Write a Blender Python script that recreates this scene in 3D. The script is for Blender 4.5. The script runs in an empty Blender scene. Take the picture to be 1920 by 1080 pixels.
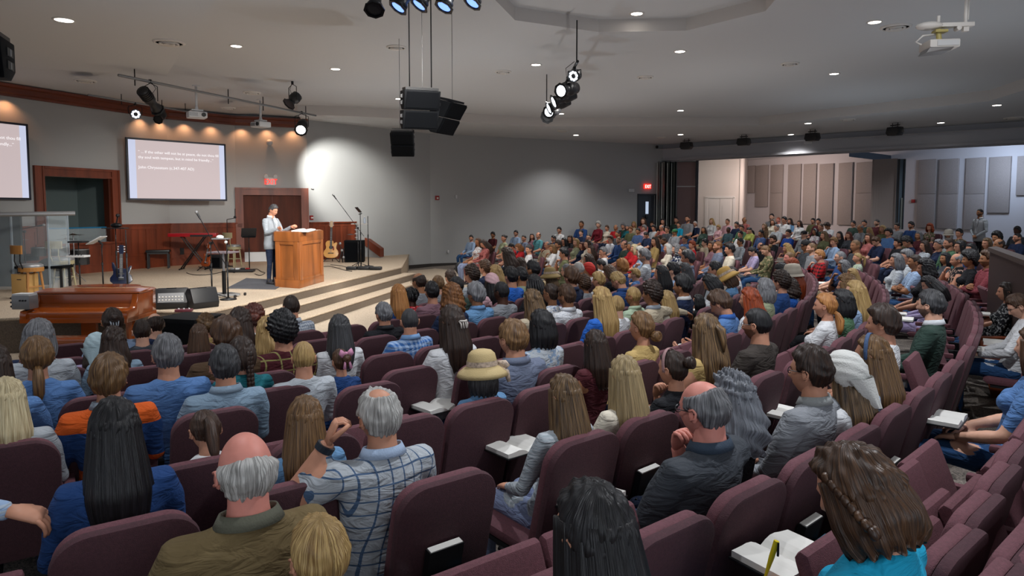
import bpy, math, random
import numpy as np
from mathutils import Vector, Matrix, kdtree
from mathutils.geometry import tessellate_polygon
random.seed(7); np.random.seed(7)
R_=math.radians
SC=bpy.context.scene
COL=SC.collection
# ------------------------------------------------------------------ camera
FOC=1300.0; PYC=486.0; PIT=R_(4); CAMZ=2.22
RC=(-12.0,17.5)                      # centre of the curved seating rows
cd=bpy.data.cameras.new('camera'); cam=bpy.data.objects.new('camera',cd); COL.objects.link(cam)
cam.location=(0,0,CAMZ); cam.rotation_euler=(math.pi/2-PIT,0,0)
cd.sensor_width=36; cd.lens=FOC/1920*36; cd.shift_y=-(540-PYC)/1920; cd.clip_start=.05; cd.clip_end=200
SC.camera=cam
# ------------------------------------------------------------------ world, exposure
w=bpy.data.worlds.new('world'); SC.world=w; w.use_nodes=True
w.node_tree.nodes['Background'].inputs[0].default_value=(.80,.88,1,1)
w.node_tree.nodes['Background'].inputs[1].default_value=.55
SC.view_settings.view_transform='Standard'; SC.view_settings.look='None'
SC.view_settings.exposure=0.0; SC.view_settings.gamma=1
try: SC.view_settings.use_curve_mapping=False
except Exception: pass

def ray(px,py):
    a=(px-960)/FOC; b=-(py-PYC)/FOC
    return (a, math.cos(PIT)+b*math.sin(PIT), b*math.cos(PIT)-math.sin(PIT))
def at(px,py,h):
    "ground point (x,y) of the photograph's point px,py at height h"
    r=ray(px,py); t=(h-CAMZ)/r[2]; return (r[0]*t, r[1]*t)
def atd(px,py,d):
    r=ray(px,py); t=d/r[1]; return (r[0]*t,d,CAMZ+r[2]*t)
def floor_h(R):
    if R<12.5: return 0.
    if R<19.5: return (R-12.5)*.032
    return min(.224+(R-19.5)*.05,.85)
def fh(x,y): return floor_h(math.hypot(x-RC[0],y-RC[1]))

def spot(name,loc,target,energy,color=(1,.95,.88),angle=60,blend=.5,size=.05,parent=None):
    l=bpy.data.lights.new(name,'SPOT'); l.energy=energy; l.color=color; l.spot_size=R_(angle); l.spot_blend=blend; l.shadow_soft_size=size
    o=bpy.data.objects.new(name,l); COL.objects.link(o); o.location=loc
    d=Vector(target)-Vector(loc); o.rotation_euler=d.to_track_quat('-Z','Y').to_euler()
    return o
def area(name,loc,target,energy,size,color=(1,1,1),sy=None):
    l=bpy.data.lights.new(name,'AREA'); l.energy=energy; l.color=color; l.size=size
    if sy: l.shape='RECTANGLE'; l.size_y=sy
    o=bpy.data.objects.new(name,l); COL.objects.link(o); o.location=loc
    d=Vector(target)-Vector(loc); o.rotation_euler=d.to_track_quat('-Z','Y').to_euler()
    return o
UPW=78.0   # watts of each added spot that fills the ceiling from below
DL=310.0   # watts of one recessed lamp
HS,HT,HU=5.22,5.52,5.75     # soffit, tray and upper ceiling heights
STG=.56                     # stage height
# stage and house lights, with added fills
def on(px,py,h): x,y=at(px,py,h); return (x,y,h)
for (px,py,h,e) in [(120,37,HS,1),(443,86,HT,1),(629,129,HT,1),(748,185,HT,1.6),(1005,121,HT,2.2),(1194,25,HU,1),(1275,96,HT,1.8),(1276,207,HT,2.2),(1052,213,HT,2.2),(1640,41,HT,.6),(1564,138,HT,1.3),(1869,197,HS,.6),(1764,230,HS,.7),(1515,231,HS,.8),(1483,252,HS,1.2),(1276,252,HS,1.2),(1080,253,HS,1.2)]:
    x,y,z=on(px,py,h); spot('downlight_lamp',(x,y,z-.04),(x,y,0),DL*e,(1,.97,.94) if px<1500 else (.90,.94,1),125,.7,.09)
for x,y,e in [(-2,3,.6),(2.4,3.4,1.6),(6.5,6,1.3),(-5,5.5,.7),(.5,6.8,1.4),(5,11,1.2),(9,9,1),(-2,-1.5,.5),(3,-2,.9),(9,14.5,1.0),(-4.5,12,.8)]:
    spot('downlight_lamp',(x,y,HS-.06),(x,y,0),DL*e,(.92,.95,1),125,.7,.09)
spot('wall_spot_lamp',(-5.9,20.9,4.55),(-6.05,25.3,2.75),1250,(1,.97,.90),54,.75,.06)
spot('front_spot_lamp',(1.55,16.2,5.0),(-5.2,15.4,1.5),1500,(1,.95,.88),34,.5,.06)
spot('front_spot_lamp',(2.4,15.2,5.0),(-6.5,18.6,.6),1300,(1,.95,.87),50,.6,.06)
spot('front_spot_lamp',(-1.3,6.2,4.9),(-5.6,15.6,1.2),1700,(1,.96,.90),36,.5,.3)
spot('front_spot_lamp',(-.9,6.1,4.9),(-8.2,17.5,.2),2100,(1,.96,.90),42,.7,.35)
spot('front_spot_lamp',(-.5,6.3,4.9),(-4.5,20.0,.2),1900,(1,.96,.90),38,.7,.3)
area('overflow_room_lamp',(12.0,33.0,4.0),(14.6,35.6,2.6),125,1.2,(1,.78,.70))
area('overflow_room_lamp',(9.5,33.6,4.3),(10.8,36,2.2),26,.6,(1,.88,.80))
area('alcove_lamp',(18.0,25.6,4.3),(18.6,30,2.4),95,1.0,(.62,.76,1))
for x,y in [(1,3),(5,7),(-4,8),(1.5,11),(8,12),(-1,15),(5,17),(-3.5,19),(10,20),(15,12),(2,21)]:  # added upward fill spots with no fixtures, only to brighten the ceiling
    spot('ceiling_fill_spot',(x,y,2.0),(x,y,9),UPW,(1,.96,.94) if 0<x<8 else (.80,.90,1),165,.9,.0)
spot('front_spot_lamp',(-1.2,9.2,5.0),(-3.4,12.5,0),900,(1,.95,.87),75,.8,.06)
area('rear_fill_area',(3.5,-4.5,4.6),(3.0,7,.9),260,4.0,(.85,.92,1))  # unseen soft fill added behind the camera

# ------------------------------------------------------------------ materials
MATS={}
def hexc(h):
    c=[int(h[i:i+2],16)/255 for i in (0,2,4)]
    return tuple(((v+.055)/1.055)**2.4 if v>.04045 else v/12.92 for v in c)
def mat(name,hx,rough=.6,metal=0,dim=1,noise=None,bump=0,bscale=60,emit=0,spec=None,alpha=None,trans=0,n2=None,coat=0):
    if name in MATS: return MATS[name]
    m=bpy.data.materials.new(name); m.use_nodes=True; nt=m.node_tree; b=nt.nodes['Principled BSDF']; L=nt.links.new
    c=hexc(hx)+(1,)
    b.inputs['Base Color'].default_value=tuple(v*dim for v in c[:3])+(1,); b.inputs['Roughness'].default_value=rough; b.inputs['Metallic'].default_value=metal
    if spec is not None: b.inputs['Specular IOR Level'].default_value=spec
    if coat: b.inputs['Coat Weight'].default_value=coat; b.inputs['Coat Roughness'].default_value=.12
    if trans: b.inputs['Transmission Weight'].default_value=trans; b.inputs['IOR'].default_value=1.05
    if alpha is not None: b.inputs['Alpha'].default_value=alpha
    if emit: b.inputs['Emission Color'].default_value=c; b.inputs['Emission Strength'].default_value=emit
    tc=nt.nodes.new('ShaderNodeTexCoord')
    if noise:
        sc,amt,stretch=noise
        mp=nt.nodes.new('ShaderNodeMapping'); mp.inputs['Scale'].default_value=stretch; L(tc.outputs['Object'],mp.inputs[0])
        nz=nt.nodes.new('ShaderNodeTexNoise'); nz.inputs['Scale'].default_value=sc; nz.inputs['Detail'].default_value=5; L(mp.outputs[0],nz.inputs['Vector'])
        rp=nt.nodes.new('ShaderNodeValToRGB'); rp.color_ramp.elements[0].position=.3; rp.color_ramp.elements[1].position=.7
        d=hexc(n2)+(1,) if n2 else tuple(v*(1-amt) for v in c[:3])+(1,)
        rp.color_ramp.elements[0].color=d; rp.color_ramp.elements[1].color=tuple(min(1,v*(1+amt*.6)) for v in c[:3])+(1,)
        L(nz.outputs[0],rp.inputs[0]); L(rp.outputs[0],b.inputs['Base Color'])
    if bump:
        nb=nt.nodes.new('ShaderNodeTexNoise'); nb.inputs['Scale'].default_value=bscale; nb.inputs['Detail'].default_value=4; L(tc.outputs['Object'],nb.inputs['Vector'])
        bp=nt.nodes.new('ShaderNodeBump'); bp.inputs['Strength'].default_value=bump; bp.inputs['Distance'].default_value=.02; L(nb.outputs[0],bp.inputs['Height']); L(bp.outputs[0],b.inputs['Normal'])
    MATS[name]=m; return m
M_wall=mat('painted_wall','a3a5a6',.85,bump=.05,bscale=30)
M_ceil=mat('painted_ceiling','c3c6c9',.9,bump=.05,bscale=20)
M_white=mat('white_trim','cfccc8',.5)
M_wood=mat('cherry_wood','74341c',.5,noise=(5,.45,(1,1,.12)),coat=.05)
M_woodD=mat('dark_cherry_wood','4f2416',.6,spec=.2,noise=(5,.4,(1,1,.12)))
M_crown=mat('crown_wood','6a2f18',.4,noise=(4,.35,(.3,.3,2)))
M_oak=mat('golden_oak','935628',.4,noise=(4,.45,(1,1,.18)),coat=.3)
M_piano=mat('piano_lacquer','95450f',.22,noise=(3,.4,(.25,1,1)),coat=.7)
M_endp=mat('chair_wood','7d3c1f',.4,noise=(6,.3,(1,1,.2)),coat=.2)
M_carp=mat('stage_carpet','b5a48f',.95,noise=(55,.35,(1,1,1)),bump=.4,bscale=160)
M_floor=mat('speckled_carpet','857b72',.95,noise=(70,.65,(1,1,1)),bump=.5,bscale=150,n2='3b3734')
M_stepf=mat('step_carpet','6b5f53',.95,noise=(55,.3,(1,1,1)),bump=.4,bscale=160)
M_blk=mat('black_plastic','15161a',.45); M_blkm=mat('black_metal','0e0f12',.4,metal=.3)
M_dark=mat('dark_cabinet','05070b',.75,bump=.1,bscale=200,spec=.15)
M_grill=mat('speaker_grille','04060a',.8,bump=.3,bscale=400,spec=.1)
M_chrome=mat('chrome','b9bcc0',.25,metal=.9); M_grey=mat('grey_metal','8b8c8e',.4,metal=.5)
M_lgrey=mat('light_grey_plastic','c4c6c8',.5)
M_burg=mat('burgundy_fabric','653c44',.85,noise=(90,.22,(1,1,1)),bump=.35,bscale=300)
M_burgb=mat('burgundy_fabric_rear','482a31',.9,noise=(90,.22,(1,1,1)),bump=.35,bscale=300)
M_paper=mat('paper','dedcd6',.8); M_cream=mat('cream_paper','cfc9ae',.8)
M_glass=mat('clear_acrylic','d8e6ee',.05,alpha=.16,spec=.6)
M_lamp=mat('lamp_glow','fff6ea',.5,emit=14)
M_lens=mat('spotlight_lens_lit','eef6ff',.4,emit=6)
M_lensb=mat('spotlight_lens_edge','7fa8ff',.4,emit=1.6)
M_acou=mat('acoustic_fabric','8c8480',.95,noise=(40,.12,(1,1,1)),bump=.2,bscale=250)
M_pink=mat('partition_panel_fabric','9a7f7b',.95,bump=.2,bscale=250)
M_part=mat('partition_metal','7d827e',.5,metal=.3)
M_ddoor=mat('dark_door_paint','2b2f36',.5)
M_base=mat('dark_baseboard','2e2a28',.7)
M_red=mat('alarm_red','8c1216',.5); M_exit=mat('exit_red_glow','ff2418',.5,emit=2.2)
M_mat=mat('grey_floor_mat','4c4e54',.9,bump=.3,bscale=120)
# ------------------------------------------------------------------ mesh helpers
class MB:
    def __init__(s): s.v=[]; s.f=[]; s.m=[]
    def add(s,v,f,mi=0):
        o=len(s.v); s.v+= [tuple(p) for p in v]; s.f+=[tuple(i+o for i in q) for q in f]; s.m+=[mi]*len(f); return s
    def box(s,c,d,rz=0,mi=0,M=None):
        x,y,z=[k/2 for k in d]; co,si=math.cos(rz),math.sin(rz)
        v=[]
        for a,b,e in [(-x,-y,-z),(x,-y,-z),(x,y,-z),(-x,y,-z),(-x,-y,z),(x,-y,z),(x,y,z),(-x,y,z)]:
            p=Vector((a*co-b*si+c[0],a*si+b*co+c[1],e+c[2]))
            v.append(M@p if M else p)
        return s.add(v,[(0,3,2,1),(4,5,6,7),(0,1,5,4),(1,2,6,5),(2,3,7,6),(3,0,4,7)],mi)
    def tube(s,pts,rad,seg=10,mi=0,cap=True,flat=1.0,up=(0,0,1)):
        "pts list of 3d, rad float or list; flat squashes the section along 'up'"
        pts=[Vector(p) for p in pts]; n=len(pts)
        if not hasattr(rad,'__len__'): rad=[rad]*n
        V=[]; u0=None
        for i,p in enumerate(pts):
            d=(pts[min(i+1,n-1)]-pts[max(i-1,0)])
            d=d.normalized() if d.length>1e-9 else Vector((0,0,1))
            if u0 is None:
                u=Vector(up); u=u-d*u.dot(d)
                if u.length<1e-3: u=Vector((1,0,0))-d*d.x
                if u.length<1e-3: u=Vector((0,1,0))
                u.normalize()
            else:
                u=u0-d*u0.dot(d); u.normalize()
            u0=u; w_=d.cross(u)
            r=rad[i]; ru,rw=(r if hasattr(r,'__len__') else (r*flat,r))
            for k in range(seg):
                a=2*math.pi*k/seg; V.append(p+u*(ru*math.cos(a))+w_*(rw*math.sin(a)))
        F=[]
        for i in range(n-1):
            for k in range(seg):
                k2=(k+1)%seg; F.append((i*seg+k,i*seg+k2,(i+1)*seg+k2,(i+1)*seg+k))
        if cap: F.append(tuple(range(seg))[::-1]); F.append(tuple((n-1)*seg+k for k in range(seg)))
        return s.add(V,F,mi)
    def cyl(s,a,b,r,r2=None,seg=12,mi=0): return s.tube([a,b],[r,r if r2 is None else r2],seg,mi)
    def lathe(s,c,prof,seg=20,mi=0,M=None,cap=True):
        V=[];n=len(prof)
        for r,z in prof:
            for k in range(seg):
                a=2*math.pi*k/seg; p=Vector((c[0]+r*math.cos(a),c[1]+r*math.sin(a),c[2]+z)); V.append(M@p if M else p)
        F=[(i*seg+k,i*seg+(k+1)%seg,(i+1)*seg+(k+1)%seg,(i+1)*seg+k) for i in range(n-1) for k in range(seg)]
        if cap: F+=[tuple(range(seg))[::-1],tuple((n-1)*seg+k for k in range(seg))]
        return s.add(V,F,mi)
    def prism(s,poly,z0,z1,mi=0):
        n=len(poly); V=[(x,y,z0) for x,y in poly]+[(x,y,z1) for x,y in poly]
        F=[tuple(range(n))[::-1],tuple(range(n,2*n))]+[(i,(i+1)%n,(i+1)%n+n,i+n) for i in range(n)]
        return s.add(V,F,mi)
    def ext(s,pts3,off,mi=0):
        "extrude a 3d polygon by vector off"
        n=len(pts3); V=[Vector(p) for p in pts3]; V+=[p+Vector(off) for p in V]
        return s.add(V,[tuple(range(n))[::-1],tuple(range(n,2*n))]+[(i,(i+1)%n,(i+1)%n+n,i+n) for i in range(n)],mi)
    def sph(s,c,r,seg=14,rings=9,mi=0,M=None):
        if not hasattr(r,'__len__'): r=(r,r,r)
        V=[];
        for i in range(rings+1):
            t=math.pi*i/rings
            for k in range(seg):
                a=2*math.pi*k/seg; p=Vector((c[0]+r[0]*math.sin(t)*math.cos(a),c[1]+r[1]*math.sin(t)*math.sin(a),c[2]+r[2]*math.cos(t))); V.append(M@p if M else p)
        F=[(i*seg+k,(i+1)*seg+k,(i+1)*seg+(k+1)%seg,i*seg+(k+1)%seg) for i in range(rings) for k in range(seg)]
        return s.add(V,F,mi)
    def mesh(s,name,mats,smooth=False,bevel=0):
        me=bpy.data.meshes.new(name); me.from_pydata([tuple(p) for p in s.v],[],s.f)
        for m in (mats if isinstance(mats,(list,tuple)) else [mats]): me.materials.append(m)
        if max(s.m,default=0)>0: me.polygons.foreach_set('material_index',s.m)
        if smooth: me.polygons.foreach_set('use_smooth',[True]*len(s.f))
        me.validate(); me.update()
        if bevel or smooth=='auto':
            import bmesh
            bm=bmesh.new(); bm.from_mesh(me); bmesh.ops.recalc_face_normals(bm,faces=bm.faces)
            if bevel:
                es=[e for e in bm.edges if len(e.link_faces)==2 and e.calc_face_angle(0)>.6]
                bmesh.ops.bevel(bm,geom=es,offset=bevel,segments=2,affect='EDGES',profile=.6,clamp_overlap=True)
            bm.to_mesh(me); bm.free()
            if bevel:
                me.polygons.foreach_set('use_smooth',[True]*len(me.polygons)); me.set_sharp_from_angle(angle=.62)
        return me
    def obj(s,name,mats,parent=None,smooth=False,bevel=0,loc=None,rz=None):
        o=bpy.data.objects.new(name,s.mesh(name,mats,smooth,bevel)); COL.objects.link(o)
        if parent: o.parent=parent
        if loc: o.location=loc
        if rz is not None: o.rotation_euler.z=rz
        return o
def thing(name,label,cat,loc=(0,0,0),rz=0,group=None):
    o=bpy.data.objects.new(name,None); COL.objects.link(o); o.location=loc; o.rotation_euler.z=rz; o.empty_display_size=.1
    return tag(o,label,cat,group)
def tag(o,label,cat,group=None):
    o['label']=label; o['category']=cat
    if group: o['group']=group
    return o
def struct(o): o['kind']='structure'; return o
def inst(me,name,parent=None,loc=None,mtx=None):
    o=bpy.data.objects.new(name,me); COL.objects.link(o)
    if parent: o.parent=parent
    if loc: o.location=loc
    if mtx is not None: o.matrix_local=mtx
    return o
def textmesh(txt,size,name,m,align='LEFT',ext=.002,spacing=1.15):
    c=bpy.data.curves.new('t','FONT'); c.body=txt; c.size=size; c.align_x=align; c.extrude=ext; c.space_line=spacing; c.resolution_u=3
    o=bpy.data.objects.new('t',c); COL.objects.link(o); dg=bpy.context.evaluated_depsgraph_get()
    me=bpy.data.meshes.new_from_object(o.evaluated_get(dg)); me.name=name; me.materials.clear(); me.materials.append(m)
    bpy.data.objects.remove(o); return me
# ------------------------------------------------------------------ room shell
def inst_(me,n): o=bpy.data.objects.new(n,me); COL.objects.link(o); return o
class Wall:
    def __init__(s,P,Q):
        s.P=Vector(P).to_3d(); s.Q=Vector(Q).to_3d(); s.u=(s.Q-s.P).normalized(); s.len=(s.Q-s.P).length
        n=Vector((s.u.y,-s.u.x,0)); s.n=n if n.dot(-s.P)>0 else -n       # into the room (towards camera)
    def hit(s,px,py):
        r=Vector(ray(px,py)); c=Vector((0,0,CAMZ)); t=(s.P-c).dot(s.n)/r.dot(s.n); p=c+r*t
        return ((p-s.P).dot(s.u),p.z)
    def pt(s,a,h,off=0): p=s.P+s.u*a+s.n*off; return Vector((p.x,p.y,h))
    def slab(s,mb,a0,a1,h0,h1,o0,o1,mi=0):
        c=[s.pt(a0,h0,o0),s.pt(a1,h0,o0),s.pt(a1,h1,o0),s.pt(a0,h1,o0)]
        mb.ext(c,s.n*(o1-o0),mi)
    def build(s,name,h0,h1,holes=(),m=None,th=.2):
        mb=MB(); a=0.0; e0,e1=-.0,s.len
        for (x0,x1,z0,z1) in sorted(holes):
            if x0>a: s.slab(mb,a,x0,h0,h1,-th,0)
            if z0>h0: s.slab(mb,x0,x1,h0,z0,-th,0)
            if z1<h1: s.slab(mb,x0,x1,z1,h1,-th,0)
            a=x1
        s.slab(mb,a,e1,h0,h1,-th,0)
        return struct(mb.obj(name,m or M_wall))
WA=Wall((-15.7,8.0),(-10.3,20.9)); WB=Wall((-10.3,20.9),(-8.87,22.4)); WC=Wall((-8.87,22.4),(-6.8,23.2))
WD=Wall((-6.8,23.2),(-3.2,27.3)); WE=Wall((-3.2,27.3),(6.9,32.0))
CRB=4.94
# baptistry opening in wall A
wa0,_=WA.hit(84,400); wa1,_=WA.hit(209,400); _,wt=WA.hit(150,333); _,wb=WA.hit(180,454)
WA.build('wall_stage_left',STG-.6,HT,[(wa0,wa1,wb,wt)])
WB.build('wall_stage_back',STG-.6,HT)
d0,_=WC.hit(458,450); d1,_=WC.hit(566,450); _,dt=WC.hit(510,366)
WC.build('wall_stage_door',STG-.6,HT,[(d0,d1,STG,dt)])
WD.build('wall_stage_right',-.1,HT)
e0,_=WE.hit(1197,400); e1,_=WE.hit(1228,400); _,et=WE.hit(1212,366)
WE.build('wall_left',-.1,HT,[(e0,e1,floor_h(40),et)])
# baptistry recess behind the opening
mb=MB(); b0=WA.pt(wa0-.3,0,-.2); 
M_teal=mat('recess_paint','7d8c8c',.8)
for (a0,a1,z0,z1,o0,o1) in [(wa0-.5,wa1+.6,.3,wt+.8,-2.3,-2.2),(wa0-.6,wa0-.5,.3,wt+.8,-2.3,-.2),(wa1+.6,wa1+.7,.3,wt+.8,-2.3,-.2),(wa0-.6,wa1+.7,wt+.8,wt+.9,-2.3,-.2),(wa0-.6,wa1+.7,.2,.3,-2.3,-.2)]:
    WA.slab(mb,a0,a1,z0,z1,o0,o1)
struct(mb.obj('wall_recess',M_teal))
am=WA.hit(131,400)[0]
mb=MB(); WA.slab(mb,am,am+.1,.3,wt+.8,-2.2,-1.2); struct(mb.obj('trim_1',M_teal))
# casing of the opening
def casing(W,a0,a1,z0,z1,name,label,wd=.2,bottom=False,cat=None):
    t=[]
    mbs=[]
    for (p,q,r_,s_) in [(a0-wd,a0,z0,z1+wd),(a1,a1+wd,z0,z1+wd),(a0,a1,z1,z1+wd)]+([(a0-wd,a1+wd,z0-wd*.5,z0)] if bottom else []):
        m=MB(); W.slab(m,p,q,r_,s_,0,.05)
        # raised outer bead and inner bead
        if q-p<s_-r_: W.slab(m,p,p+wd*.25,r_,s_,.05,.08); W.slab(m,q-wd*.2,q,r_,s_,.05,.07)
        else: W.slab(m,p,q,s_-wd*.25,s_,.05,.08); W.slab(m,p,q,r_,r_+wd*.2,.05,.07)
        mbs.append(m)
    return mbs
rt=struct(MB().box((0,0,-5),(.01,.01,.01)).obj('window_1',M_wood)); 
bpy.data.objects.remove(rt)
mm=MB(); WA.slab(mm,wa1-.06,wa1,wb,wt,-.2,0); rt=struct(mm.obj('window_1',M_woodD))
for m in casing(WA,wa0,wa1,wb-.02,wt,'','',.25): m.obj('casing',M_wood,rt)
gl0,gt=WA.hit(90,428); _,gm=WA.hit(180,428)
mm=MB(); WA.slab(mm,wa0,wa1,wb,gm,-.17,-.15); mm.obj('glass_front',M_glass,rt)
mm=MB(); WA.slab(mm,wa0,wa1,gm,gm+.035,-.18,-.14); mm.obj('glass_edge',mat('blue_glass_edge','1e6f9a',.2),rt)
# crown moulding along the stage walls
for i,W in enumerate((WA,WB,WC)):
    mb=MB(); ext=.0
    prof=[(0.0,CRB),(.07,CRB),(.08,CRB+.05),(.13,CRB+.08),(.14,CRB+.19),(.2,CRB+.22),(.21,HS),(0,HS)]
    v=[W.pt(-.05,h,o) for o,h in prof]; mb.ext(v,W.u*(W.len+.08)); struct(mb.obj('trim_%d'%(i+2),M_crown))
for W,px in ((WA,12),(WA,262),(WA,300),(WB,345),(WB,395),(WC,452),(WC,500),(WC,548)):
    s,_=W.hit(px,232); s=max(.1,min(W.len-.1,s)); spot('wall_washer_lamp',W.pt(s,CRB-.02,.20),W.pt(s,CRB-1.2,.0),21,(1,.45,.2),120,.9,.03)
# wainscot: rail, base, stiles, panels as parts
WH=STG+1.24
def wains(W,a0,a1,name,npan):
    mb=MB(); W.slab(mb,a0,a1,STG,WH,0,.03); root=struct(mb.obj(name,M_wood))
    m=MB(); W.slab(m,a0,a1,WH,WH+.04,0,.09); W.slab(m,a0,a1,WH-.11,WH,.03,.05); m.obj('cap_rail',M_wood,root)
    m=MB(); W.slab(m,a0,a1,STG,STG+.2,.03,.055); W.slab(m,a0,a1,STG+.2,STG+.23,.03,.07); m.obj('base_rail',M_wood,root)
    m=MB(); W.slab(m,a0,a1,STG+.36,STG+.42,.03,.05); m.obj('mid_rail',M_wood,root)
    st=(a1-a0)/npan
    for i in range(npan+1):
        m=MB(); x=a0+i*st; x0=max(a0,x-.05); x1=min(a1,x+.05); W.slab(m,x0,x1,STG+.2,WH-.1,.03,.048); m.obj('stile',M_wood,root)
    for i in range(npan):
        k=3
        for j in range(k):
            m=MB(); x=a0+i*st+.06+j*(st-.12)/k; W.slab(m,x+.004,x+(st-.12)/k-.004,STG+.43,WH-.12,.03,.038); m.obj('board',M_wood,root)
wc0=WC.hit(445,450)[0]; wc1=WC.hit(577,450)[0]
wbl,_=WA.hit(45,450)
wains(WA,wa1+.25,WA.len,'trim_5',2); wains(WA,wbl-3.5,wa0-.25,'trim_6',4); wains(WB,0,WB.len,'trim_7',2); wains(WC,0,max(.2,wc0),'trim_8',1); 
wains(WD,0.02,WD.hit(667,450)[0],'trim_9',3)
mb=MB(); WA.slab(mb,wa0-.3,wa1+.3,STG,wb-.03,0,.03); r9=struct(mb.obj('trim_10',M_wood))
m=MB(); WA.slab(m,wa0-.3,wa1+.3,wb-.05,wb,0,.1); m.obj('sill',M_wood,r9)
for i in range(7):
    m=MB(); q=(wa1-wa0+.5)/7; x=wa0-.25+i*q; WA.slab(m,x+.005,x+q-.005,STG+.43,wb-.1,.03,.04); m.obj('board',M_wood,r9)
m=MB(); WA.slab(m,wa0-.3,wa1+.3,STG,STG+.2,.03,.055); m.obj('base_rail',M_wood,r9)
# stage door
mb=MB(); WC.slab(mb,d0,d1,STG,dt,-.2,-.15); dr=struct(mb.obj('door_1',M_wood))
for m in casing(WC,d0,d1,STG,dt,'','',.24): m.obj('casing',M_wood,dr)
dm=(d0+d1)/2
for (x0,x1) in ((d0,dm-.006),(dm+.006,d1)):
    m=MB(); WC.slab(m,x0,x1,STG+.32,dt,-.12,-.07)
    pw=(x1-x0)
    for k in range(4): WC.slab(m,x0+k*pw/4+.012,x0+(k+1)*pw/4-.012,STG+.34,dt-.03,-.07,-.062)
    m.obj('door_leaf',M_woodD,dr)
m=MB(); WC.slab(m,d0,d1,STG,STG+.31,-.12,-.06); m.obj('kick_plate',M_lgrey,dr)
# wooden capped knee wall by the stage ramp
kp=[atd(672,446,25.4),atd(714,468,24.6)]
mb=MB(); x0,y0,z0=atd(672,441,25.3); x1,y1,z1=atd(713,466,24.4)
mb.ext([(x0,y0,STG),(x1,y1,STG-.3),(x1,y1,z1-.1),(x0,y0,z0-.12)],(.06,.18,0)); kw=struct(mb.obj('wall_knee',M_wall))
m=MB(); m.ext([(x0-.1,y0-.04,z0-.12),(x1,y1-.04,z1-.3),(x1,y1-.04,z1-.0),(x0-.1,y0-.04,z0+.16)],(.08,.28,0)); m.obj('cap',M_wood,kw)
# white post with trim beside
m=MB(); xx,yy,zz=atd(668,411,25.0); m.box((xx+.05,yy+.1,STG+.62),(.1,.2,1.26)); m.obj('post',M_wood,kw)
# dark baseboard on the long grey wall
sb,_=WE.hit(742,500)
mb=MB(); WE.slab(mb,0,WE.len,-.02,.14,0,.03); WD.slab(mb,WD.hit(738,500)[0],WD.len,-.02,.14,0,.03); struct(mb.obj('baseboard_left',M_base))
# side door (dark) in the long wall
mb=MB(); WE.slab(mb,e0,e1,et,et+.06,-.2,.03); dd=struct(mb.obj('door_2',M_ddoor))
for q in ((e0-.07,e0),(e1,e1+.07)):
    m=MB(); WE.slab(m,q[0],q[1],.4,et+.06,-.02,.03); m.obj('door_frame',M_ddoor,dd)
m=MB(); WE.slab(m,e0,e1,.4,et,-.14,-.08); m.obj('door_leaf',mat('dark_door_leaf','363b44',.45),dd)
g0,gz=WE.hit(1212.5,378); g1,gy=WE.hit(1217.5,401)
m=MB(); WE.slab(m,g0,g1,gy,gz,-.085,-.07); m.obj('pane',mat('lit_door_glass','b9c8de',.3,emit=.8),dd)
# header beam over the wide opening
HD=(5.7,-4.72); hl=math.hypot(*HD); hd=(HD[0]/hl,HD[1]/hl)
WH_=Wall((6.9,32.0),(6.9+hd[0]*24,32.0+hd[1]*24))
mb=MB(); WH_.slab(mb,0,24,4.56,HT,-.5,0); WH_.slab(mb,0,24,4.5,4.56,-.5,.0); struct(mb.obj('trim_11',mat('header_paint','a9aab0',.85)))
mb=MB(); WH_.slab(mb,0,24,4.50,4.60,.0,.12); WH_.slab(mb,0,24,4.46,4.50,-.42,-.3); struct(mb.obj('trim_12',mat('header_ledge','9a9ba1',.8)))
# overflow room: acoustic wall, white block with double doors, ceiling
WK=Wall((12.96,39.0),(23.0,20.5)); WK.build('wall_back',.3,HT,m=mat('back_wall_paint','b3b0b2',.85))
BLK0=atd(1309,400,36.5); BLK1=atd(1392,400,35.2)
WW=Wall(BLK0[:2],BLK1[:2]); WW.build('wall_block',.3,HT,m=mat('block_wall_paint','c9c2bc',.85))
mb=MB(); mb.ext([(BLK1[0],BLK1[1],.3),(BLK1[0]+2.2,BLK1[1]+5.5,.3),(BLK1[0]+2.2,BLK1[1]+5.5,HT),(BLK1[0],BLK1[1],HT)],(-.15,0.03,0)); struct(mb.obj('wall_return',mat('block_wall_paint','c9c2bc',.85)))
mb=MB(); mb.ext([(6.9,32.1,.3),(BLK0[0],BLK0[1],.3),(BLK0[0],BLK0[1],HT),(6.9,32.1,HT)],(-.1,.15,0)); struct(mb.obj('wall_corner',M_wall))
mb=MB()
for (x0,x1,z0,z1) in [(1323,1378,368,371.5),(1323,1326,370,430),(1375,1378,370,430)]:
    s0,h1=WW.hit(x0,z0); s1,h0=WW.hit(x1,z1); WW.slab(mb,s0,s1,max(.6,h0) if z1<400 else .6,h1,0,.05)
dw=struct(mb.obj('door_3',M_white))
for (x0,x1) in ((1326,1349.5),(1350.5,1375)):
    s0,h1=WW.hit(x0,372); s1,_=WW.hit(x1,372); m=MB(); WW.slab(m,s0,s1,.6,h1,0,.02)
    WW.slab(m,s0+.12,s1-.12,h1-1.4,h1-.15,.02,.03); m.obj('door_leaf',M_white,dw)
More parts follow.
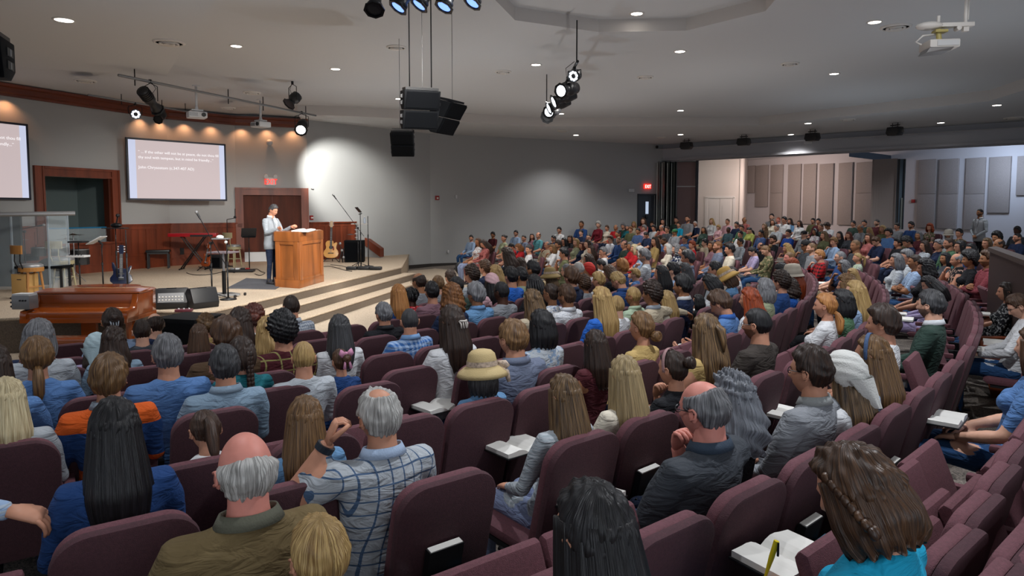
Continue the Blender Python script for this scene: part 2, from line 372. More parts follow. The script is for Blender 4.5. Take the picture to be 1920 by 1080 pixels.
# acoustic panels on the back wall
def apanel(px0,px1,py0,py1,desc,split=None):
    s0,h1=WK.hit(px0,py0); s1,_=WK.hit(px1,py0); _,h0=WK.hit((px0+px1)/2,py1)
    r=MB(); hs=[h0,h1] if split is None else [h0,WK.hit((px0+px1)/2,split)[1],h1]
    root=None
    for i in range(len(hs)-1):
        m=MB(); WK.slab(m,s0,s1,hs[i]+.004,hs[i+1]-.004,.0,.09)
        if root is None:
            root=m.obj('sound_absorber',M_acou,bevel=.01); tag(root,desc,'wall panel','acoustic wall panels')
        else: m.obj('panel_half',M_acou,root,bevel=.01)
AP=[(1394,1417,312,362,'short beige acoustic panel beside the white block wall',None),(1419,1442,311,388,'beige acoustic panel with bottom edge showing, second left of back wall',None),
(1447,1470,310,420,'tall beige acoustic panel, third from left on back wall',362),(1480,1504,309,420,'tall beige acoustic panel, fourth from left on back wall',None),
(1509,1533,308,420,'tall beige acoustic panel with pink tinge, fifth from left',None),(1539,1565,308,420,'tall beige acoustic panel left of widest gap, sixth from left',None),
(1575,1601,306,422,'tall beige acoustic panel just right of widest gap',None),(1608,1638,305,425,'tall beige acoustic panel beside the white wall phone',362),
(1725,1758,300,427,'tall grey acoustic panel right of the red alarm',364),(1764,1800,299,429,'tall grey acoustic panel behind the white sun hat woman',364),
(1814,1850,297,431,'tall grey acoustic panel behind the standing usher',364),(1858,1898,295,399,'shorter grey acoustic panel right of the standing usher',None),(1910,1950,293,366,'grey acoustic panel cut by right photo edge',None)]
for a in AP: apanel(*a)
# partition: pink panel, post, stacked leaves
def face(px0,px1,py0,py1,d,name,m,th=.1,parent=None,bev=0,d2=None):
    d2=d if d2 is None else d2
    a=Vector(atd(px0,py0,d)); b=Vector(atd(px1,py0,d2)); c=Vector(atd((px0+px1)/2,py1,(d+d2)/2))
    mb=MB(); mb.ext([(a.x,a.y,c.z),(b.x,b.y,c.z),(b.x,b.y,a.z),(a.x,a.y,a.z)],(0,th,0)); return mb.obj(name,m,parent,bevel=bev)
def pl(o,l,c,g=None): return tag(o,l,c,g)
o=face(1268,1305,302,430,33.6,'folding_partition',M_part,.1); tag(o,'pink fabric partition panel with white divider left of white wall','partition')
face(1270,1304,304,349,33.58,'upper_fabric',M_pink,.02,o); face(1270,1304,350.5,430,33.58,'lower_fabric',M_pink,.02,o)
face(1269,1305,348.7,350.6,33.56,'divider',M_white,.02,o)
o=face(1306,1310,300,430,33.4,'partition_post',mat('dark_post','3c3b40',.6),.1); tag(o,'dark vertical partition post right of pink panel','post')
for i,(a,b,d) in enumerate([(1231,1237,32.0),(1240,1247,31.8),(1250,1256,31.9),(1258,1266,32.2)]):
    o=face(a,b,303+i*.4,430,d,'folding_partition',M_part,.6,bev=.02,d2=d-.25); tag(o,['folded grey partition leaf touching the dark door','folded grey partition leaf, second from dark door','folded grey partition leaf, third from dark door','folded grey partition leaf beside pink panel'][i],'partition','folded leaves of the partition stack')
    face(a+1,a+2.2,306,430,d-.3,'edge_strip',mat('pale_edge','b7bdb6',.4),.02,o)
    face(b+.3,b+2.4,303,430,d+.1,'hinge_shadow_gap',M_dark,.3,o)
o=face(1639,1684,299,430,26.9,'folding_partition',mat('partition_fabric_pale','8b8280',.95,bump=.2,bscale=250),.12,d2=26.3); tag(o,'wide pale ribbed partition panel right of the tan acoustic panels','partition')
m_r=mat('partition_rib','938a88',.9)
for k in range(9):
    face(1640+k*4.9,1640+k*4.9+.7,300,430,26.88-k*.065,'rib',m_r,.02,o)
o=face(1686,1699,298,430,26.2,'folding_partition',mat('blue_grey_leaf','4c5a66',.5),.4); tag(o,'narrow blue-grey partition end leaf beside pale panel','partition','folded leaves of the partition stack')
face(1686.5,1688.3,298,430,26.1,'seal_strip',M_blk,.05,o); face(1696,1698,298,430,26.1,'seal_strip',M_blk,.05,o); face(1690,1695,371,430,26.12,'lower_plate',M_part,.03,o)
# dark ceiling track from header to partition
a=atd(1592,291,28.5); b=atd(1672,298,31.5); mb=MB(); mb.ext([(a[0],a[1],4.42),(b[0],b[1],4.42),(b[0],b[1],4.7),(a[0],a[1],4.7)],(.2,.2,0)); struct(mb.obj('trim_13',mat('track_dark','2c3640',.6)))
# small wall things
def wallbox(W,px0,px1,py0,py1,name,m,label,cat,th=.06,bev=.008):
    s0,h1=W.hit(px0,py0); s1,h0=W.hit(px1,py1); mb=MB(); W.slab(mb,min(s0,s1),max(s0,s1),h0,h1,0,th); o=mb.obj(name,m,bevel=bev); tag(o,label,cat); return o
def onwall(W,o,px0,px1,py0,py1,name,m,o0,o1):
    s0,h1=W.hit(px0,py0); s1,h0=W.hit(px1,py1); mb=MB(); W.slab(mb,min(s0,s1),max(s0,s1),h0,h1,o0,o1); return mb.obj(name,m,o)
wallbox(WK,1710,1716,374,380,'fire_alarm',M_red,'small red alarm box on the grey wall left of the panels','alarm')
wallbox(WK,1634,1638.5,352,367,'wall_phone',M_white,'white wall phone beside the pale partition panel','telephone')
o=wallbox(WE,1178,1188,354,360,'wall_speaker',M_lgrey,'small grey box on the long wall left of the exit sign','speaker')
o=wallbox(WE,1209.5,1213,403,411,'switch_plate',M_blk,'black switch plate on the grey wall left of the dark door','switch')
o.location=Vector(WE.u)*-2.9*.0
o=wallbox(WE,815.5,823,367,375,'fire_alarm',M_red,'red fire alarm on the middle of the long grey wall','alarm'); onwall(WE,o,818,821,370,373,'strobe',M_white,.06,.09)
wallbox(WE,853,856.5,366,372,'thermostat',M_lgrey,'tiny white thermostat right of the red fire alarm','thermostat')
wallbox(WE,838,841,469,474,'wall_outlet',M_lgrey,'small white outlet low on the grey wall near front row','outlet')
o=wallbox(WD,580,586,404,412,'fire_alarm',M_red,'red fire alarm right of the stage door above the wainscot','alarm'); onwall(WD,o,581,585,407,409.5,'strobe',M_white,.06,.09)
wallbox(WD,582.5,587,348,354,'wall_sensor',M_white,'small white sensor on the lit wall right of stage door','sensor')
# camera dome on the stage wall
s_,h_=WC.hit(505,268); mb=MB(); mb.sph((0,0,0),.1); o=mb.obj('wall_camera',M_lgrey,smooth=True,loc=WC.pt(s_,h_,.12)); tag(o,'round white wall camera above the stage exit sign','camera'); m=MB(); m.cyl((0,0,0),WC.n*-.12,.04); m.obj('bracket',M_lgrey,o)
o=wallbox(WH_,1508,1522,263,269,'wall_unit',M_lgrey,'pale emergency light on header beam above overflow opening','light')
# exit signs
def exitsign(W,px0,px1,py0,py1,label,lamps):
    s0,h1=W.hit(px0,py0); s1,h0=W.hit(px1,py1); mb=MB(); W.slab(mb,s0,s1,h0,h1,.0,.08); o=mb.obj('exit_sign',M_lgrey if lamps else M_exit,bevel=.008); tag(o,label,'exit sign')
    me=textmesh('EXIT',(h1-h0)*.98,'letters',M_exit if lamps else mat('exit_letter_white','ffd0c8',.5,emit=2.5),'CENTER'); t=inst(me,'letters',o)
    ang=math.atan2(W.u.y,W.u.x); t.matrix_world=Matrix.Translation(W.pt((s0+s1)/2,h0+(h1-h0)*.14,.085))@Matrix.Rotation(ang,4,'Z')@Matrix.Rotation(math.pi/2,4,'X')@Matrix.Scale(.78,4,(1,0,0))
    if lamps:
        for q in (-.02,1.02):
            m=MB(); p=W.pt(s0+(s1-s0)*q,h1+.06,.1); m.cyl(p,p+Vector(W.n)*.1-Vector((0,0,.04)),.05,.065); m.cyl(p,p-Vector((0,0,.1)),.015); m.obj('lamp_head',M_lgrey,o)
exitsign(WC,499,516,333,348,'lit red exit sign with two lamp heads above stage door',True)
exitsign(WE,1207,1219,345,354,'small glowing red exit sign above the far dark door',False)
# projection screens
def screen(P0,P1,h0,h1,label,txt,flip):
    W=Wall(P0,P1); r=thing('projection_screen',label,'screen')
    m=MB(); W.slab(m,0,W.len,h0,h1,-.05,0); m.obj('backing',M_blk,r)
    for (a,b,c,d) in [(0,W.len,h1-.05,h1),(0,W.len,h0,h0+.05),(0,.045,h0,h1),(W.len-.045,W.len,h0,h1)]:
        m=MB(); W.slab(m,a,b,c,d,0,.03); m.obj('frame_bar',mat('screen_frame','131a30',.4),r)
    m=MB(); W.slab(m,.24,W.len-.2,h0+.05,h1-.05,0,.012); m.obj('slide',mat('slide_pink','cdbdbe',.8,dim=.22,emit=.88),r)
    for a,b in ((.045,.24),(W.len-.2,W.len-.045)):
        m=MB(); W.slab(m,a,b,h0+.05,h1-.05,0,.012); m.obj('slide_border',mat('slide_marble','c6cce4',.8,dim=.25,emit=.95),r)
    mt=mat('slide_text','f4f0f2',.8,dim=.2,emit=1.05); ang=math.atan2(W.u.y,W.u.x)
    for (t,sz,dx,dz) in txt:
        me=textmesh(t,sz,'slide_text',mt,'LEFT',.001); o=inst(me,'slide_text',r); o['kind']='stuff'
        o.matrix_world=Matrix.Translation(W.pt(.3+dx,h1-dz,.016))@Matrix.Rotation(ang,4,'Z')@Matrix.Rotation(math.pi/2,4,'X')
    return W
TX=[('“ ... If the other will not be at peace, do not thou fill',.108,0,.41),('thy soul with tempest, but in mind be friendly...”',.108,0,.56),('John Chrysostom (c.347-407 AD)',.112,0,.84)]
dL=atd(237,300,19.3); p=dL; q=atd(423,300,21.35)
_,_,zt=atd(235,257,19.3); _,_,zb=atd(240,375,19.3)
screen(p[:2],q[:2],zb,zt,'projection screen with white text left of the stage door',TX,False)
s1,_=WA.hit(48,300); P1=WA.pt(s1,0,.12); P0=WA.pt(s1-2.75,0,.12); zt=WA.hit(42,233)[1]; zb=WA.hit(52,375)[1]
screen(P0[:2],P1[:2],zb,zt,'projection screen cut by the left photo edge',TX,False)
# ceiling
def poly3(name,loops,h,m,up=True):
    V=[[Vector((x,y,0)) for x,y in l] for l in loops]; T=tessellate_polygon(V); flat=[p for l in V for p in l]
    me=bpy.data.meshes.new(name); me.from_pydata([(p.x,p.y,h) for p in flat],[],[tuple(t) for t in T]); me.materials.append(m); me.update()
    o=bpy.data.objects.new(name,me); COL.objects.link(o); return struct(o)
out=[(-16.2,7.5),(-16.2,-7),(24.5,-7),(24.5,17.6),(6.9,32.2),(-3.3,27.5),(-7.0,23.4),(-9.1,22.7),(-10.6,21.1)]
tray=[(-6.7,21.9),(-5.1,22.3),(1.2,25.0),(8.7,24.7),(13.1,19.3),(12.6,16.6),(12.2,7.5),(8,.5),(1,-2.5),(-1.5,5.6),(-4.1,9.9),(-7.7,15.7)]
upr=[(-.8,9.0),(-.33,10.9),(.05,12.3),(1.6,13.1),(3.2,13.0),(4.2,11.75),(4.0,10.0),(3.4,5.5),(.2,5.5)]
out=[(-16.2,7.5),(-16.2,-7),(24.5,-7),(24.5,17.6),(6.9,32.2),(-3.3,27.5),(-7.0,23.4),(-6.7,21.9),(-5.1,22.3),(1.2,25.0),(8.7,24.7),(13.1,19.3),(12.6,16.6),(12.2,7.5),(8,.5),(1,-2.5),(-1.5,5.6),(-4.1,9.9),(-7.7,15.7),(-13.2,13.9)]
me=bpy.data.meshes.new('ceiling_stage'); me.from_pydata([(-7.7,15.7,HT),(-6.7,21.9,HT),(-6.7,23.45,HS),(-9.1,22.7,HS),(-10.6,21.1,HS),(-13.2,13.9,HS),(-7.7,15.7,HS),(-6.7,21.9,HS)],[],[(0,1,4),(1,2,3),(1,3,4),(0,4,5),(0,5,6),(1,2,7)]); me.materials.append(M_ceil); o=bpy.data.objects.new('ceiling_stage',me); COL.objects.link(o); struct(o)
poly3('ceiling',[out],HS,M_ceil); poly3('ceiling_tray',[tray,upr],HT,M_ceil); poly3('ceiling_upper',[upr],HU,M_ceil)
def ring(name,l,h0,h1,m,op=False):
    n=len(l); me=bpy.data.meshes.new(name); me.from_pydata([(x,y,h0) for x,y in l]+[(x,y,h1) for x,y in l],[],[(i,(i+1)%n,(i+1)%n+n,i+n) for i in range(n-(1 if op else 0))]); me.materials.append(m)
    o=bpy.data.objects.new(name,me); COL.objects.link(o); return struct(o)
M_lip=mat('ceiling_lip','bdb9b6',.9)
ring('trim_14',tray,HS,HT,M_lip,True); ring('trim_15',upr,HT,HU,M_lip)
poly3('ceiling_back',[[(6.0,32.2),(24.6,17.0),(24.6,42),(4,42)]],5.0,M_ceil)
# floor in concentric rake
Rs=[.01,6,12.5,14,16,18,19.5,21,23,25,27,36,48]; NA=96
V=[(RC[0]+r*math.cos(2*math.pi*k/NA),RC[1]+r*math.sin(2*math.pi*k/NA),floor_h(r)) for r in Rs for k in range(NA)]
F=[(i*NA+k,(i+1)*NA+k,(i+1)*NA+(k+1)%NA,i*NA+(k+1)%NA) for i in range(len(Rs)-1) for k in range(NA)]
me=bpy.data.meshes.new('floor'); me.from_pydata(V,[],F); me.materials.append(M_floor); o=bpy.data.objects.new('floor',me); COL.objects.link(o); struct(o)
fr=[(RC[0]+12.75*math.cos(a),RC[1]+12.75*math.sin(a),floor_h(12.75)+.004) for a in np.linspace(-1.75,.78,60)]
me=bpy.data.meshes.new('floor_front'); n_=len(fr); me.from_pydata(fr+[(RC[0]+6*(p[0]-RC[0])/12.75,RC[1]+6*(p[1]-RC[1])/12.75,.004) for p in fr]+[(RC[0]+12.5*(p[0]-RC[0])/12.75,RC[1]+12.5*(p[1]-RC[1])/12.75,.004) for p in fr],[],[(i,i+1,i+1+2*n_,i+2*n_) for i in range(n_-1)]+[(i+2*n_,i+1+2*n_,i+1+n_,i+n_) for i in range(n_-1)]); me.materials.append(mat('front_carpet','b4a592',.95,noise=(55,.35,(1,1,1)),bump=.4,bscale=160)); struct(inst_(me,'floor_front'))
# stage platform and steps
S1=at(-260,604,STG); S2=at(0,597,STG); S3=at(265,583,STG); S4=at(395,583,STG); S5=at(752,501,STG)
back=[(-3.95,26.45),(-6.8,23.2),(-8.87,22.4),(-10.3,20.9),(-15.7,8.0)]
mb=MB(); mb.prism([S1,S2,S3,S4,S5]+back,0,STG); o=mb.obj('floor_stage',M_carp); struct(o)
dx,dy=S5[0]-S4[0],S5[1]-S4[1]; dl=math.hypot(dx,dy); nx,ny=dy/dl,-dx/dl; ux,uy=dx/dl,dy/dl
def stp(k,h,e0,e1,name):
    a=.36*k; P=(S4[0]-ux*e0,S4[1]-uy*e0); Q=(S5[0]+ux*e1,S5[1]+uy*e1)
    mb=MB(); mb.prism([P,(P[0]+nx*a,P[1]+ny*a),(Q[0]+nx*a,Q[1]+ny*a),Q],0,h); o=struct(mb.obj(name,M_carp))
    m=MB(); P3=(P[0]+nx*a,P[1]+ny*a); Q3=(Q[0]+nx*a,Q[1]+ny*a)
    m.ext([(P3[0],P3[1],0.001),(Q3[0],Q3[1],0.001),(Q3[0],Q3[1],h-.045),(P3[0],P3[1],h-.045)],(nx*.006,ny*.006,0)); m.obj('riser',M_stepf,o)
    m=MB(); m.tube([(P3[0],P3[1],h-.022),(Q3[0],Q3[1],h-.022)],.022,8); m.obj('nosing',M_carp,o,smooth=True)
stp(1,.374,.9,.25,'floor_step_upper'); stp(2,.187,.6,.3,'floor_step_lower')
mb=MB()
for A,B in ((S1,S2),(S2,S3),(S3,S4),(S4,S5),(S5,back[0])):
    mb.tube([(A[0],A[1],STG-.022),(B[0],B[1],STG-.022)],.024,8)
struct(mb.obj('trim_16',M_carp,smooth=True))
mb=MB()
for A,B in ((S1,S2),(S2,S3),(S3,S4),(S4,S5)):
    d=Vector((B[0]-A[0],B[1]-A[1],0)).normalized(); n_=Vector((d.y,-d.x,0))*.006
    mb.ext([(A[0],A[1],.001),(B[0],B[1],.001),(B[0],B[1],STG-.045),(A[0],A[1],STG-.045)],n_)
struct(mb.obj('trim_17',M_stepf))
# grey mat behind the pulpit
mt=[at(430,540,STG),at(508,541,STG),at(560,530,STG),at(480,521,STG)]
mb=MB(); mb.prism([at(425,541,STG),at(516,543,STG),at(545,527,STG),at(462,522,STG)],STG,STG+.012); o=mb.obj('floor_mat',M_mat); tag(o,'dark grey floor mat under the speaker behind the pulpit','mat')
# ------------------------------------------------------------------ ceiling things
def G(px,py,h): x,y=at(px,py,h); return Vector((x,y,h))
DLL=[(120,37,HS,'round downlight at the upper left corner of the ceiling',.13),(443,86,HT,'downlight left of the hanging speakers, highest of the left ones',.1),(629,129,HT,'downlight above the stage door side, left of hanging speakers',.1),
(748,185,HT,'downlight half hidden behind the largest hanging speaker',.1),(1005,121,HT,'downlight just left of the lit spotlight bar',.1),(1194,25,HU,'downlight inside the upper ceiling recess at top',.1),(1275,96,HT,'downlight below the upper ceiling recess',.1),
(1276,207,HT,'downlight close to the ceiling step right of spotlight bar',.1),(1052,213,HT,'downlight hidden behind the lower end of spotlight bar',.1),(1640,41,HT,'downlight left of the big vent near ceiling projector',.1),(1564,138,HT,'downlight below and left of the ceiling projector',.1),
(1869,197,HS,'downlight on lower ceiling near right photo edge',.11),(1764,230,HS,'downlight right of the rightmost black ceiling speaker',.11),(1515,231,HS,'downlight directly above the third black ceiling speaker',.11),(1483,252,HS,'downlight between second and third black ceiling speakers',.11),
(1276,252,HS,'downlight above the leftmost black ceiling speaker',.11),(1080,253,HS,'downlight on lower ceiling above the far grey wall',.11),(624,239,HS,'downlight on lower ceiling right of the crown moulding end',.11)]
for px,py,h,lb,r in DLL:
    p=G(px,py,h); t=thing('downlight',lb,'light',p-Vector((0,0,.0)),0,'recessed ceiling downlights')
    m=MB(); m.lathe((0,0,0),[(r+.035,0.0),(r+.035,-.008),(r+.005,-.014),(r,-.004)],24,cap=False); m.obj('trim_ring',M_white,t,smooth=True)
    m=MB(); m.lathe((0,0,0),[(r,-.004),(r*.98,-.0085)],24); m.obj('lens',M_lamp,t)
VN=[(317,79,HS,.27,'large round ceiling vent right of upper left downlight'),(160,151,HS,.24,'round ceiling vent near the crown moulding at left'),(472,173,HS,.22,'round ceiling vent between the two stage projectors'),(428,202,HS,.2,'round ceiling vent above the crown right of first projector'),
(743,88,HT,.2,'round ceiling vent beside the hanging speaker cables'),(943,134,HT,.2,'round ceiling vent right of the hanging speakers'),(1210,144,HT,.2,'round ceiling vent in the middle right of spotlight bar'),(1481,119,HT,.2,'round ceiling vent between two downlights right of centre'),
(1680,50,HT,.26,'large round ceiling vent left of the ceiling projector'),(1590,224,HS,.24,'round ceiling vent between black ceiling speakers three and four'),(1054,245,HS,.2,'round ceiling vent near wall below the spotlight bar'),(1902,221,HS,.3,'dark round vent at the right photo edge'),(1240,257,HS,.18,'faint round vent left of the first black ceiling speaker'),(684,241,HS,.22,'grey ceiling vent beside the far wall left of small speaker')]
for px,py,h,r,lb in VN:
    t=thing('ceiling_vent',lb,'vent',G(px,py,h),0,'round ceiling vents')
    m=MB(); m.lathe((0,0,0),[(r,0),(r,-.012),(r*.86,-.035),(r*.8,-.02),(r*.8,0)],28,cap=False); m.obj('outer_ring',M_white,t,smooth=True)
    m=MB(); m.lathe((0,0,0),[(r*.82,-.016),(r*.2,-.016)],28); m.obj('dark_gap',M_blk,t)
    for k in (.62,.36):
        m=MB(); m.lathe((0,0,0),[(r*k,-.018),(r*k*1.02,-.05),(r*(k-.12),-.035),(r*(k-.14),-.018)],28,cap=False); m.obj('cone_ring',M_white,t,smooth=True)
# small dark wall-side ceiling speakers
for px,py,hf,lb in [(1284,264,.36,'leftmost of the four black boxes under the lower ceiling'),(1391,256,.4,'second black ceiling box from the left'),(1519,246,.42,'third black ceiling box from left above header beam'),(1673,234,.46,'rightmost of the four black boxes under the lower ceiling')]:
    p=at(px,py-4,HS); t=thing('ceiling_speaker',lb,'speaker',(p[0],p[1],HS-.28),math.atan2(p[0]+8,-(p[1]-16))+math.pi*0,'black ceiling speakers along the header')
    t.rotation_euler.z=math.atan2(p[1]-15.5,p[0]+5.3)+math.pi/2
    w=.25; m=MB(); m.ext([(-w,0,-.05),(-w*.8,0,.14),(w*.8,0,.14),(w,0,-.05),(w*.7,0,-.15),(-w*.7,0,-.15)],(0,-.3,0)); m.obj('cabinet',M_blk,t,bevel=.012)
    m=MB(); m.box((0,-.15,.2),(.3,.1,.03)); m.cyl((-.1,-.15,.12),(-.1,-.15,.28),.012); m.cyl((.1,-.15,.12),(.1,-.15,.28),.012); m.obj('bracket',M_blkm,t)
    m=MB(); m.box((0,-.305,0),(.34,.02,.16)); m.obj('grille',M_grill,t)
o=MB().sph((0,0,0),.07).obj('security_camera',M_blk,smooth=True,loc=WE.pt(WE.hit(1228,276)[0],WE.hit(1228,276)[1],.15)); tag(o,'tiny dark camera in the corner under the header beam','camera'); m=MB(); m.cyl((0,0,0),(0,.12,.02),.02); m.obj('arm',M_blk,o)
# line array speakers
def hangspk(name,label,c,yaw,wd,ht,dp,tilt,parts,cables,two):
    t=thing(name,label,'speaker',c,yaw,'hanging black loudspeakers')
    T=Matrix.Rotation(tilt,4,'X')
    for k in range(parts):
        h=ht/parts; z0=-k*h; a=math.radians(14)*k
        # trapezoid side profile: y depth, curved front
        m=MB(); y0=-dp/2-.04*k*k*0+.05*k; 
        pr=[(-dp/2+.07*k*1.2,z0-.005),(dp/2,z0-.005),(dp/2-.0,z0-h*.72),(dp/2-.13,z0-h+.005),(-dp/2+.07*(k+1)*1.2,z0-h+.005)]
        m.ext([T@Vector((-wd/2,y,z)) for y,z in pr],T.to_3x3()@Vector((wd,0,0))); q=m.obj('cabinet',M_dark,t,bevel=.012)
        g=MB(); g.ext([T@Vector((-wd/2+.03,pr[0][0]-.008,z0-.03)),T@Vector((wd/2-.03,pr[0][0]-.008,z0-.03)),T@Vector((wd/2-.03,pr[4][0]-.008,z0-h+.03)),T@Vector((-wd/2+.03,pr[4][0]-.008,z0-h+.03))],T.to_3x3()@Vector((0,-.012,0))); g.obj('grille',M_grill,q)
        g=MB(); g.box((0,pr[4][0]-.025,z0-h+.07),(.07,.01,.025),M=T); g.obj('badge',M_lgrey,q)
        for s in (-1,1):
            for zz in (.3,.62):
                g=MB(); g.box((s*(wd/2+.002),dp*.12,z0-h*zz),(.012,.16,h*.2),M=T); g.obj('side_port',M_blk,q)
                g=MB(); g.box((s*(wd/2+.006),dp*.12,z0-h*zz),(.012,.03,h*.16),M=T); g.obj('side_fin',M_grey,q)
    m=MB(); m.box((0,0,.02),(wd*.92,dp*.7,.035),M=T); m.obj('rigging_frame',M_blkm,t)
    return t
def cable(name,label,pts,r,m=None,seg=6):
    mb=MB(); mb.tube(pts,r,seg); o=mb.obj(name,m or M_blkm,smooth=True); return tag(o,label,'cable')
def dface(x,y,tx,ty): return math.atan2(ty-y,tx-x)+math.pi/2   # local -Y looks at the target
x,y,z=atd(788,170,10.2); zt1=z
hangspk('hanging_speaker','largest black hanging loudspeaker, front pair in the cluster',(x,y,z),dface(x,y,1.2,2.5),.52,.56,.42,R_(7),2,2,True)
for px,py,pyt,kk in ((768,166,62,0),(809,168,80,1)):
    a=atd(px,py,10.2 if kk==0 else 10.1); hx=a[0]; b=(a[0],a[1],HT)
    cable('speaker_cable',['left dark cable with plug dropping to the largest hanging speaker','right dark cable with plug dropping to the largest hanging speaker'][kk],[(a[0]-.2,a[1],HT-.12-.05),(a[0]-.17,a[1],HT-.23),(a[0]-.08,a[1],HT-.16),(a[0]-.02,a[1],HT-.1),(a[0],a[1],HT-.2),(a[0],a[1],a[2]+.03)],.009)
    m=MB(); m.cyl((a[0]-.2,a[1],HT-.18),(a[0]-.22,a[1],HT),.018); tag(m.obj('cable_plug',M_blk),['plug on the ceiling left of the speaker cables','plug on the ceiling between the two speaker cables'][kk],'plug')
a=atd(792,168,10.3); cable('hanging_wire','thin pale wire in the middle above largest hanging speaker',[(a[0],a[1],HT),(a[0],a[1],a[2])],.004,M_grey)
x,y,z=atd(842,190,11.6); hangspk('hanging_speaker','black hanging loudspeaker at right of the cluster, side turned',(x,y,z),dface(x,y,9,6),.5,.55,.42,R_(14),2,1,True)
a=atd(848,187,11.6); cable('hanging_wire','thin wire holding the right hanging loudspeaker',[(a[0],a[1],HT),(a[0],a[1],a[2])],.005,M_grey)
x,y,z=atd(754,246,13.6); hangspk('hanging_speaker','smallest black hanging loudspeaker below the cluster near the wall',(x,y,z),dface(x,y,-1.5,3),.44,.5,.4,R_(16),2,1,True)
a=atd(750,246,13.6); cable('hanging_wire','short wires above the smallest hanging loudspeaker',[(a[0],a[1],HT),(a[0],a[1],a[2])],.005,M_grey)
x,y,z=atd(-40,70,6.2); hangspk('hanging_speaker','black loudspeaker cut off by the upper left photo edge',(x,y,z),R_(20),.42,.36,.4,0,1,1,True)
# spotlights (ellipsoidal and par)
def fixture(name,label,c,aim,L=.5,r=.085,lit=0,yoke=True,group='stage spotlights',top=None,fins=False):
    c=Vector(c); t=thing(name,label,'spotlight',c,0,group); d=(Vector(aim)-c).normalized(); Q=d.to_track_quat('Z','Y').to_matrix().to_4x4()
    m=MB(); m.lathe((0,0,0),[(r*.5,-L*.55),(r*.95,-L*.52),(r*1.05,-L*.2),(r*1.0,-L*.05),(r*.72,0),(r*.72,L*.25),(r*.95,L*.3),(r*.98,L*.42),(r*.9,L*.42)],18,M=Q); m.obj('housing',M_blk,t,smooth=True)
    m=MB(); s=r*1.15
    m.lathe((0,0,0),[(s,L*.40),(s*1.12,L*.42),(s*1.12,L*.45),(s*.88,L*.45),(s*.88,L*.41)],8,M=Q); m.obj('gel_frame',M_blkm,t)
    m=MB(); m.lathe((0,0,0),[(r*.86,L*.425),(r*.5,L*.435)],18,M=Q); m.obj('lens',M_lens if lit==2 else (M_lensb if lit==1 else M_blk),t)
    if fins:
        for k in range(5):
            m=MB(); m.lathe((0,0,0),[(r*1.12,-L*(.5-.07*k)),(r*1.12,-L*(.48-.07*k))],14,M=Q); m.obj('cooling_fin',M_blkm,t)
    m=MB(); side=d.cross(Vector((0,0,1))); side=side.normalized() if side.length>.1 else Vector((1,0,0))
    tz=Vector((0,0,L*.42)) if top is None else Vector((0,0,top))
    m.tube([side*r*1.25,side*r*1.25+tz*.8,tz,side*-r*1.25+tz*.8,side*-r*1.25],.010,6); m.obj('yoke',M_blkm,t)
    m=MB(); m.box(tz+Vector((0,0,.035)),(.05,.05,.08)); m.obj('clamp',M_blkm,t)
    m=MB(); m.tube([side*.04+tz,side*.12+tz*.7,side*.1-d*L*.3,-d*L*.5],.006,5); m.obj('power_lead',M_blkm,t)
    return t
def ledpar(name,label,c,aim,r=.11,lit=True,top=.28):
    c=Vector(c); t=thing(name,label,'spotlight',c,0,'stage spotlights'); d=(Vector(aim)-c).normalized(); Q=d.to_track_quat('Z','Y').to_matrix().to_4x4()
    m=MB(); m.lathe((0,0,0),[(r*.5,-.12),(r*.9,-.1),(r,-.02),(r,.06),(r*.93,.06),(r*.93,.03)],20,M=Q); m.obj('housing',M_blk,t,smooth=True)
    for k in range(8):
        a=k*math.pi/4; q=.62 if k else .0
        m=MB(); m.lathe((r*.6*math.cos(a),r*.6*math.sin(a),.03),[(r*.2,0),(r*.2,.012)],8,M=Q); m.obj('led',M_lens if lit else M_grey,t)
    m=MB(); side=d.cross(Vector((0,0,1))).normalized(); m.tube([side*r*1.2,side*r*1.2+Vector((0,0,top*.75)),Vector((0,0,top-.03)),-side*r*1.2+Vector((0,0,top*.75)),-side*r*1.2],.01,6); m.obj('yoke',M_blkm,t)
    m=MB(); m.box((0,0,top),(.05,.05,.08)); m.obj('clamp',M_blkm,t); m=MB(); m.tube([-d*.1,side*.16,side*.18+Vector((0,0,.15)),(0,0,.25)],.006,5); m.obj('power_lead',M_blkm,t)
    return t
def onpipe(A,B,px,py):
    k=(px-960)/FOC/ray(px,py)[1]; f=(k*A.y-A.x)/((B.x-A.x)-k*(B.y-A.y)); f=max(-.02,min(1.02,f)); q=A+(B-A)*f; z=atd(px,py,q.y)[2]
    return (q.x,q.y,z),max(.12,q.z-z-.03)
def fixp(A,B,name,label,px,py,aim,*a,**k):
    c,tp=onpipe(A,B,px,py); k['top']=tp; return fixture(name,label,c,aim,*a,**k)
def parp(A,B,name,label,px,py,aim,r):
    c,tp=onpipe(A,B,px,py); return ledpar(name,label,c,aim,r,True,tp)
# long pipe above the stage
A=Vector(atd(222,141,14.6)); B=Vector(atd(592,217,20.6)); 
pr=thing('lighting_pipe','long grey lighting pipe hanging diagonally over the stage','pipe',A)
m=MB(); m.cyl((0,0,0),B-A,.03,seg=10); m.obj('pipe',M_grey,pr,smooth=True)
for f in (.06,.47,.66,.93):
    p=(B-A)*f; m=MB(); m.cyl(p-Vector((0,0,.15)),(p.x,p.y,HS-A.z),.012); m.obj('hanger_rod',M_blkm,pr)
A2=Vector(atd(165,178,17.4)); B2=Vector(atd(356,210,19.8)); p2=thing('lighting_pipe','short grey lighting pipe close to the crown moulding','pipe',A2)
m=MB(); m.cyl((0,0,0),B2-A2,.022,seg=8); m.obj('pipe',M_grey,p2,smooth=True)
for f in (.3,.7,.95):
    p=(B2-A2)*f; m=MB(); m.cyl(p-Vector((0,0,.1)),(p.x,p.y,HS-A2.z),.01); m.obj('hanger_rod',M_blkm,p2)
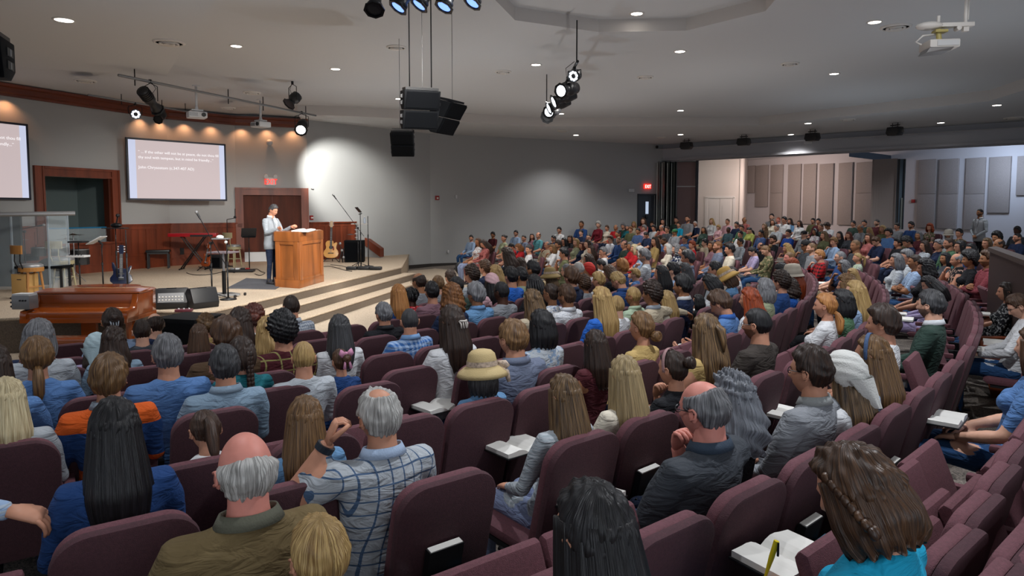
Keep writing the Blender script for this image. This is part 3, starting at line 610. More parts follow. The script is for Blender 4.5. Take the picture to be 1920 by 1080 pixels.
fixp(A,B,'stage_spotlight','long black spotlight with fins hanging at left end of the pipe',283,190,atd(330,250,16.4),.72,.12,1,fins=True)
parp(A2,B2,'stage_spotlight','small round led spotlight with glowing dots left under the pipe',254,214,(0,6,1.5),.13)
fixp(A2,B2,'stage_spotlight','dark spotlight behind the long finned one near the crown',301,220,(-9,12,1),.42,.1,0)
fixture('stage_spotlight','black round spotlight alone on ceiling right of second projector',atd(549,188,18.0),(-9,14,0),.38,.14,0,top=HT-atd(549,188,18.0)[2]-.07)
fixp(A,B,'stage_spotlight','black spotlight with white lens at right end of the pipe',566,238,(-5.2,14,1.2),.5,.15,2)
# projectors
def projector(name,label,px,py,d,lab,yaw,topx=None,sc=1,htop=HS):
    x,y,z=atd(px,py,d); t=thing(name,label,'projector',(x,y,z),yaw,'white ceiling projectors'); s=sc
    m=MB(); m.box((0,0,0),(.42*s,.36*s,.15*s)); m.obj('body',M_lgrey,t,bevel=.03*s)
    m=MB(); m.box((-.1*s,-.185*s,0),(.18*s,.015,.08*s)); m.obj('vent_grille',M_grey,t)
    m=MB(); m.cyl((.12*s,-.17*s,.0),(.12*s,-.21*s,.0),.05*s,seg=16); m.obj('lens',M_blk,t)
    m=MB(); m.box((0,0,.11*s),(.26*s,.22*s,.03)); m.cyl((0,0,.08*s),(0,0,.2*s),.06*s,.03*s); m.obj('mount_plate',M_lgrey,t)
    m=MB(); m.cyl((0,0,.15*s),(0,0,htop-z),.028*s,seg=12); m.obj('pole',M_lgrey,t,smooth=True)
    m=MB(); m.lathe((0,0,htop-z-.03),[(.09,0),(.09,.03)],16); m.obj('ceiling_flange',M_lgrey,t)
    return t
projector('ceiling_projector','white projector on a short pole under the pipe, left one',369,216,16.9,'',R_(35),htop=HS)
projector('ceiling_projector','white projector on a short pole under the pipe, right one',489,234,19.0,'',R_(-35),htop=HS)
x,y,z=atd(1761,86,8.6); t=thing('ceiling_projector','bright white projector with cables hanging at upper right','projector',(x,y,z),R_(-8),'white ceiling projectors')
m=MB(); m.box((0,0,0),(.34,.32,.10)); m.obj('body',M_white,t,bevel=.02)
m=MB(); m.box((.03,-.165,.0),(.24,.012,.06)); m.obj('vent_grille',M_lgrey,t)
m=MB(); m.ext([(-.17,-.16,-.05),(.1,-.16,-.05),(.08,-.12,-.08),(-.19,-.12,-.1)],(0,.24,0)); m.obj('hood',M_grey,t)
m=MB(); m.tube([(-.2,0,.02),(-.26,.02,.06),(-.2,-.02,.12),(-.05,0,.14)],.012,6); m.obj('cable_loop',M_white,t,smooth=True)
m=MB(); m.cyl((0,0,.04),(-.02,0,.2),.03); m.box((.0,0,.17),(.14,.12,.03)); m.obj('mount_neck',mat('brass_tint','b9ab6a',.4),t)
m=MB(); m.box((.12,0,.24),(.5,.1,.05)); m.sph((-.12,0,.24),(.16,.1,.05)); m.cyl((-.02,0,.26),(-.02,0,.36),.02); m.cyl((.2,-.05,.2),(.2,.05,.2),.03); m.obj('support_arm',M_white,t,bevel=.01)
m=MB(); m.cyl((.285,0,.22),(.285,0,HT-z),.02); m.cyl((.315,0,.3),(.315,0,HT-z),.008); m.box((.285,0,.2),(.06,.06,.08)); m.obj('pole',M_white,t)
# unseen spot without a fixture, aimed at the projector to brighten it
spot('projector_fill_spot',(x-.6,y-1.6,HT-.3),(x,y,z+.1),45,(1,1,1),30,.5,.05)
# spotlight bar in the middle
A=Vector(atd(1083,115,12.2)); B=Vector(atd(1024,222,17.2)); t=thing('lighting_pipe','lighting bar near centre of ceiling holding lit spotlights','pipe',A); m=MB(); m.cyl((0,0,0),B-A,.025); m.obj('pipe',M_blkm,t)
for f in (.02,.98): 
    p=(B-A)*f; m=MB(); m.cyl(p,(p.x,p.y,HT-A.z),.012); m.obj('hanger_rod',M_blkm,t)
st=(-8.4,15.6,1.0)
parp(A,B,'stage_spotlight','topmost spotlight of the middle bar with led dots',1077,142,(-5,4,1),.11)
fixp(A,B,'stage_spotlight','brightly lit spotlight of middle bar below the led one',1064,168,(-5,6.5,2.2),.5,.12,2)
fixp(A,B,'stage_spotlight','spotlight in the middle of the bar seen from its side',1056,184,(-9,12,0),.5,.12,2)
fixp(A,B,'stage_spotlight','spotlight of middle bar above the lower bright one',1046,196,(-9,13,0),.5,.12,2)
fixp(A,B,'stage_spotlight','lower brightly lit spotlight near the end of middle bar',1036,208,(-4,7,2),.46,.12,2)
fixp(A,B,'stage_spotlight','lowest unlit spotlight at the end of the middle bar',1030,215,(-2,9,1),.4,.13,0)
# top row of five
A=Vector(atd(660,-40,6.4)); B=Vector(atd(930,-46,6.8))
for i,(px,py,d,ax,lt,lb) in enumerate([(705,-8,6.2,(-1.2,3.8,0),0,'leftmost of five spotlights cut by the top photo edge'),(766,-14,6.3,(-3.2,5.4,.6),1,'second of five spotlights at the top photo edge'),(806,-18,6.35,(-3.2,5.6,.6),1,'third and middle one of five top edge spotlights'),(848,-16,6.4,(-2.4,5.4,.4),1,'fourth of five spotlights at the top photo edge'),(903,-22,6.45,(-2.4,5.6,.6),1,'rightmost of five spotlights cut by the top photo edge')]):
    fixp(A,B,'stage_spotlight',lb,px,py,ax,.42,.075,lt)
t=thing('lighting_pipe','lighting bar above the five top edge spotlights','pipe',A); m=MB(); m.cyl((0,0,0),B-A,.025); m.obj('pipe',M_blkm,t)
# ------------------------------------------------------------------ stage things
def Sg(px,py,h=STG): x,y=at(px,py,h); return (x,y,h)
# pulpit: hexagonal front, base skirt, top band, panels
pa=Vector(at(517,538,STG)); pb=Vector(at(562,541,STG)); pc=Vector(at(607,528,STG))
t=thing('pulpit','large golden wooden pulpit in front of the speaker','pulpit',(0,0,STG))
dn=Vector((-.55,1.35)).normalized()*.62
cen=(pa+pb+pc)/3+dn*.4
def offp(p,k): return Vector(p)+(Vector(p)-cen).normalized()*k
hh=1.22
bk=[pc+dn,pa+dn*.8]
def ringpoly(k): return [tuple(offp(p,k)) for p in (pa,pb,pc,bk[0],bk[1])]
m=MB(); m.prism(ringpoly(-.04),0,1.0); m.obj('body',M_oak,t)
m=MB(); m.prism(ringpoly(.01),0,.17); m.obj('base_skirt',M_oak,t,bevel=.008)
m=MB(); m.prism(ringpoly(.015),1.0,1.2); m.obj('top_band',M_oak,t,bevel=.01)
m=MB(); m.prism(ringpoly(-.01),1.2,1.21); m.obj('desk_top',M_oak,t,bevel=.004)
for (P,Q) in ((pa,pb),(pb,pc)):
    P=offp(P,-.035); Q=offp(Q,-.035); u=(Q-P).normalized(); n=Vector((u.y,-u.x)); L_=(Q-P).length
    for (a,b,c,d,th,nm) in [(0,.13,.17,1.0,.03,'stile'),(L_-.13,L_,.17,1.0,.03,'stile'),(.13,L_-.13,.17,.22,.02,'rail'),(.13,L_-.13,.93,1.0,.03,'rail')]:
        m=MB(); q=[P+u*a,P+u*b]; m.ext([(q[0].x,q[0].y,c),(q[1].x,q[1].y,c),(q[1].x,q[1].y,d),(q[0].x,q[0].y,d)],(n.x*th,n.y*th,0)); m.obj(nm,M_oak,t,bevel=.004)
# bible on the pulpit
def open_book(name,label,loc,rz=0,s=1,tilt=0,group=None,cover=None,cat='book'):
    r=thing(name,label,cat,loc,rz,group); r.rotation_euler.x=tilt
    for sd in (-1,1):
        m=MB(); n=6; top=[];
        for i in range(n+1):
            f=i/n; top.append((sd*f*.135*s,.03*s*math.sin(min(1,f*1.6)*math.pi*.62)*(1-f*.35)+.006))
        poly=[(0,0)]+top+[(sd*.135*s,.004)]
        m.ext([(x,-.1*s,z) for x,z in poly],(0,.2*s,0)); m.obj('page_block',M_paper,r)
    m=MB(); m.box((0,0,.0),(.285*s,.212*s,.006)); m.obj('cover',cover or M_blk,r)
    return r
def closed_book(name,label,loc,rz,m_c,d=(.14,.2,.03),group=None,rx=0,cat='book'):
    r=thing(name,label,cat,loc,rz,group); r.rotation_euler.x=rx
    m=MB(); m.box((0,0,d[2]/2),(d[0]*.96,d[1]*.97,d[2]*.8)); m.obj('pages',M_paper,r)
    m=MB(); m.box((0,0,.0015),(d[0],d[1],.003)); m.box((0,0,d[2]-.0015),(d[0],d[1],.003)); m.box((-d[0]/2,0,d[2]/2),(.003,d[1],d[2])); m.obj('cover',m_c,r)
    return r
p=pb+dn*.45; open_book('open_book','open white book lying on top of the wooden pulpit',(p.x+.12,p.y+.05,STG+1.215),R_(-15),1.5,R_(6))
# grand piano
t=thing('grand_piano','polished honey brown closed grand piano before the stage','piano',(-6.35,10.28,0),R_(2))
W=.76; outl=[(x,y*.72) for x,y in [(-W,0),(W,0),(W,.55),(W-.02,.8),(W-.12,1.0),(W-.3,1.15),(W-.42,1.3),(W-.5,1.5),(W-.62,1.62),(W-.82,1.68),(-W+.35,1.68),(-W+.1,1.6),(-W,1.4)]]
def off(l,k): return [(x+(k if x>0 else -k)*(abs(x)>.6),y) for x,y in l]
m=MB(); m.prism([(x,y) for x,y in outl],.66,.98); m.obj('case',M_piano,t,bevel=.008)
m=MB(); m.prism([(x*1.02,y*1.0+.0) for x,y in outl if y>=.4 or 1],.985,1.005); m.obj('lid',M_piano,t,bevel=.006)
m=MB(); m.ext([(-W*1.02,.02,1.0),(W*1.02,.02,1.0),(W*1.02,.34,1.022),(-W*1.02,.34,1.022)],(0,0,.012)); m.obj('front_lid_flap',M_piano,t)
m=MB(); m.cyl((-W+.02,.35,1.028),(W-.02,.35,1.028),.008,seg=8,mi=0); m.obj('lid_hinge',mat('brass_hinge','e0c48a',.25,metal=.6),t)
m=MB()
m.ext([(-W+.04,-.02,.84),(-W+.04,-.05,.78),(-W+.04,-.28,.76),(-W+.04,-.30,.72),(-W+.04,-.02,.70)],(2*W-.08,0,0)); m.obj('fallboard',M_piano,t,bevel=.006)
m=MB(); m.ext([(-W+.04,-.315,.64),(-W+.04,-.315,.745),(-W+.04,-.285,.76),(-W+.04,-.2,.76),(-W+.04,-.2,.62)],(2*W-.08,0,0)); m.obj('keyslip',M_piano,t,bevel=.008)
m=MB(); m.box((0,.1,.63),(2*W,.9,.06)); m.box((0,-.12,.63),(2*W,.42,.05)); m.obj('keybed',M_piano,t)
for s in (-1,1):
    m=MB(); m.ext([(s*(W-.045)-.045,0,.98),(s*(W-.045)-.045,-.04,.86),(s*(W-.045)-.045,-.09,.79),(s*(W-.045)-.045,-.24,.785),(s*(W-.045)-.045,-.33,.77),(s*(W-.045)-.045,-.35,.70),(s*(W-.045)-.045,-.33,.6),(s*(W-.045)-.045,0,.6)],(.09,0,0)); m.obj('arm_cheek',M_piano,t,bevel=.008)
    m=MB(); m.tube([(s*(W-.13),.0,.62),(s*(W-.13),.0,.4),(s*(W-.13),.0,.08)],[.075,.06,.04],8); m.cyl((s*(W-.13)-.03,0,.05),(s*(W-.13)+.03,0,.05),.05); m.obj('leg',M_piano,t)
m=MB(); m.tube([(-.1,.85,.66),(-.1,.85,.08)],[.075,.04],8); m.obj('leg',M_piano,t)
m=MB(); m.box((0,.05,.3),(.22,.06,.6)); m.box((0,-.02,.1),(.3,.16,.08)); m.obj('pedal_lyre',M_piano,t)
t=thing('piano_bench','long honey brown piano bench in front of the piano','bench',(-5.85,9.25,0),R_(2))
m=MB(); m.box((0,0,.49),(.95,.34,.05)); m.obj('seat_top',M_piano,t,bevel=.01)
m=MB(); m.box((0,0,.42),(.88,.3,.09)); m.obj('apron',M_piano,t)
for a in (-.4,.4):
    for b in (-.12,.12): m=MB(); m.tube([(a,b,.42),(a,b,0)],[.032,.02],8); m.obj('leg',M_piano,t)
# mixer box left of piano, dark bin
x,y,z=atd(47,566,10.0); t=thing('mixer_box','small grey control box with knobs at the left of piano','mixer',(x,y,z)); m=MB(); m.box((0,0,0),(.26,.2,.2)); m.obj('body',M_grey,t,bevel=.015)
m=MB(); m.box((0,0,.11),(.24,.18,.03)); m.obj('top_tray',M_lgrey,t)
for i in range(3): 
    for s in (0,1): m=MB(); m.cyl((-.13+s*.0,-.06,-.06+i*.06),(-.165,-.06,-.06+i*.06),.015) if s==0 else m.cyl((.0+i*.04,-.1,.03),(.0+i*.04,-.115,.03),.012); m.obj('knob',M_blk,t)
m=MB(); m.cyl((.03,0,-.1),(.03,0,-z),.03); m.obj('stand_post',M_blkm,t)
x,y=at(22,660,0.0); t=thing('equipment_bin','dark fabric covered bin at the left below the stage','bin',(-7.3,8.9,0)); m=MB(); m.box((0,0,.3),(.75,.5,.6)); m.obj('body',M_dark,t,bevel=.03); m=MB(); m.tube([(-.3,-.26,.56),(0,-.28,.52),(.3,-.26,.56)],.012); m.obj('handle',M_grey,t)
# subwoofer below the stage
t=thing('subwoofer','big black subwoofer box on the floor at the stage edge','speaker',(-4.85,9.9,0),R_(-16)); m=MB(); m.box((0,.3,.34),(.72,.66,.66)); m.obj('cabinet',M_dark,t,bevel=.015)
m=MB(); m.box((0,-.035,.36),(.62,.012,.5)); m.obj('grille',M_grill,t); m=MB(); m.box((-.02,-.045,.2),(.16,.01,.02)); m.box((-.02,-.045,.26),(.12,.01,.012)); m.obj('badge',M_lgrey,t)
for a in (-.3,.3): m=MB(); m.box((a,.3,.01),(.06,.5,.02)); m.obj('foot',M_blk,t)
# wedge monitors
def wedge(px,py,yaw,label,w=.52,ctrl=False):
    t=thing('stage_monitor',label,'monitor',Sg(px,py),yaw,'black stage monitors'); h=.34
    m=MB(); m.ext([(-w/2,-.17,0),(-w/2,-.20,.1),(-w/2,-.10,h),(-w/2,.02,h),(-w/2,.26,.06),(-w/2,.26,0)],(w,0,0)); m.obj('cabinet',M_blk,t,bevel=.012)
    m=MB(); m.ext([(-w/2+.03,.035,h-.012),(-w/2+.03,.255,.08),(-w/2+.03,.265,.09),(-w/2+.03,.045,h)],(w-.06,0,0)); m.obj('grille',M_grill,t)
    m=MB(); m.box((0,-.05,h+.003),(w*.3,.05,.01)); m.obj('handle_recess',M_dark,t)
    if ctrl:
        m=MB(); m.ext([(-w*.4,-.197,.12),(w*.4,-.197,.12),(w*.4,-.135,.27),(-w*.4,-.135,.27)],(0,-.004,.0)); m.obj('control_panel',M_grey,t)
        for i in range(8):
            m=MB(); m.cyl((-w*.35+i*w*.1,-.165,.21),(-w*.35+i*w*.1,-.19,.205),.011); m.obj('knob',M_white,t)
            m=MB(); m.cyl((-w*.35+i*w*.1,-.18,.16),(-w*.35+i*w*.1,-.205,.155),.011); m.obj('knob',M_white,t)
    return t
wedge(324,577,R_(18),'black stage monitor with a knob panel at stage edge',.5,True); wedge(377,576,R_(52),'plain black stage monitor right of the knob panel one',.46)
o=MB().box((0,0,.02),(.26,.13,.04)).obj('foot_switch',mat('foot_switch_red','5a2530',.5),bevel=.008,loc=Sg(345,584.0),rz=R_(10)); tag(o,'small maroon foot switch box between the two stage monitors','pedal')
for i in range(3): m=MB(); m.cyl((-.08+i*.08,0,.04),(-.08+i*.08,0,.055),.014); m.obj('button',M_lgrey,o)
# stands
def micstand(name,label,px,py,h,base='round',boom=None,mic=True,cat='stand',yaw=0,r=.012):
    t=thing(name,label,cat,Sg(px,py),yaw)
    if base=='round':
        m=MB(); m.lathe((0,0,0),[(.15,0),(.15,.018),(.05,.035),(.02,.05)],24); m.obj('base',M_blkm,t,smooth=True)
    else:
        for k in range(3):
            a=2*math.pi*k/3+.4; m=MB(); m.cyl((0,0,.12),(.28*math.cos(a),.28*math.sin(a),.012),.01,seg=8); m.obj('leg',M_blkm,t)
        m=MB(); m.cyl((0,0,.09),(0,0,.16),.02); m.obj('leg_collar',M_blk,t)
    m=MB(); m.cyl((0,0,.02),(0,0,h*.6),r+.003,seg=10); m.cyl((0,0,h*.6),(0,0,h),r-.002,seg=10); m.obj('pole',M_blkm,t,smooth=True)
    m=MB(); m.cyl((0,0,h*.58),(0,0,h*.64),.02); m.obj('clutch',M_blk,t)
    if boom:
        a,b=Vector(boom[0]),Vector(boom[1]); m=MB(); m.cyl(a,b,.008,seg=8); m.obj('boom',M_blkm,t); m=MB(); m.cyl((-.02,0,h),(.03,0,h),.03); m.obj('boom_joint',M_blk,t)
        if mic:
            d=(b-a).normalized(); m=MB(); m.cyl(b,b+d*.12,.016,.02); m.obj('microphone',M_blk,t); m=MB(); m.sph(b+d*.15,.032,10,7); m.obj('mic_head',M_grey,t,smooth=True)
    return t
def musicstand(px,py,h,label,yaw=0,tab=False,tilt=25,base='round'):
    t=micstand('music_stand',label,px,py,h,base,cat='music stand',yaw=yaw)
    m=MB(); T=Matrix.Translation((0,0,h))@Matrix.Rotation(R_(tilt),4,'X'); m.box((0,0,.09),(.40 if not tab else .26,.02,.26 if not tab else .19),M=T); m.obj('desk',M_blk,t,bevel=.004)
    m=MB(); m.box((0,-.03,-.04),(.36 if not tab else .2,.06,.015),M=T); m.obj('ledge',M_blkm,t)
    return t
# left cluster
t=micstand('music_stand','black stand with flat tray above a lower mixer shelf',151,548,1.02,'round',cat='stand')
m=MB(); m.box((0,0,1.03),(.3,.24,.03)); m.obj('tray',M_blk,t,bevel=.006); m=MB(); m.box((.0,-.02,.74),(.36,.22,.04)); m.obj('shelf',M_lgrey,t,bevel=.006)
for i in range(5): m=MB(); m.cyl((-.13+i*.06,-.1,.76),(-.13+i*.06,-.1,.78),.012); m.obj('knob',M_blk,t)
t=micstand('music_stand','black stand with a tilted tablet holder left of blue bass',194,545,.92,'round',cat='stand')
T=Matrix.Translation((-.1,0,1.05))@Matrix.Rotation(R_(-28),4,'Y'); m=MB(); m.box((0,0,0),(.34,.26,.02),M=T); m.obj('tablet',M_lgrey,t,bevel=.006); m=MB(); m.tube([(0,0,.9),(.02,0,.96),(-.06,0,1.04)],.02,8); m.obj('arm',M_blk,t)
t=micstand('mic_stand','black double stand with clamps holding a small tray above blue bass',221,545,1.3,'tri',cat='stand')
m=MB(); m.box((0,0,1.3),(.46,.2,.02)); m.obj('tray',M_blk,t); m=MB(); m.sph((.02,0,1.36),(.12,.06,.05)); m.cyl((0,0,1.3),(.06,0,1.55),.014); m.sph((.06,0,1.56),.04); m.obj('clamped_gear',M_blkm,t)
micstand('mic_stand','thin black straight stand just right of the blue bass',240,552,1.28,'tri',cat='stand')
# guitars
def guitar(name,label,loc,rz,rx,col,board,hole,elec=False,neckc=None,s=1,stand=True):
    t=thing(name,label,'guitar',loc,rz); T=Matrix.Translation((0,0,.12))@Matrix.Rotation(rx,4,'X')@Matrix.Scale(s,4)
    if elec: pr=[(0,0),(.12,.01),(.18,.07),(.165,.16),(.125,.21),(.15,.27),(.17,.34),(.14,.345),(.09,.29),(.03,.3),(-.05,.3),(-.09,.33),(-.12,.41),(-.155,.42),(-.15,.33),(-.13,.25),(-.13,.2),(-.18,.13),(-.18,.07),(-.12,.01)]
    else:
        pr=[(0,0),(.1,.005),(.175,.05),(.2,.13),(.18,.2),(.135,.26),(.135,.31),(.15,.37),(.16,.42),(.13,.43),(.06,.39),(.045,.47),(-.05,.48),(-.11,.465),(-.145,.42),(-.15,.36),(-.13,.3),(-.14,.25),(-.18,.2),(-.2,.13),(-.175,.05),(-.1,.005)]
    th=.045 if elec else .1
    m=MB(); m.ext([T@Vector((x,-th/2,z)) for x,z in pr],T.to_3x3()@Vector((0,th,0))); m.obj('body',col,t,bevel=.008)
    if not elec:
        m=MB(); m.lathe((0,0,0),[(.052,0),(.052,.002)],20,M=T@Matrix.Translation((0,-th/2-.002,.29))@Matrix.Rotation(R_(90),4,'X')); m.obj('sound_hole',M_blk,t)
        m=MB(); m.ext([T@Vector((x,-th/2-.004,z)) for x,z in [(.04,.33),(.075,.31),(.09,.25),(.075,.2),(.045,.22),(.05,.27)]],T.to_3x3()@Vector((0,.003,0))); m.obj('pickguard',mat('pickguard','7a2a14',.4),t)
    else:
        m=MB()
        for zz in (.1,.2): m.box((0,-th/2-.004,zz),(.09,.01,.025),M=T)
        m.obj('pickups',M_blk,t)
        for k in range(2): m=MB(); m.cyl(T@Vector((.1,-th/2,.09+.04*k)),T@Vector((.1,-th/2-.02,.09+.04*k)),.013); m.obj('knob',M_chrome,t)
    m=MB(); m.box((0,-th/2-.006,.13),(.15 if not elec else .08,.014,.02),M=T); m.obj('bridge',M_blk if not elec else M_chrome,t)
    z0=.42 if not elec else .3; z1=z0+(.42 if not elec else .26)
    m=MB(); m.box((0,-th/2-.004,(z0+z1)/2-.04),(.055,.025,z1-z0+.08),M=T); m.obj('neck',neckc or M_blk,t)
    for k in range(7):
        zz=z0+(z1-z0)*(1-.94**(k*1.9+1))*1.3
        if zz<z1: m=MB(); m.box((0,-th/2-.018,zz),(.055,.004,.005),M=T); m.obj('fret',M_chrome,t)
    m=MB(); m.ext([T@Vector((x,-th/2-.012,z1+z)) for x,z in [(-.025,0),(.025,0),(.04,.04),(.035,.17),(-.035,.17),(-.04,.04)]],T.to_3x3()@Vector((0,.02,0))); m.obj('headstock',mat('headstock_maple','b9a184',.5) if not elec else col,t)
    for k in range(3):
        for sd in (-1,1): m=MB(); m.cyl(T@Vector((sd*.035,-th/2,z1+.05+k*.045)),T@Vector((sd*.062,-th/2,z1+.05+k*.045)),.010); m.obj('tuning_peg',M_lgrey,t)
    m=MB()
    for k in range(6): m.box(((k-2.5)*.007,-th/2-.02,(z1+.13)/2),(.0015,.002,z1-.12),M=T)
    m.obj('strings',M_grey,t)['kind']='stuff'
    if stand:
        g=thing('guitar_stand','black folding stand holding the '+label.split(' guitar')[0]+' guitar','stand',loc,rz)
        for sd in (-1,1):
            m=MB(); m.tube([(0,.1,.3),(sd*.12,.02,.12),(sd*.26,-.05,.0)],.012,7); m.obj('front_leg',M_blk,g)
            m=MB(); m.tube([(sd*.08,.06,.13),(sd*.1,-.1,.1),(sd*.1,-.13,.13)],.012,7); m.obj('cradle_arm',M_blk,g)
        m=MB(); m.tube([(0,.12,.34),(0,.24,.0)],.012,7); m.obj('rear_leg',M_blk,g)
    return t
guitar('acoustic_guitar','natural wood acoustic guitar right of the pulpit',Sg(621,491),R_(4),R_(-12),mat('spruce_top','cf9a56',.35,noise=(3,.15,(1,1,.1)),coat=.3),None,None,s=1.2,neckc=mat('dark_fretboard','3a3230',.5))
guitar('bass_guitar','dark blue electric bass guitar standing behind the piano',Sg(228,545),R_(20),R_(-14),mat('blue_lacquer','08122c',.25,coat=.4),None,None,True,s=1.15)
guitar('electric_guitar','orange and black electric guitar on stand below red keyboard',Sg(385,508),R_(-25),R_(-16),mat('orange_lacquer','8a3c12',.3,coat=.3),None,None,True,s=.9,neckc=mat('dark_fretboard','3a3230',.5))
# floor mic lying stand by bass
a=Vector(Sg(218,545)); cable('mic_boom_arm','black boom arm leaning low beside the blue bass guitar',[a+Vector((0,0,.02)),Vector(Sg(278,548))+Vector((0,0,.06))],.014)
# keyboard
t=thing('stage_keyboard','bright red stage keyboard on a black cross stand','keyboard',Sg(365,505),R_(10)); m=MB(); m.box((0,0,.98),(1.28,.32,.1)); m.obj('case',mat('red_keyboard','a3101c',.3),t,bevel=.012)
m=MB(); m.box((.05,.12,1.0),(1.1,.1,.01)); m.box((.05,.165,.985),(1.1,.012,.03)); m.obj('keys',M_white,t); m=MB(); m.box((0.25,-.165,.96),(.6,.01,.05)); m.obj('rear_panel',M_blk,t)
g=thing('keyboard_stand','black cross stand carrying the red stage keyboard','stand',Sg(365,505),R_(10))
for yy in (-.12,.12):
    for sd in (-1,1): m=MB(); m.cyl((sd*.34,yy,.02),(-sd*.3,yy,.925),.018); m.obj('leg',M_blkm,g)
for sd in (-1,1): m=MB(); m.cyl((sd*.34,-.25,.02),(sd*.34,.25,.02),.018); m.obj('foot',M_blkm,g); m=MB(); m.cyl((sd*.3,-.17,.915),(sd*.3,.17,.915),.016); m.obj('rest_bar',M_blkm,g)
# black bench at wall
def bench(px,py,w,label):
    t=thing('keyboard_bench',label,'bench',Sg(px,py),R_(20)); m=MB(); m.box((0,0,.5),(w,.36,.07)); m.obj('seat',M_blk,t,bevel=.02); m=MB(); m.box((0,0,.44),(w-.06,.3,.05)); m.obj('apron',M_blk,t)
    for a in (-1,1):
        for b in (-1,1): m=MB(); m.box((a*(w/2-.05),b*.13,.21),(.04,.04,.42)); m.obj('leg',M_blk,t)
bench(298,503,.62,'black keyboard bench against the wainscot left of red keyboard')
# stools
def stool(px,py,h,label,yaw,wood,s=1,backz=.34):
    t=thing('bar_stool',label,'stool',Sg(px,py),yaw,'round swivel stools on the stage'); r=.2*s
    m=MB(); m.lathe((0,0,h),[(r*.9,-.06),(r,-.02),(r,.02),(r*.8,.045),(.01,.05)],24); m.obj('seat_cushion',M_grey,t,smooth=True)
    m=MB(); m.lathe((0,0,h),[(r*1.02,-.1),(r*1.04,-.03),(r*.98,-.02)],24); m.obj('seat_ring',wood,t)
    for k in range(4):
        a=math.pi/4+k*math.pi/2; m=MB(); m.tube([(r*.75*math.cos(a),r*.75*math.sin(a),h-.08),(r*1.05*math.cos(a),r*1.05*math.sin(a),0)],[.024,.018],8); m.obj('leg',wood,t)
    for k in range(4):
        a=math.pi/4+k*math.pi/2; b=a+math.pi/2; q=r*.93; m=MB(); m.cyl((q*math.cos(a),q*math.sin(a),h*.38),(q*math.cos(b),q*math.sin(b),h*.38),.011,seg=7); m.obj('rung',wood,t)
    for sd in (-1,1): m=MB(); m.tube([(sd*.09,r*.9,h-.04),(sd*.1,r*1.15,h+.1),(sd*.1,r*1.1,h+backz-.05)],.011,7); m.obj('back_post',M_blkm if wood is not M_w2 else wood,t)
    m=MB(); n=7; pts=[(-.2+.4*i/n*1.0,r*1.12-.05*(1-((i-n/2)/(n/2))**2)*-1) for i in range(n+1)]
    for i in range(n):
        (x0,y0),(x1,y1)=pts[i],pts[i+1]; m.ext([(x0,y0,h+backz-.1),(x1,y1,h+backz-.1),(x1,y1,h+backz+.06),(x0,y0,h+backz+.06)],(0,.025,0))
    m.obj('backrest',wood,t)
    return t
M_w1=mat('stool_wood_tan','a8824a',.45); M_w2=mat('stool_wood_pale','9b9272',.5)
stool(61,560,.62,'round stool with orange-brown back beside the pale box',R_(150),mat('stool_wood_orange','9c6a30',.45),1.0)
stool(121,540,.62,'round stool with pale back behind the left music stands',R_(170),M_w2,1.0)
stool(440,500,.62,'round stool with pale back right of red keyboard',R_(150),M_w2,.95)
t=thing('cajon_box','plain tan wooden box drum left of the orange backed stool','box',Sg(36,562),R_(-8)); m=MB(); m.box((0,.15,.24),(.3,.3,.48)); m.obj('body',mat('cajon_tan','b08a50',.5),t,bevel=.008); m=MB(); m.box((.02,-.003,.38),(.09,.006,.012)); m.obj('slot',M_blk,t)
# drum kit behind the acrylic shield
dx,dy,_=Sg(68,545)
dkx,dky=at(64,533,STG)
t=thing('drum_kit','black drum kit behind the clear shield','drum kit',(dkx+.12,dky+.45,STG),R_(20))
T=Matrix.Rotation(R_(90),4,'X'); m=MB(); m.lathe((0,0,0),[(.27,-.2),(.28,-.2),(.28,.2),(.27,.2)],24,M=Matrix.Translation((0,0,.3))@T); m.obj('bass_drum',M_blk,t,smooth=False)
for (x,y,z,r,h,n_) in [(-.22,-.1,.62,.15,.2,'rack_tom'),(.18,-.1,.62,.15,.2,'rack_tom'),(.52,.25,.38,.2,.36,'floor_tom'),(-.5,.3,.5,.18,.14,'snare_drum')]:
    m=MB(); m.lathe((x,y,z),[(r,0),(r,h),(r*.97,h+.005)],20); m.obj(n_,M_blk,t); m=MB(); m.lathe((x,y,z+h),[(r*.96,.004),(r*.96,.008)],20); m.obj('drum_head',M_dark,t); m=MB(); m.lathe((x,y,z+h-.01),[(r*1.03,0),(r*1.03,.018)],20); m.obj('hoop',M_chrome,t)
for (x,y,z,r) in [(-.6,-.1,1.0,.2),(.5,-.2,1.1,.23),(.2,.5,.98,.22)]:
    m=MB(); m.lathe((x,y,z),[(r,0),(r*.3,.012),(r*.12,.03),(.01,.035)],24); m.obj('cymbal',mat('dark_cymbal','4d4235',.35,metal=.7),t); m=MB(); m.cyl((x,y,.02),(x,y,z+.06),.012,seg=8); m.obj('cymbal_stand',M_chrome,t)
    for k in range(3): a=k*2.1; m=MB(); m.cyl((x,y,.25),(x+.22*math.cos(a),y+.22*math.sin(a),.01),.009,seg=6); m.obj('stand_leg',M_chrome,t)
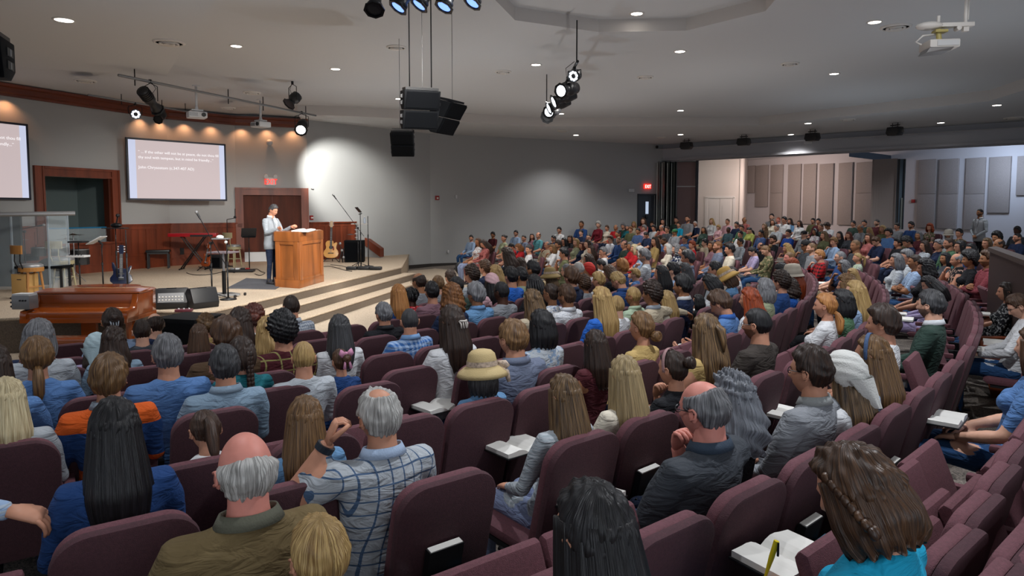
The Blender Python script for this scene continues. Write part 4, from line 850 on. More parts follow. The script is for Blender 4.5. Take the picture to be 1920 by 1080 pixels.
# acrylic shield with steel top bar
t=thing('drum_shield','clear acrylic drum shield with a grey top bar','screen',Sg(60,530)); bx,by,_=Sg(60,530)
sh=[(-110,543),(27,545),(95,547),(132,543)]
sh=[Vector(at(a,b,STG)) for a,b in sh]
for i in range(3):
    P,Q=sh[i],sh[i+1]; m=MB(); m.ext([(P.x-bx,P.y-by,.02),(Q.x-bx,Q.y-by,.02),(Q.x-bx,Q.y-by,1.62),(P.x-bx,P.y-by,1.62)],(0.0,.012,0)); m.obj('acrylic_panel',M_glass,t)
for P in sh[1:]: 
    m=MB(); m.box((P.x-bx,P.y-by,.82),(.03,.03,1.62)); m.obj('clear_hinge',mat('hinge_clear','aab6c0',.3,alpha=.55),t)
a=atd(-70,403,13.0); b=atd(141,400,13.9)
m=MB(); m.cyl((a[0]-bx,a[1]-by,a[2]-STG),(b[0]-bx,b[1]-by,b[2]-STG),.045,seg=10); m.obj('top_bar',M_grey,t)
o=MB().ext([(-.5,0,0),(.5,0,0),(.5,0,1.55),(-.5,0,1.55)],(0,.06,0)).obj('sound_baffle',mat('dark_teal_panel','1c2428',.7),loc=(at(-3,538,STG)[0],at(-3,538,STG)[1]+.1,STG),rz=R_(-5)); tag(o,'dark sound panel at the left edge behind the shield','panel')
t=micstand('mic_stand','overhead mic boom stand above the drum kit',50,535,1.2,'tri',((-.25,0,1.22),(.3,0,1.32)))
# dark equipment table in front of drums
t=thing('equipment_table','low dark table in front of the drum kit','table',Sg(85,545),R_(3)); m=MB(); m.box((0,0,.5),(.95,.4,.05)); m.obj('top',M_dark,t)
for a in (-.42,.42):
    for b in (-.15,.15): m=MB(); m.box((a,b,.24),(.04,.04,.48)); m.obj('leg',M_blk,t)
m=MB(); m.box((-.2,.1,.3),(.5,.15,.36)); m.obj('skirt',M_dark,t)
# boom mic, pedestal table, round-base stand at stage front
t=micstand('mic_stand','tall boom microphone stand left of the pedestal table',398,560,1.05,'tri',((.32,0,.62),(-.2,0,1.5)),yaw=R_(-12))
t=thing('pedestal_table','rolling pedestal table with flat grey top near stage front','table',Sg(421,556),R_(-5)); m=MB(); m.box((0,0,.86),(.48,.36,.03)); m.obj('top',mat('table_top_mauve','6a6066',.5),t,bevel=.006)
m=MB(); m.cyl((0,0,.05),(0,0,.5),.038,seg=12); m.obj('column',M_blkm,t); m=MB(); m.cyl((0,0,.5),(0,0,.85),.025,seg=12); m.obj('inner_column',M_chrome,t)
for a in (-1,1):
    m=MB(); m.box((a*.15,-.08,.045),(.34,.05,.04),rz=a*.6); m.box((a*.15,.1,.045),(.34,.05,.04),rz=-a*.6); m.obj('base_foot',M_grey,t); m=MB(); m.cyl((a*.3,-.2,.03),(a*.33,-.2,.03),.03); m.cyl((a*.3,.2,.03),(a*.33,.2,.03),.03); m.obj('caster',M_blk,t)
t=micstand('mic_stand','round-base microphone stand with tray right of pedestal table',428,562,1.12,'round'); m=MB(); m.box((-.1,0,1.14),(.3,.14,.02)); m.obj('tray',M_grey,t); m=MB(); m.sph((-.12,0,1.17),(.07,.05,.04)); m.sph((.0,-.03,1.08),.03); m.obj('small_gear',M_lgrey,t)
t=micstand('lamp_stand','tall thin black stand with side arm left of stage door',428,500,1.4,'round'); m=MB(); m.tube([(0,0,1.4),(.22,0,1.44),(.24,0,1.46),(.25,0,1.72)],.01,7); m.sph((.24,0,1.47),.04); m.obj('side_arm',M_blkm,t)
musicstand(468,507,.98,'black music stand in front of the stage door',R_(30),False,25)
# amp, pedals and bag
o=MB().box((0,0,.2),(.42,.34,.4)).obj('guitar_amp',M_blk,bevel=.02,loc=Sg(408,503),rz=R_(-10)); tag(o,'small black amplifier under the grey pedestal table','amplifier'); m=MB(); m.box((0,-.175,.18),(.36,.01,.28)); m.obj('grille',M_grill,o)
t=thing('pedal_board','flat black pedal board with pedals right of the pale stool','pedals',Sg(452,510),R_(8)); m=MB(); m.box((0,0,.04),(.7,.32,.07)); m.obj('bag',M_blk,t,bevel=.03)
for i in range(4): m=MB(); m.box((-.22+.13*i,.02,.09),(.09,.12,.04)); m.obj('pedal',[M_grey,M_lgrey,M_blk,M_red][i],t,bevel=.006)
# right cluster
o=thing('guitar_amp','large dark amplifier cabinet near the ramp wall','amplifier',Sg(664,492),R_(4)); m=MB(); m.box((0,.15,.36),(.62,.36,.7)); m.obj('cabinet',M_dark,o,bevel=.02); m=MB(); m.box((0,-.035,.38),(.54,.012,.54)); m.obj('grille',M_grill,o); m=MB(); m.box((.22,-.04,.4),(.04,.012,.5)); m.obj('side_strip',M_blkm,o)
t=thing('conga_stand','tangle of black percussion hardware left of the dark amplifier','stand',Sg(642,493)); 
for k in range(5): m=MB(); m.tube([(.1*math.cos(k*1.7),.1*math.sin(k*1.7),.02),(.05*math.cos(k*2.3),0,.3+.06*k)],.014,6); m.obj('hardware_bar',M_blkm,t)
for k in range(3): m=MB(); m.sph((-.05+.05*k,-.05,.62-.22*k),.045,8,6); m.obj('round_fitting',M_grey,t)
t=micstand('mic_stand','tall boom microphone stand near the stage right edge',672,500,1.15,'tri',((.18,0,.9),(-.62,0,2.0)),yaw=R_(0))
musicstand(677,501,1.62,'black music stand with a steeply tilted desk at stage right',R_(-60),True,40)
micstand('mic_stand','straight black stand at far right of the stage cluster',691,500,1.5,'round')
t=thing('utensil_stand','small stand with white shelf and tiers at stage right','stand',Sg(669,488)); m=MB(); m.box((.12,0,1.22),(.52,.26,.03)); m.obj('white_shelf',M_white,t)
for k in range(4): m=MB(); m.cyl((0,0,.62+.13*k),(0,0,.65+.13*k),.06,seg=12); m.obj('tier',M_lgrey,t)
m=MB(); m.cyl((0,0,0),(0,0,1.2),.02); m.obj('post',M_grey,t); m=MB(); m.lathe((-.18,0,.86),[(.16,0),(.05,.02),(.01,.03)],18); m.obj('tray',M_blk,t)
xx,yy,_=Sg(669,488); o=MB().lathe((0,0,0),[(.035,0),(.038,.02),(.038,.15),(.015,.2),(.015,.22)],14).obj('water_bottle',mat('clear_bottle','c8d8ee',.1,alpha=.5),smooth=True,loc=(xx+.28,yy,STG+1.236)); tag(o,'clear plastic water bottle on the white shelf at stage right','bottle'); m=MB(); m.cyl((0,0,.22),(0,0,.24),.016); m.obj('cap',M_white,o)
t=thing('pedal_board','pile of black pedals and cables at right of the stage','pedals',Sg(683,506)); 
for (a,b,c,d) in [(-.35,0,.3,.2),(-.02,.05,.34,.24),(.33,-.04,.34,.2)]: m=MB(); m.box((a,b,.05),(c,d,.09)); m.obj('pedal',M_blk,t,bevel=.03)
for i,(pts,lb) in enumerate([([(620,497),(640,499),(655,503),(668,505)],'thin black cable on the carpet between guitar and pedals'),([(601,501),(620,500),(646,507),(660,509)],'thin black cable curving behind the pulpit foot'),([(470,507),(482,505),(490,510),(497,512),(488,517),(478,514)],'looped black cable on the carpet left of speaker'),([(350,512),(365,516),(395,515),(425,509),(440,512)],'black cable lying under the red keyboard')]):
    P=[Vector(Sg(*q)) for q in pts]; fine=[]
    for j in range(len(P)-1):
        for f in range(5):
            u=f/5; p0=P[max(j-1,0)];p1=P[j];p2=P[j+1];p3=P[min(j+2,len(P)-1)]
            fine.append(.5*((2*p1)+(-p0+p2)*u+(2*p0-5*p1+4*p2-p3)*u*u+(-p0+3*p1-3*p2+p3)*u**3)+Vector((0,0,.008)))
    cable('floor_cable',lb,fine+[P[-1]+Vector((0,0,.008))],.01)
o=MB().cyl((0,0,0),(0,0,.004),.19,seg=28).obj('floor_disc',mat('tan_floor_disc','7a6c5c',.9),loc=(*at(366,552,STG),STG)); tag(o,'round darker disc on the stage carpet behind the monitors','floor disc'); o.scale=(2.2,1.2,1)
a=WB.hit(352,471) if False else WC.hit(340,471)
sx,hx=WB.hit(340,471); mb=MB(); WB.slab(mb,sx-.06,sx+.06,hx-.1,hx+.1,.04,.06); o=mb.obj('wall_outlet',M_blk); tag(o,'black outlet plate on the wainscot under the red keyboard','outlet')
# sound booth half wall at the right
bx=[atd(1850,470,12.6),atd(1935,497,10.2)]
P=Vector((*at(1856,463,1.75),0)); Q=Vector((*at(1960,500,1.75),0)); 
t=thing('sound_booth','dark wood sound booth half wall at right photo edge','booth wall',(P.x,P.y,.2)); d=Q-P
m=MB(); m.ext([(0,0,0),(d.x,d.y,0),(d.x,d.y,1.5),(0,0,1.5)],(.12,.1,0)); m.obj('panel',mat('booth_wood','35241f',.5),t); m=MB(); m.ext([(-.08,-.08,1.5),(d.x-.08,d.y-.08,1.5),(d.x+.22,d.y+.2,1.5),(.22,.2,1.5)],(0,0,.05)); m.obj('cap',mat('booth_cap','4a403b',.4),t)
x,y=at(1912,472,1.75); o=thing('laptop','open silver laptop on the sound booth ledge','laptop',(x+.5,y+.1,1.76),R_(35)); m=MB(); m.box((0,0,.01),(.34,.24,.015)); m.obj('keyboard_base',M_grey,o); m=MB(); m.box((0,.12,.13),(.34,.012,.24)); m.obj('screen_lid',M_lgrey,o)
# ------------------------------------------------------------------ people: materials
def body_material():
    m=bpy.data.materials.new('clothes_and_skin'); m.use_nodes=True; nt=m.node_tree; N=nt.nodes; L=nt.links.new; b=N['Principled BSDF']
    def attr(n,ty='OBJECT',out='Color'):
        a=N.new('ShaderNodeAttribute'); a.attribute_type=ty; a.attribute_name=n; return a.outputs[out]
    def math_(op,a,b_=None,c=None,clamp=False):
        q=N.new('ShaderNodeMath'); q.operation=op; q.use_clamp=clamp
        for i,v in enumerate((a,b_,c)):
            if v is None: continue
            if isinstance(v,(int,float)): q.inputs[i].default_value=v
            else: L(v,q.inputs[i])
        return q.outputs[0]
    def mix(f,a,b_):
        q=N.new('ShaderNodeMix'); q.data_type='RGBA'
        if isinstance(f,(int,float)): q.inputs[0].default_value=f
        else: L(f,q.inputs[0])
        for i,v in ((6,a),(7,b_)):
            if isinstance(v,tuple): q.inputs[i].default_value=v
            else: L(v,q.inputs[i])
        return q.outputs[2]
    arm=attr('arm','GEOMETRY','Fac'); leg=attr('leg','GEOMETRY','Fac'); fac=attr('fac','GEOMETRY','Fac'); brd=attr('brd','GEOMETRY','Fac')
    skin=attr('skin'); shirt=attr('shirt'); shirt2=attr('shirt2'); pants=attr('pants'); hair=attr('hairc')
    sleeve=attr('sleeve',out='Fac'); pl=attr('pantlen',out='Fac'); pat=attr('pat',out='Fac'); ps=attr('ps',out='Fac'); beard=attr('beard',out='Fac')
    tc=N.new('ShaderNodeTexCoord'); sp=N.new('ShaderNodeSeparateXYZ'); L(tc.outputs['Object'],sp.inputs[0])
    # checks: lines along x and z (and y)
    def band(c,off=0.0,w_=.5):
        f=math_('FRACT',math_('ADD',math_('MULTIPLY',c,ps),off+50.0)); return math_('LESS_THAN',f,w_)
    xy=math_('ADD',sp.outputs[0],math_('MULTIPLY',sp.outputs[1],.6))
    bx=band(xy); bz=band(sp.outputs[2])
    chk=math_('MULTIPLY',math_('ADD',bx,bz),.5)
    tx=math_('MAXIMUM',band(xy,0,.12),band(sp.outputs[2],0,.12))
    vo=N.new('ShaderNodeTexVoronoi'); L(tc.outputs['Object'],vo.inputs['Vector']); L(ps,vo.inputs['Scale'])
    dots=math_('LESS_THAN',vo.outputs['Distance'],.33)
    st=band(sp.outputs[2],0,.5)
    nz=N.new('ShaderNodeTexNoise'); L(tc.outputs['Object'],nz.inputs['Vector']); L(ps,nz.inputs['Scale']); bl=math_('GREATER_THAN',nz.outputs[0],.55)
    def isp(k): return math_('COMPARE',pat,float(k),.3)
    f=math_('MULTIPLY',isp(1),chk)
    for k,v in ((2,tx),(3,dots),(4,st),(5,bl)): f=math_('ADD',f,math_('MULTIPLY',isp(k),v))
    f=math_('MULTIPLY',f,1.0,clamp=True)
    cs=mix(f,shirt,shirt2)
    # fabric mottling
    n2=N.new('ShaderNodeTexNoise'); n2.inputs['Scale'].default_value=5; n2.inputs['Detail'].default_value=4; L(tc.outputs['Object'],n2.inputs['Vector'])
    hsv=N.new('ShaderNodeHueSaturation'); L(cs,hsv.inputs['Color']); L(math_('ADD',math_('MULTIPLY',n2.outputs[0],.3),.85),hsv.inputs['Value'])
    hs2=N.new('ShaderNodeHueSaturation'); L(pants,hs2.inputs['Color']); L(math_('ADD',math_('MULTIPLY',n2.outputs[0],.5),.75),hs2.inputs['Value'])
    isleg=math_('GREATER_THAN',leg,.02); c=mix(isleg,hsv.outputs[0],hs2.outputs[0])
    isshoe=math_('GREATER_THAN',leg,1.08)
    legskin=math_('MULTIPLY',math_('GREATER_THAN',leg,pl),math_('LESS_THAN',leg,1.08))
    armskin=math_('GREATER_THAN',arm,sleeve)
    sk=math_('MAXIMUM',legskin,armskin)
    n3=N.new('ShaderNodeTexNoise'); n3.inputs['Scale'].default_value=22; L(tc.outputs['Object'],n3.inputs['Vector'])
    hs3=N.new('ShaderNodeHueSaturation'); L(skin,hs3.inputs['Color']); L(math_('ADD',math_('MULTIPLY',n3.outputs[0],.3),.85),hs3.inputs['Value'])
    c=mix(sk,c,hs3.outputs[0]); c=mix(isshoe,c,(.03,.028,.03,1))
    c=mix(math_('MULTIPLY',math_('MULTIPLY',math_('SUBTRACT',brd,.15,None,True),beard),.82),c,hair)
    c=mix(math_('GREATER_THAN',fac,.5),c,(.03,.02,.018,1))
    c=mix(math_('MULTIPLY',math_('LESS_THAN',fac,-.5),.6),c,(.36,.11,.09,1))
    L(c,b.inputs['Base Color'])
    L(math_('SUBTRACT',.88,math_('MULTIPLY',sk,.38)),b.inputs['Roughness'])
    b.inputs['Specular IOR Level'].default_value=.3
    # folds
    mp=N.new('ShaderNodeMapping'); mp.inputs['Scale'].default_value=(6,6,13); mp.inputs['Rotation'].default_value=(.4,.5,0); L(tc.outputs['Object'],mp.inputs[0])
    n4=N.new('ShaderNodeTexNoise'); n4.inputs['Scale'].default_value=1.3; n4.inputs['Detail'].default_value=3; n4.inputs['Distortion'].default_value=1.6; L(mp.outputs[0],n4.inputs['Vector'])
    bp=N.new('ShaderNodeBump'); bp.inputs['Distance'].default_value=.03; L(math_('SUBTRACT',.75,math_('MULTIPLY',sk,.7)),bp.inputs['Strength']); L(n4.outputs[0],bp.inputs['Height']); L(bp.outputs[0],b.inputs['Normal'])
    return m
M_body=body_material()
def hair_material():
    m=bpy.data.materials.new('hair_strands'); m.use_nodes=True; nt=m.node_tree; N=nt.nodes; L=nt.links.new; b=N['Principled BSDF']
    a=N.new('ShaderNodeAttribute'); a.attribute_type='OBJECT'; a.attribute_name='hairc'
    a2=N.new('ShaderNodeAttribute'); a2.attribute_type='OBJECT'; a2.attribute_name='hairc2'
    h=N.new('ShaderNodeAttribute'); h.attribute_name='hs'
    n=N.new('ShaderNodeTexNoise'); n.inputs['Scale'].default_value=1; n.inputs['Detail'].default_value=4; L(h.outputs['Vector'],n.inputs['Vector'])
    r=N.new('ShaderNodeValToRGB'); r.color_ramp.elements[0].position=.38; r.color_ramp.elements[1].position=.66; L(n.outputs[0],r.inputs[0])
    mx=N.new('ShaderNodeMix'); mx.data_type='RGBA'; L(r.outputs[0],mx.inputs[0]); L(a.outputs['Color'],mx.inputs[6]); L(a2.outputs['Color'],mx.inputs[7]); L(mx.outputs[2],b.inputs['Base Color'])
    b.inputs['Roughness'].default_value=.42; b.inputs['Specular IOR Level'].default_value=.45
    bp=N.new('ShaderNodeBump'); bp.inputs['Strength'].default_value=.7; bp.inputs['Distance'].default_value=.010; L(n.outputs[0],bp.inputs['Height']); L(bp.outputs[0],b.inputs['Normal'])
    return m
M_hair=hair_material()
def objmat(name,rough=.8,bump=.3,bs=120):
    "plain cloth whose colour is the object property hatc"
    m=bpy.data.materials.new(name); m.use_nodes=True; nt=m.node_tree; N=nt.nodes; L=nt.links.new; b=N['Principled BSDF']
    a=N.new('ShaderNodeAttribute'); a.attribute_type='OBJECT'; a.attribute_name='hatc'; L(a.outputs['Color'],b.inputs['Base Color']); b.inputs['Roughness'].default_value=rough
    tc=N.new('ShaderNodeTexCoord'); n=N.new('ShaderNodeTexNoise'); n.inputs['Scale'].default_value=bs; L(tc.outputs['Object'],n.inputs['Vector']); bp=N.new('ShaderNodeBump'); bp.inputs['Strength'].default_value=bump; bp.inputs['Distance'].default_value=.01; L(n.outputs[0],bp.inputs['Height']); L(bp.outputs[0],b.inputs['Normal'])
    return m
M_hat=objmat('hat_cloth')
# ------------------------------------------------------------------ head
def head_pts(d):
    x=d[:,0]*.077; y=d[:,1]*.098; z=d[:,2]*.118
    t=np.clip(-d[:,2],0,1); front=np.clip(d[:,1],0,1); back=np.clip(-d[:,1],0,1)
    x=x*(1-.34*t**1.6)*(1-.05*front); y=np.where(d[:,1]>0,y*(1-.10*t**2),y*(1-.42*t**1.3)); y=y+.014*t
    w=(.009+.006*np.clip((.015-z)/.05,0,1)); bump=np.interp(z,[-.046,-.034,-.028,.018],[0,.018,.024,0])
    fr=(d[:,1]>.2)
    y=y+fr*bump*np.exp(-(x/w)**2)
    y=y-fr*.009*np.exp(-((np.abs(x)-.031)/.014)**2-((z-.008)/.012)**2)
    y=y+fr*.006*np.exp(-((z-.028)/.01)**2)*np.exp(-(x/.05)**4)
    y=y+fr*.007*np.exp(-(x/.022)**2)*(np.exp(-((z+.058)/.006)**2)+np.exp(-((z+.071)/.006)**2))
    y=y+fr*.007*np.exp(-(x/.022)**2-((z+.100)/.014)**2)
    x=x*(1+.05*np.exp(-((z+.02)/.02)**2)*front)
    return np.stack([x,y,z],1)
def sph_dirs(nl,nr,gam=1.0):
    D=[]
    for i in range(nr+1):
        th=math.pi*i/nr
        for k in range(nl):
            u=k/nl*2-1; a=math.copysign(abs(u)**gam,u)*math.pi      # denser near the face
            D.append((math.sin(th)*math.sin(a),math.sin(th)*math.cos(a),math.cos(th)))
    F=[(i*nl+k,i*nl+(k+1)%nl,(i+1)*nl+(k+1)%nl,(i+1)*nl+k) for i in range(nr) for k in range(nl)]
    return np.array(D),F
HD_,HF_=sph_dirs(44,36,1.35)
HP=head_pts(HD_)
HFAC=np.zeros(len(HP)); fr=HD_[:,1]>.2
HFAC+=1.4*fr*np.exp(-((np.abs(HP[:,0])-.031)/.011)**2-((HP[:,2]-.007)/.0065)**2)
HFAC-=1.2*fr*np.exp(-((HP[:,0])/.022)**2-((HP[:,2]+.064)/.008)**2)
HBRD=((HP[:,2]<-.028-.02*np.clip(.06-np.abs(HP[:,0]),0,1))&(HP[:,1]>-.005)&~((np.abs(HP[:,0])<.02)&(HP[:,2]>-.044))&~((np.abs(HP[:,0])<.024)&(HP[:,2]>-.08)&(HP[:,2]<-.048)&(HP[:,1]>.06))).astype(float)
def ears():
    m=MB()
    for s in (-1,1):
        T=Matrix.Translation((s*.079,-.006,-.008))@Matrix.Rotation(s*R_(-22),4,'Z')
        m.sph((0,0,0),(.009,.018,.031),8,6,M=T); m.lathe((0,0,0),[(.0,0)],3) if 0 else None
        m.tube([T@Vector((s*.007,.010,-.018)),T@Vector((s*.011,-.010,-.01)),T@Vector((s*.012,-.014,.012)),T@Vector((s*.010,-.004,.026)),T@Vector((s*.006,.012,.02))],.0055,6)
    return m
EARS=ears()
# ------------------------------------------------------------------ hands: palm, four fingers and a thumb
def hand(m,M,side,curl=.5):
    "M places the wrist; +Y towards the fingers, palm facing -Z; side +1 right hand"
    m.tube([M@Vector((0,-.01,0)),M@Vector((0,.03,.002)),M@Vector((0,.075,0)),M@Vector((0,.092,-.004))],[(.018,.026),(.017,.036),(.014,.041),(.010,.036)],10,up=(M.to_3x3()@Vector((0,0,1))))
    for k,(x,l,r) in enumerate([(-.030,.066,.0082),(-.010,.076,.0088),(.010,.071,.0085),(.029,.056,.0075)]):
        x*=-side; a=curl*.5; p=Vector((x,.085,-.002)); P=[p-Vector((0,.02,0)),p]
        for s_ in (.42,.32,.26):
            a+=curl*.75; p=p+Vector((x*.06,math.cos(a),-math.sin(a)))*l*s_; P.append(p.copy())
        m.tube([M@q for q in P],[r,r*1.05,r,r*.92,r*.7],7)
    P=[Vector((-side*.026,.015,-.004)),Vector((-side*.045,.045,-.014)),Vector((-side*.050,.075,-.024-.01*curl)),Vector((-side*.044,.097,-.036-.012*curl))]
    m.tube([M@q for q in P],[.013,.0125,.0105,.008],7)
def look(p,fwd,upv):
    f=Vector(fwd).normalized(); u=Vector(upv); x=f.cross(u).normalized(); u=x.cross(f)
    return Matrix(((x.x,f.x,u.x,p[0]),(x.y,f.y,u.y,p[1]),(x.z,f.z,u.z,p[2]),(0,0,0,1)))
SITH=Vector((0,-.085,1.20))
# arms per pose: (elbow, wrist, hand forward, hand up) for right(+x) and left(-x)
POSES={
 'l':dict(r=((.25,.02,.70),(.13,.26,.62),(-.4,1,-.25),(0,.2,1)),l=((-.25,.02,.70),(-.13,.26,.62),(.4,1,-.25),(0,.2,1)),hd=4),
 'x':dict(r=((.24,.07,.74),(-.06,.16,.80),(-1,.1,.2),(.0,1,.4)),l=((-.24,.07,.74),(.06,.20,.76),(1,.05,.1),(0,1,.4)),hd=0),
 'r':dict(r=((.24,.06,.72),(.15,.30,.70),(-.3,1,.1),(.6,0,-.8)),l=((-.24,.06,.72),(-.15,.30,.70),(.3,1,.1),(-.6,0,-.8)),hd=30),
 'c':dict(r=((.22,.14,.72),(.07,.10,.98),(-.25,-.35,1),(.3,1,.2)),l=((-.24,.05,.70),(.02,.20,.68),(1,.3,0),(0,.3,1)),hd=8),
 'a':dict(r=((.42,-.12,.97),(.66,-.22,.93),(1,-.15,-.35),(0,-.3,1)),l=((-.25,.02,.70),(-.13,.26,.62),(.4,1,-.25),(0,.2,1)),hd=3),
 'A':dict(l=((-.42,-.12,.97),(-.66,-.22,.93),(-1,-.15,-.35),(0,-.3,1)),r=((.25,.02,.70),(.13,.26,.62),(-.4,1,-.25),(0,.2,1)),hd=3),
 'h':dict(l=((-.36,.06,.84),(-.20,-.02,1.12),(.35,-.1,1),(-1,.3,.1)),r=((.25,.02,.70),(.13,.26,.62),(-.4,1,-.25),(0,.2,1)),hd=6),
 'w':dict(r=((.26,.02,.72),(.16,.22,.74),(-.3,1,-.1),(.4,0,1)),l=((-.25,.06,.70),(-.22,.30,.68),(.2,1,0),(-.6,0,-.8)),hd=26),
 'd':dict(r=((.24,.06,.72),(.1,.30,.66),(-.3,1,-.1),(0,.2,1)),l=((-.24,.06,.72),(-.1,.30,.66),(.3,1,-.1),(0,.2,1)),hd=32),
 'S':dict(stand=1,hd=22,r=((.28,.08,1.17),(.24,.36,1.27),(.1,1,.25),(-.9,0,.5)),l=((-.27,.10,1.16),(-.20,.38,1.30),(-.1,1,.3),(.7,-.3,.7))),
 'U':dict(stand=1,hd=-2,r=((.27,.02,1.13),(.06,.16,.97),(-.9,.3,-.3),(0,1,.5)),l=((-.27,.02,1.13),(-.06,.17,.96),(.9,.3,-.3),(0,1,.5))),
}
def kd_of(pts):
    k=kdtree.KDTree(len(pts))
    for i,p in enumerate(pts): k.insert(p,i)
    k.balance(); return k
BASEC={}
def body_base(sex,pose):
    "remeshed torso, arms and legs with region attributes, one continuous surface"
    key=(sex,pose)
    if key in BASEC: return BASEC[key]
    P=POSES[pose]; stand=P.get('stand',0); mb=MB(); AR=[]; LG=[]
    def mark(n0,arm,leg):
        k=len(mb.v)-n0
        AR.extend(arm if hasattr(arm,'__len__') else [arm]*k); LG.extend(leg if hasattr(leg,'__len__') else [leg]*k)
    f=sex=='f'; sw=.165 if f else .195; seg=16
    if not stand:
        T=[((0,.02,.435),.13,.165,.15),((0,.015,.50),.135,.185,.1),((0,-.01,.58),.125,.165 if f else .165,-.2),((0,-.035,.68),.112,.135 if f else .158,-.2),((0,-.065,.82),.118,.150 if f else .178,-.2),((0,-.085,.92),.112,.160 if f else .19,-.2),((0,-.10,.99),.092,.155 if f else .185,-.2),((0,-.103,1.035),.074,.105 if f else .125,-.2),((0,-.10,1.065),.062,.072 if f else .082,-.2)]
    else:
        T=[((0,.0,.80),.10,.15,.2),((0,0,.92),.125,.165,.1),((0,.0,1.02),.125,.165,-.2),((0,.0,1.14),.115,.15 if f else .165,-.2),((0,-.005,1.28),.12,.178,-.2),((0,-.01,1.38),.112,.188,-.2),((0,-.012,1.45),.09,.18,-.2),((0,-.01,1.495),.074,.12,-.2),((0,-.0,1.53),.06,.078,-.2)]
    n0=len(mb.v); mb.tube([t[0] for t in T],[(t[1],t[2]) for t in T],seg,up=(0,1,0)); mark(n0,0.,[t[3] for t in T for _ in range(seg)])
    if f and not stand:
        for s in (-1,1): n0=len(mb.v); mb.sph((s*.062,.035,.865),(.062,.055,.062),10,8); mark(n0,0.,-.2)
    shz=.985 if not stand else 1.435; shy=-.09 if not stand else -.01
    for s,k in ((1,'r'),(-1,'l')):
        el,wr,_,_=P[k]; sh=Vector((s*(sw-.012),shy,shz)); el=Vector(el); wr=Vector(wr)
        if f: el.x*=.92
        up1=sh.lerp(el,.33)+Vector((s*.012,0,0)); mid=sh.lerp(el,.7); fa=el.lerp(wr,.3)
        pts=[sh-Vector((s*.07,0,-.0)),sh,up1,mid,el,fa,el.lerp(wr,.7),wr]
        c=1. if f else 1.18; rr=[.05*c,.062*c,.056*c,.047*c,.043*c,.044*c,.034*c,.027*c]; aa=[0.,.0,.22,.38,.5,.65,.85,1.]
        n0=len(mb.v); mb.tube(pts,rr,12); mark(n0,[a for a in aa for _ in range(12)],-.2)
    for s in (-1,1):
        if not stand:
            pts=[(s*.085,.0,.475),(s*.10,.12,.50),(s*.115,.30,.515),(s*.125,.43,.50),(s*.125,.475,.44),(s*.12,.46,.28),(s*.115,.45,.12),(s*.115,.45,.06)]
            rr=[.09,.088,.074,.064,.060,.056,.042,.038]; la=[.06,.15,.35,.5,.56,.75,.95,1.02]
            foot=[(s*.115,.40,.045),(s*.12,.47,.055),(s*.128,.56,.04),(s*.132,.64,.03)]
        else:
            o=.04 if s>0 else -.02
            pts=[(s*.085,0,.88),(s*.09,.005,.74),(s*.095,.01,.58),(s*.10,.015,.46),(s*.10,.0,.34),(s*.10,-.01,.2),(s*.105,-.015,.08)]
            rr=[.088,.082,.068,.058,.056,.05,.048]; la=[.06,.15,.35,.5,.7,.9,1.02]
            foot=[(s*.105,-.07,.045),(s*.108,.0,.055),(s*.118,.09,.04),(s*.125,.17,.03)]
        n0=len(mb.v); mb.tube(pts,rr,12); mark(n0,0.,[a for a in la for _ in range(12)])
        n0=len(mb.v); mb.tube(foot,[(.04,.038),(.05,.042),(.036,.046),(.024,.034)],10,up=(0,0,1)); mark(n0,0.,1.3)
    me=mb.mesh('tmp',[]); ob=bpy.data.objects.new('tmp',me); COL.objects.link(ob)
    md=ob.modifiers.new('r','REMESH'); md.mode='VOXEL'; md.voxel_size=.0165; md.use_smooth_shade=True
    sm=ob.modifiers.new('s','SMOOTH'); sm.factor=.5; sm.iterations=4
    dm=ob.modifiers.new('d','DECIMATE'); dm.ratio=.55
    me2=bpy.data.meshes.new_from_object(ob.evaluated_get(bpy.context.evaluated_depsgraph_get())); bpy.data.objects.remove(ob)
    kd=kd_of(mb.v); n=len(me2.vertices); co=np.zeros(n*3); me2.vertices.foreach_get('co',co); co=co.reshape(-1,3)
    arm=np.zeros(n); leg=np.zeros(n); AR=np.array(AR); LG=np.array(LG)
    for i in range(n):
        q=kd.find_n(co[i],4); w=np.array([1/(d+.004)**2 for _,_,d in q]); ix=[j for _,j,_ in q]
        arm[i]=(AR[ix]*w).sum()/w.sum(); leg[i]=(LG[ix]*w).sum()/w.sum()
    F=[tuple(p.vertices) for p in me2.polygons]
    BASEC[key]=(co,F,arm,leg); bpy.data.meshes.remove(me2); return BASEC[key]
BODYC={}
def head_matrix(sex,pose,yaw,extra=0):
    P=POSES[pose]; base=Vector((0,-.10,1.06)) if not P.get('stand') else Vector((0,.0,1.53))
    hc=SITH.copy() if not P.get('stand') else Vector((0,.02,1.685))
    Rm=Matrix.Rotation(R_(yaw),4,'Z')@Matrix.Rotation(R_(-(P['hd'])),4,'X')
    off=Rm.to_3x3()@(hc-base-Vector((0,0,.03)))
    return Matrix.Translation(base+Vector((0,0,.03))+off)@Rm, base
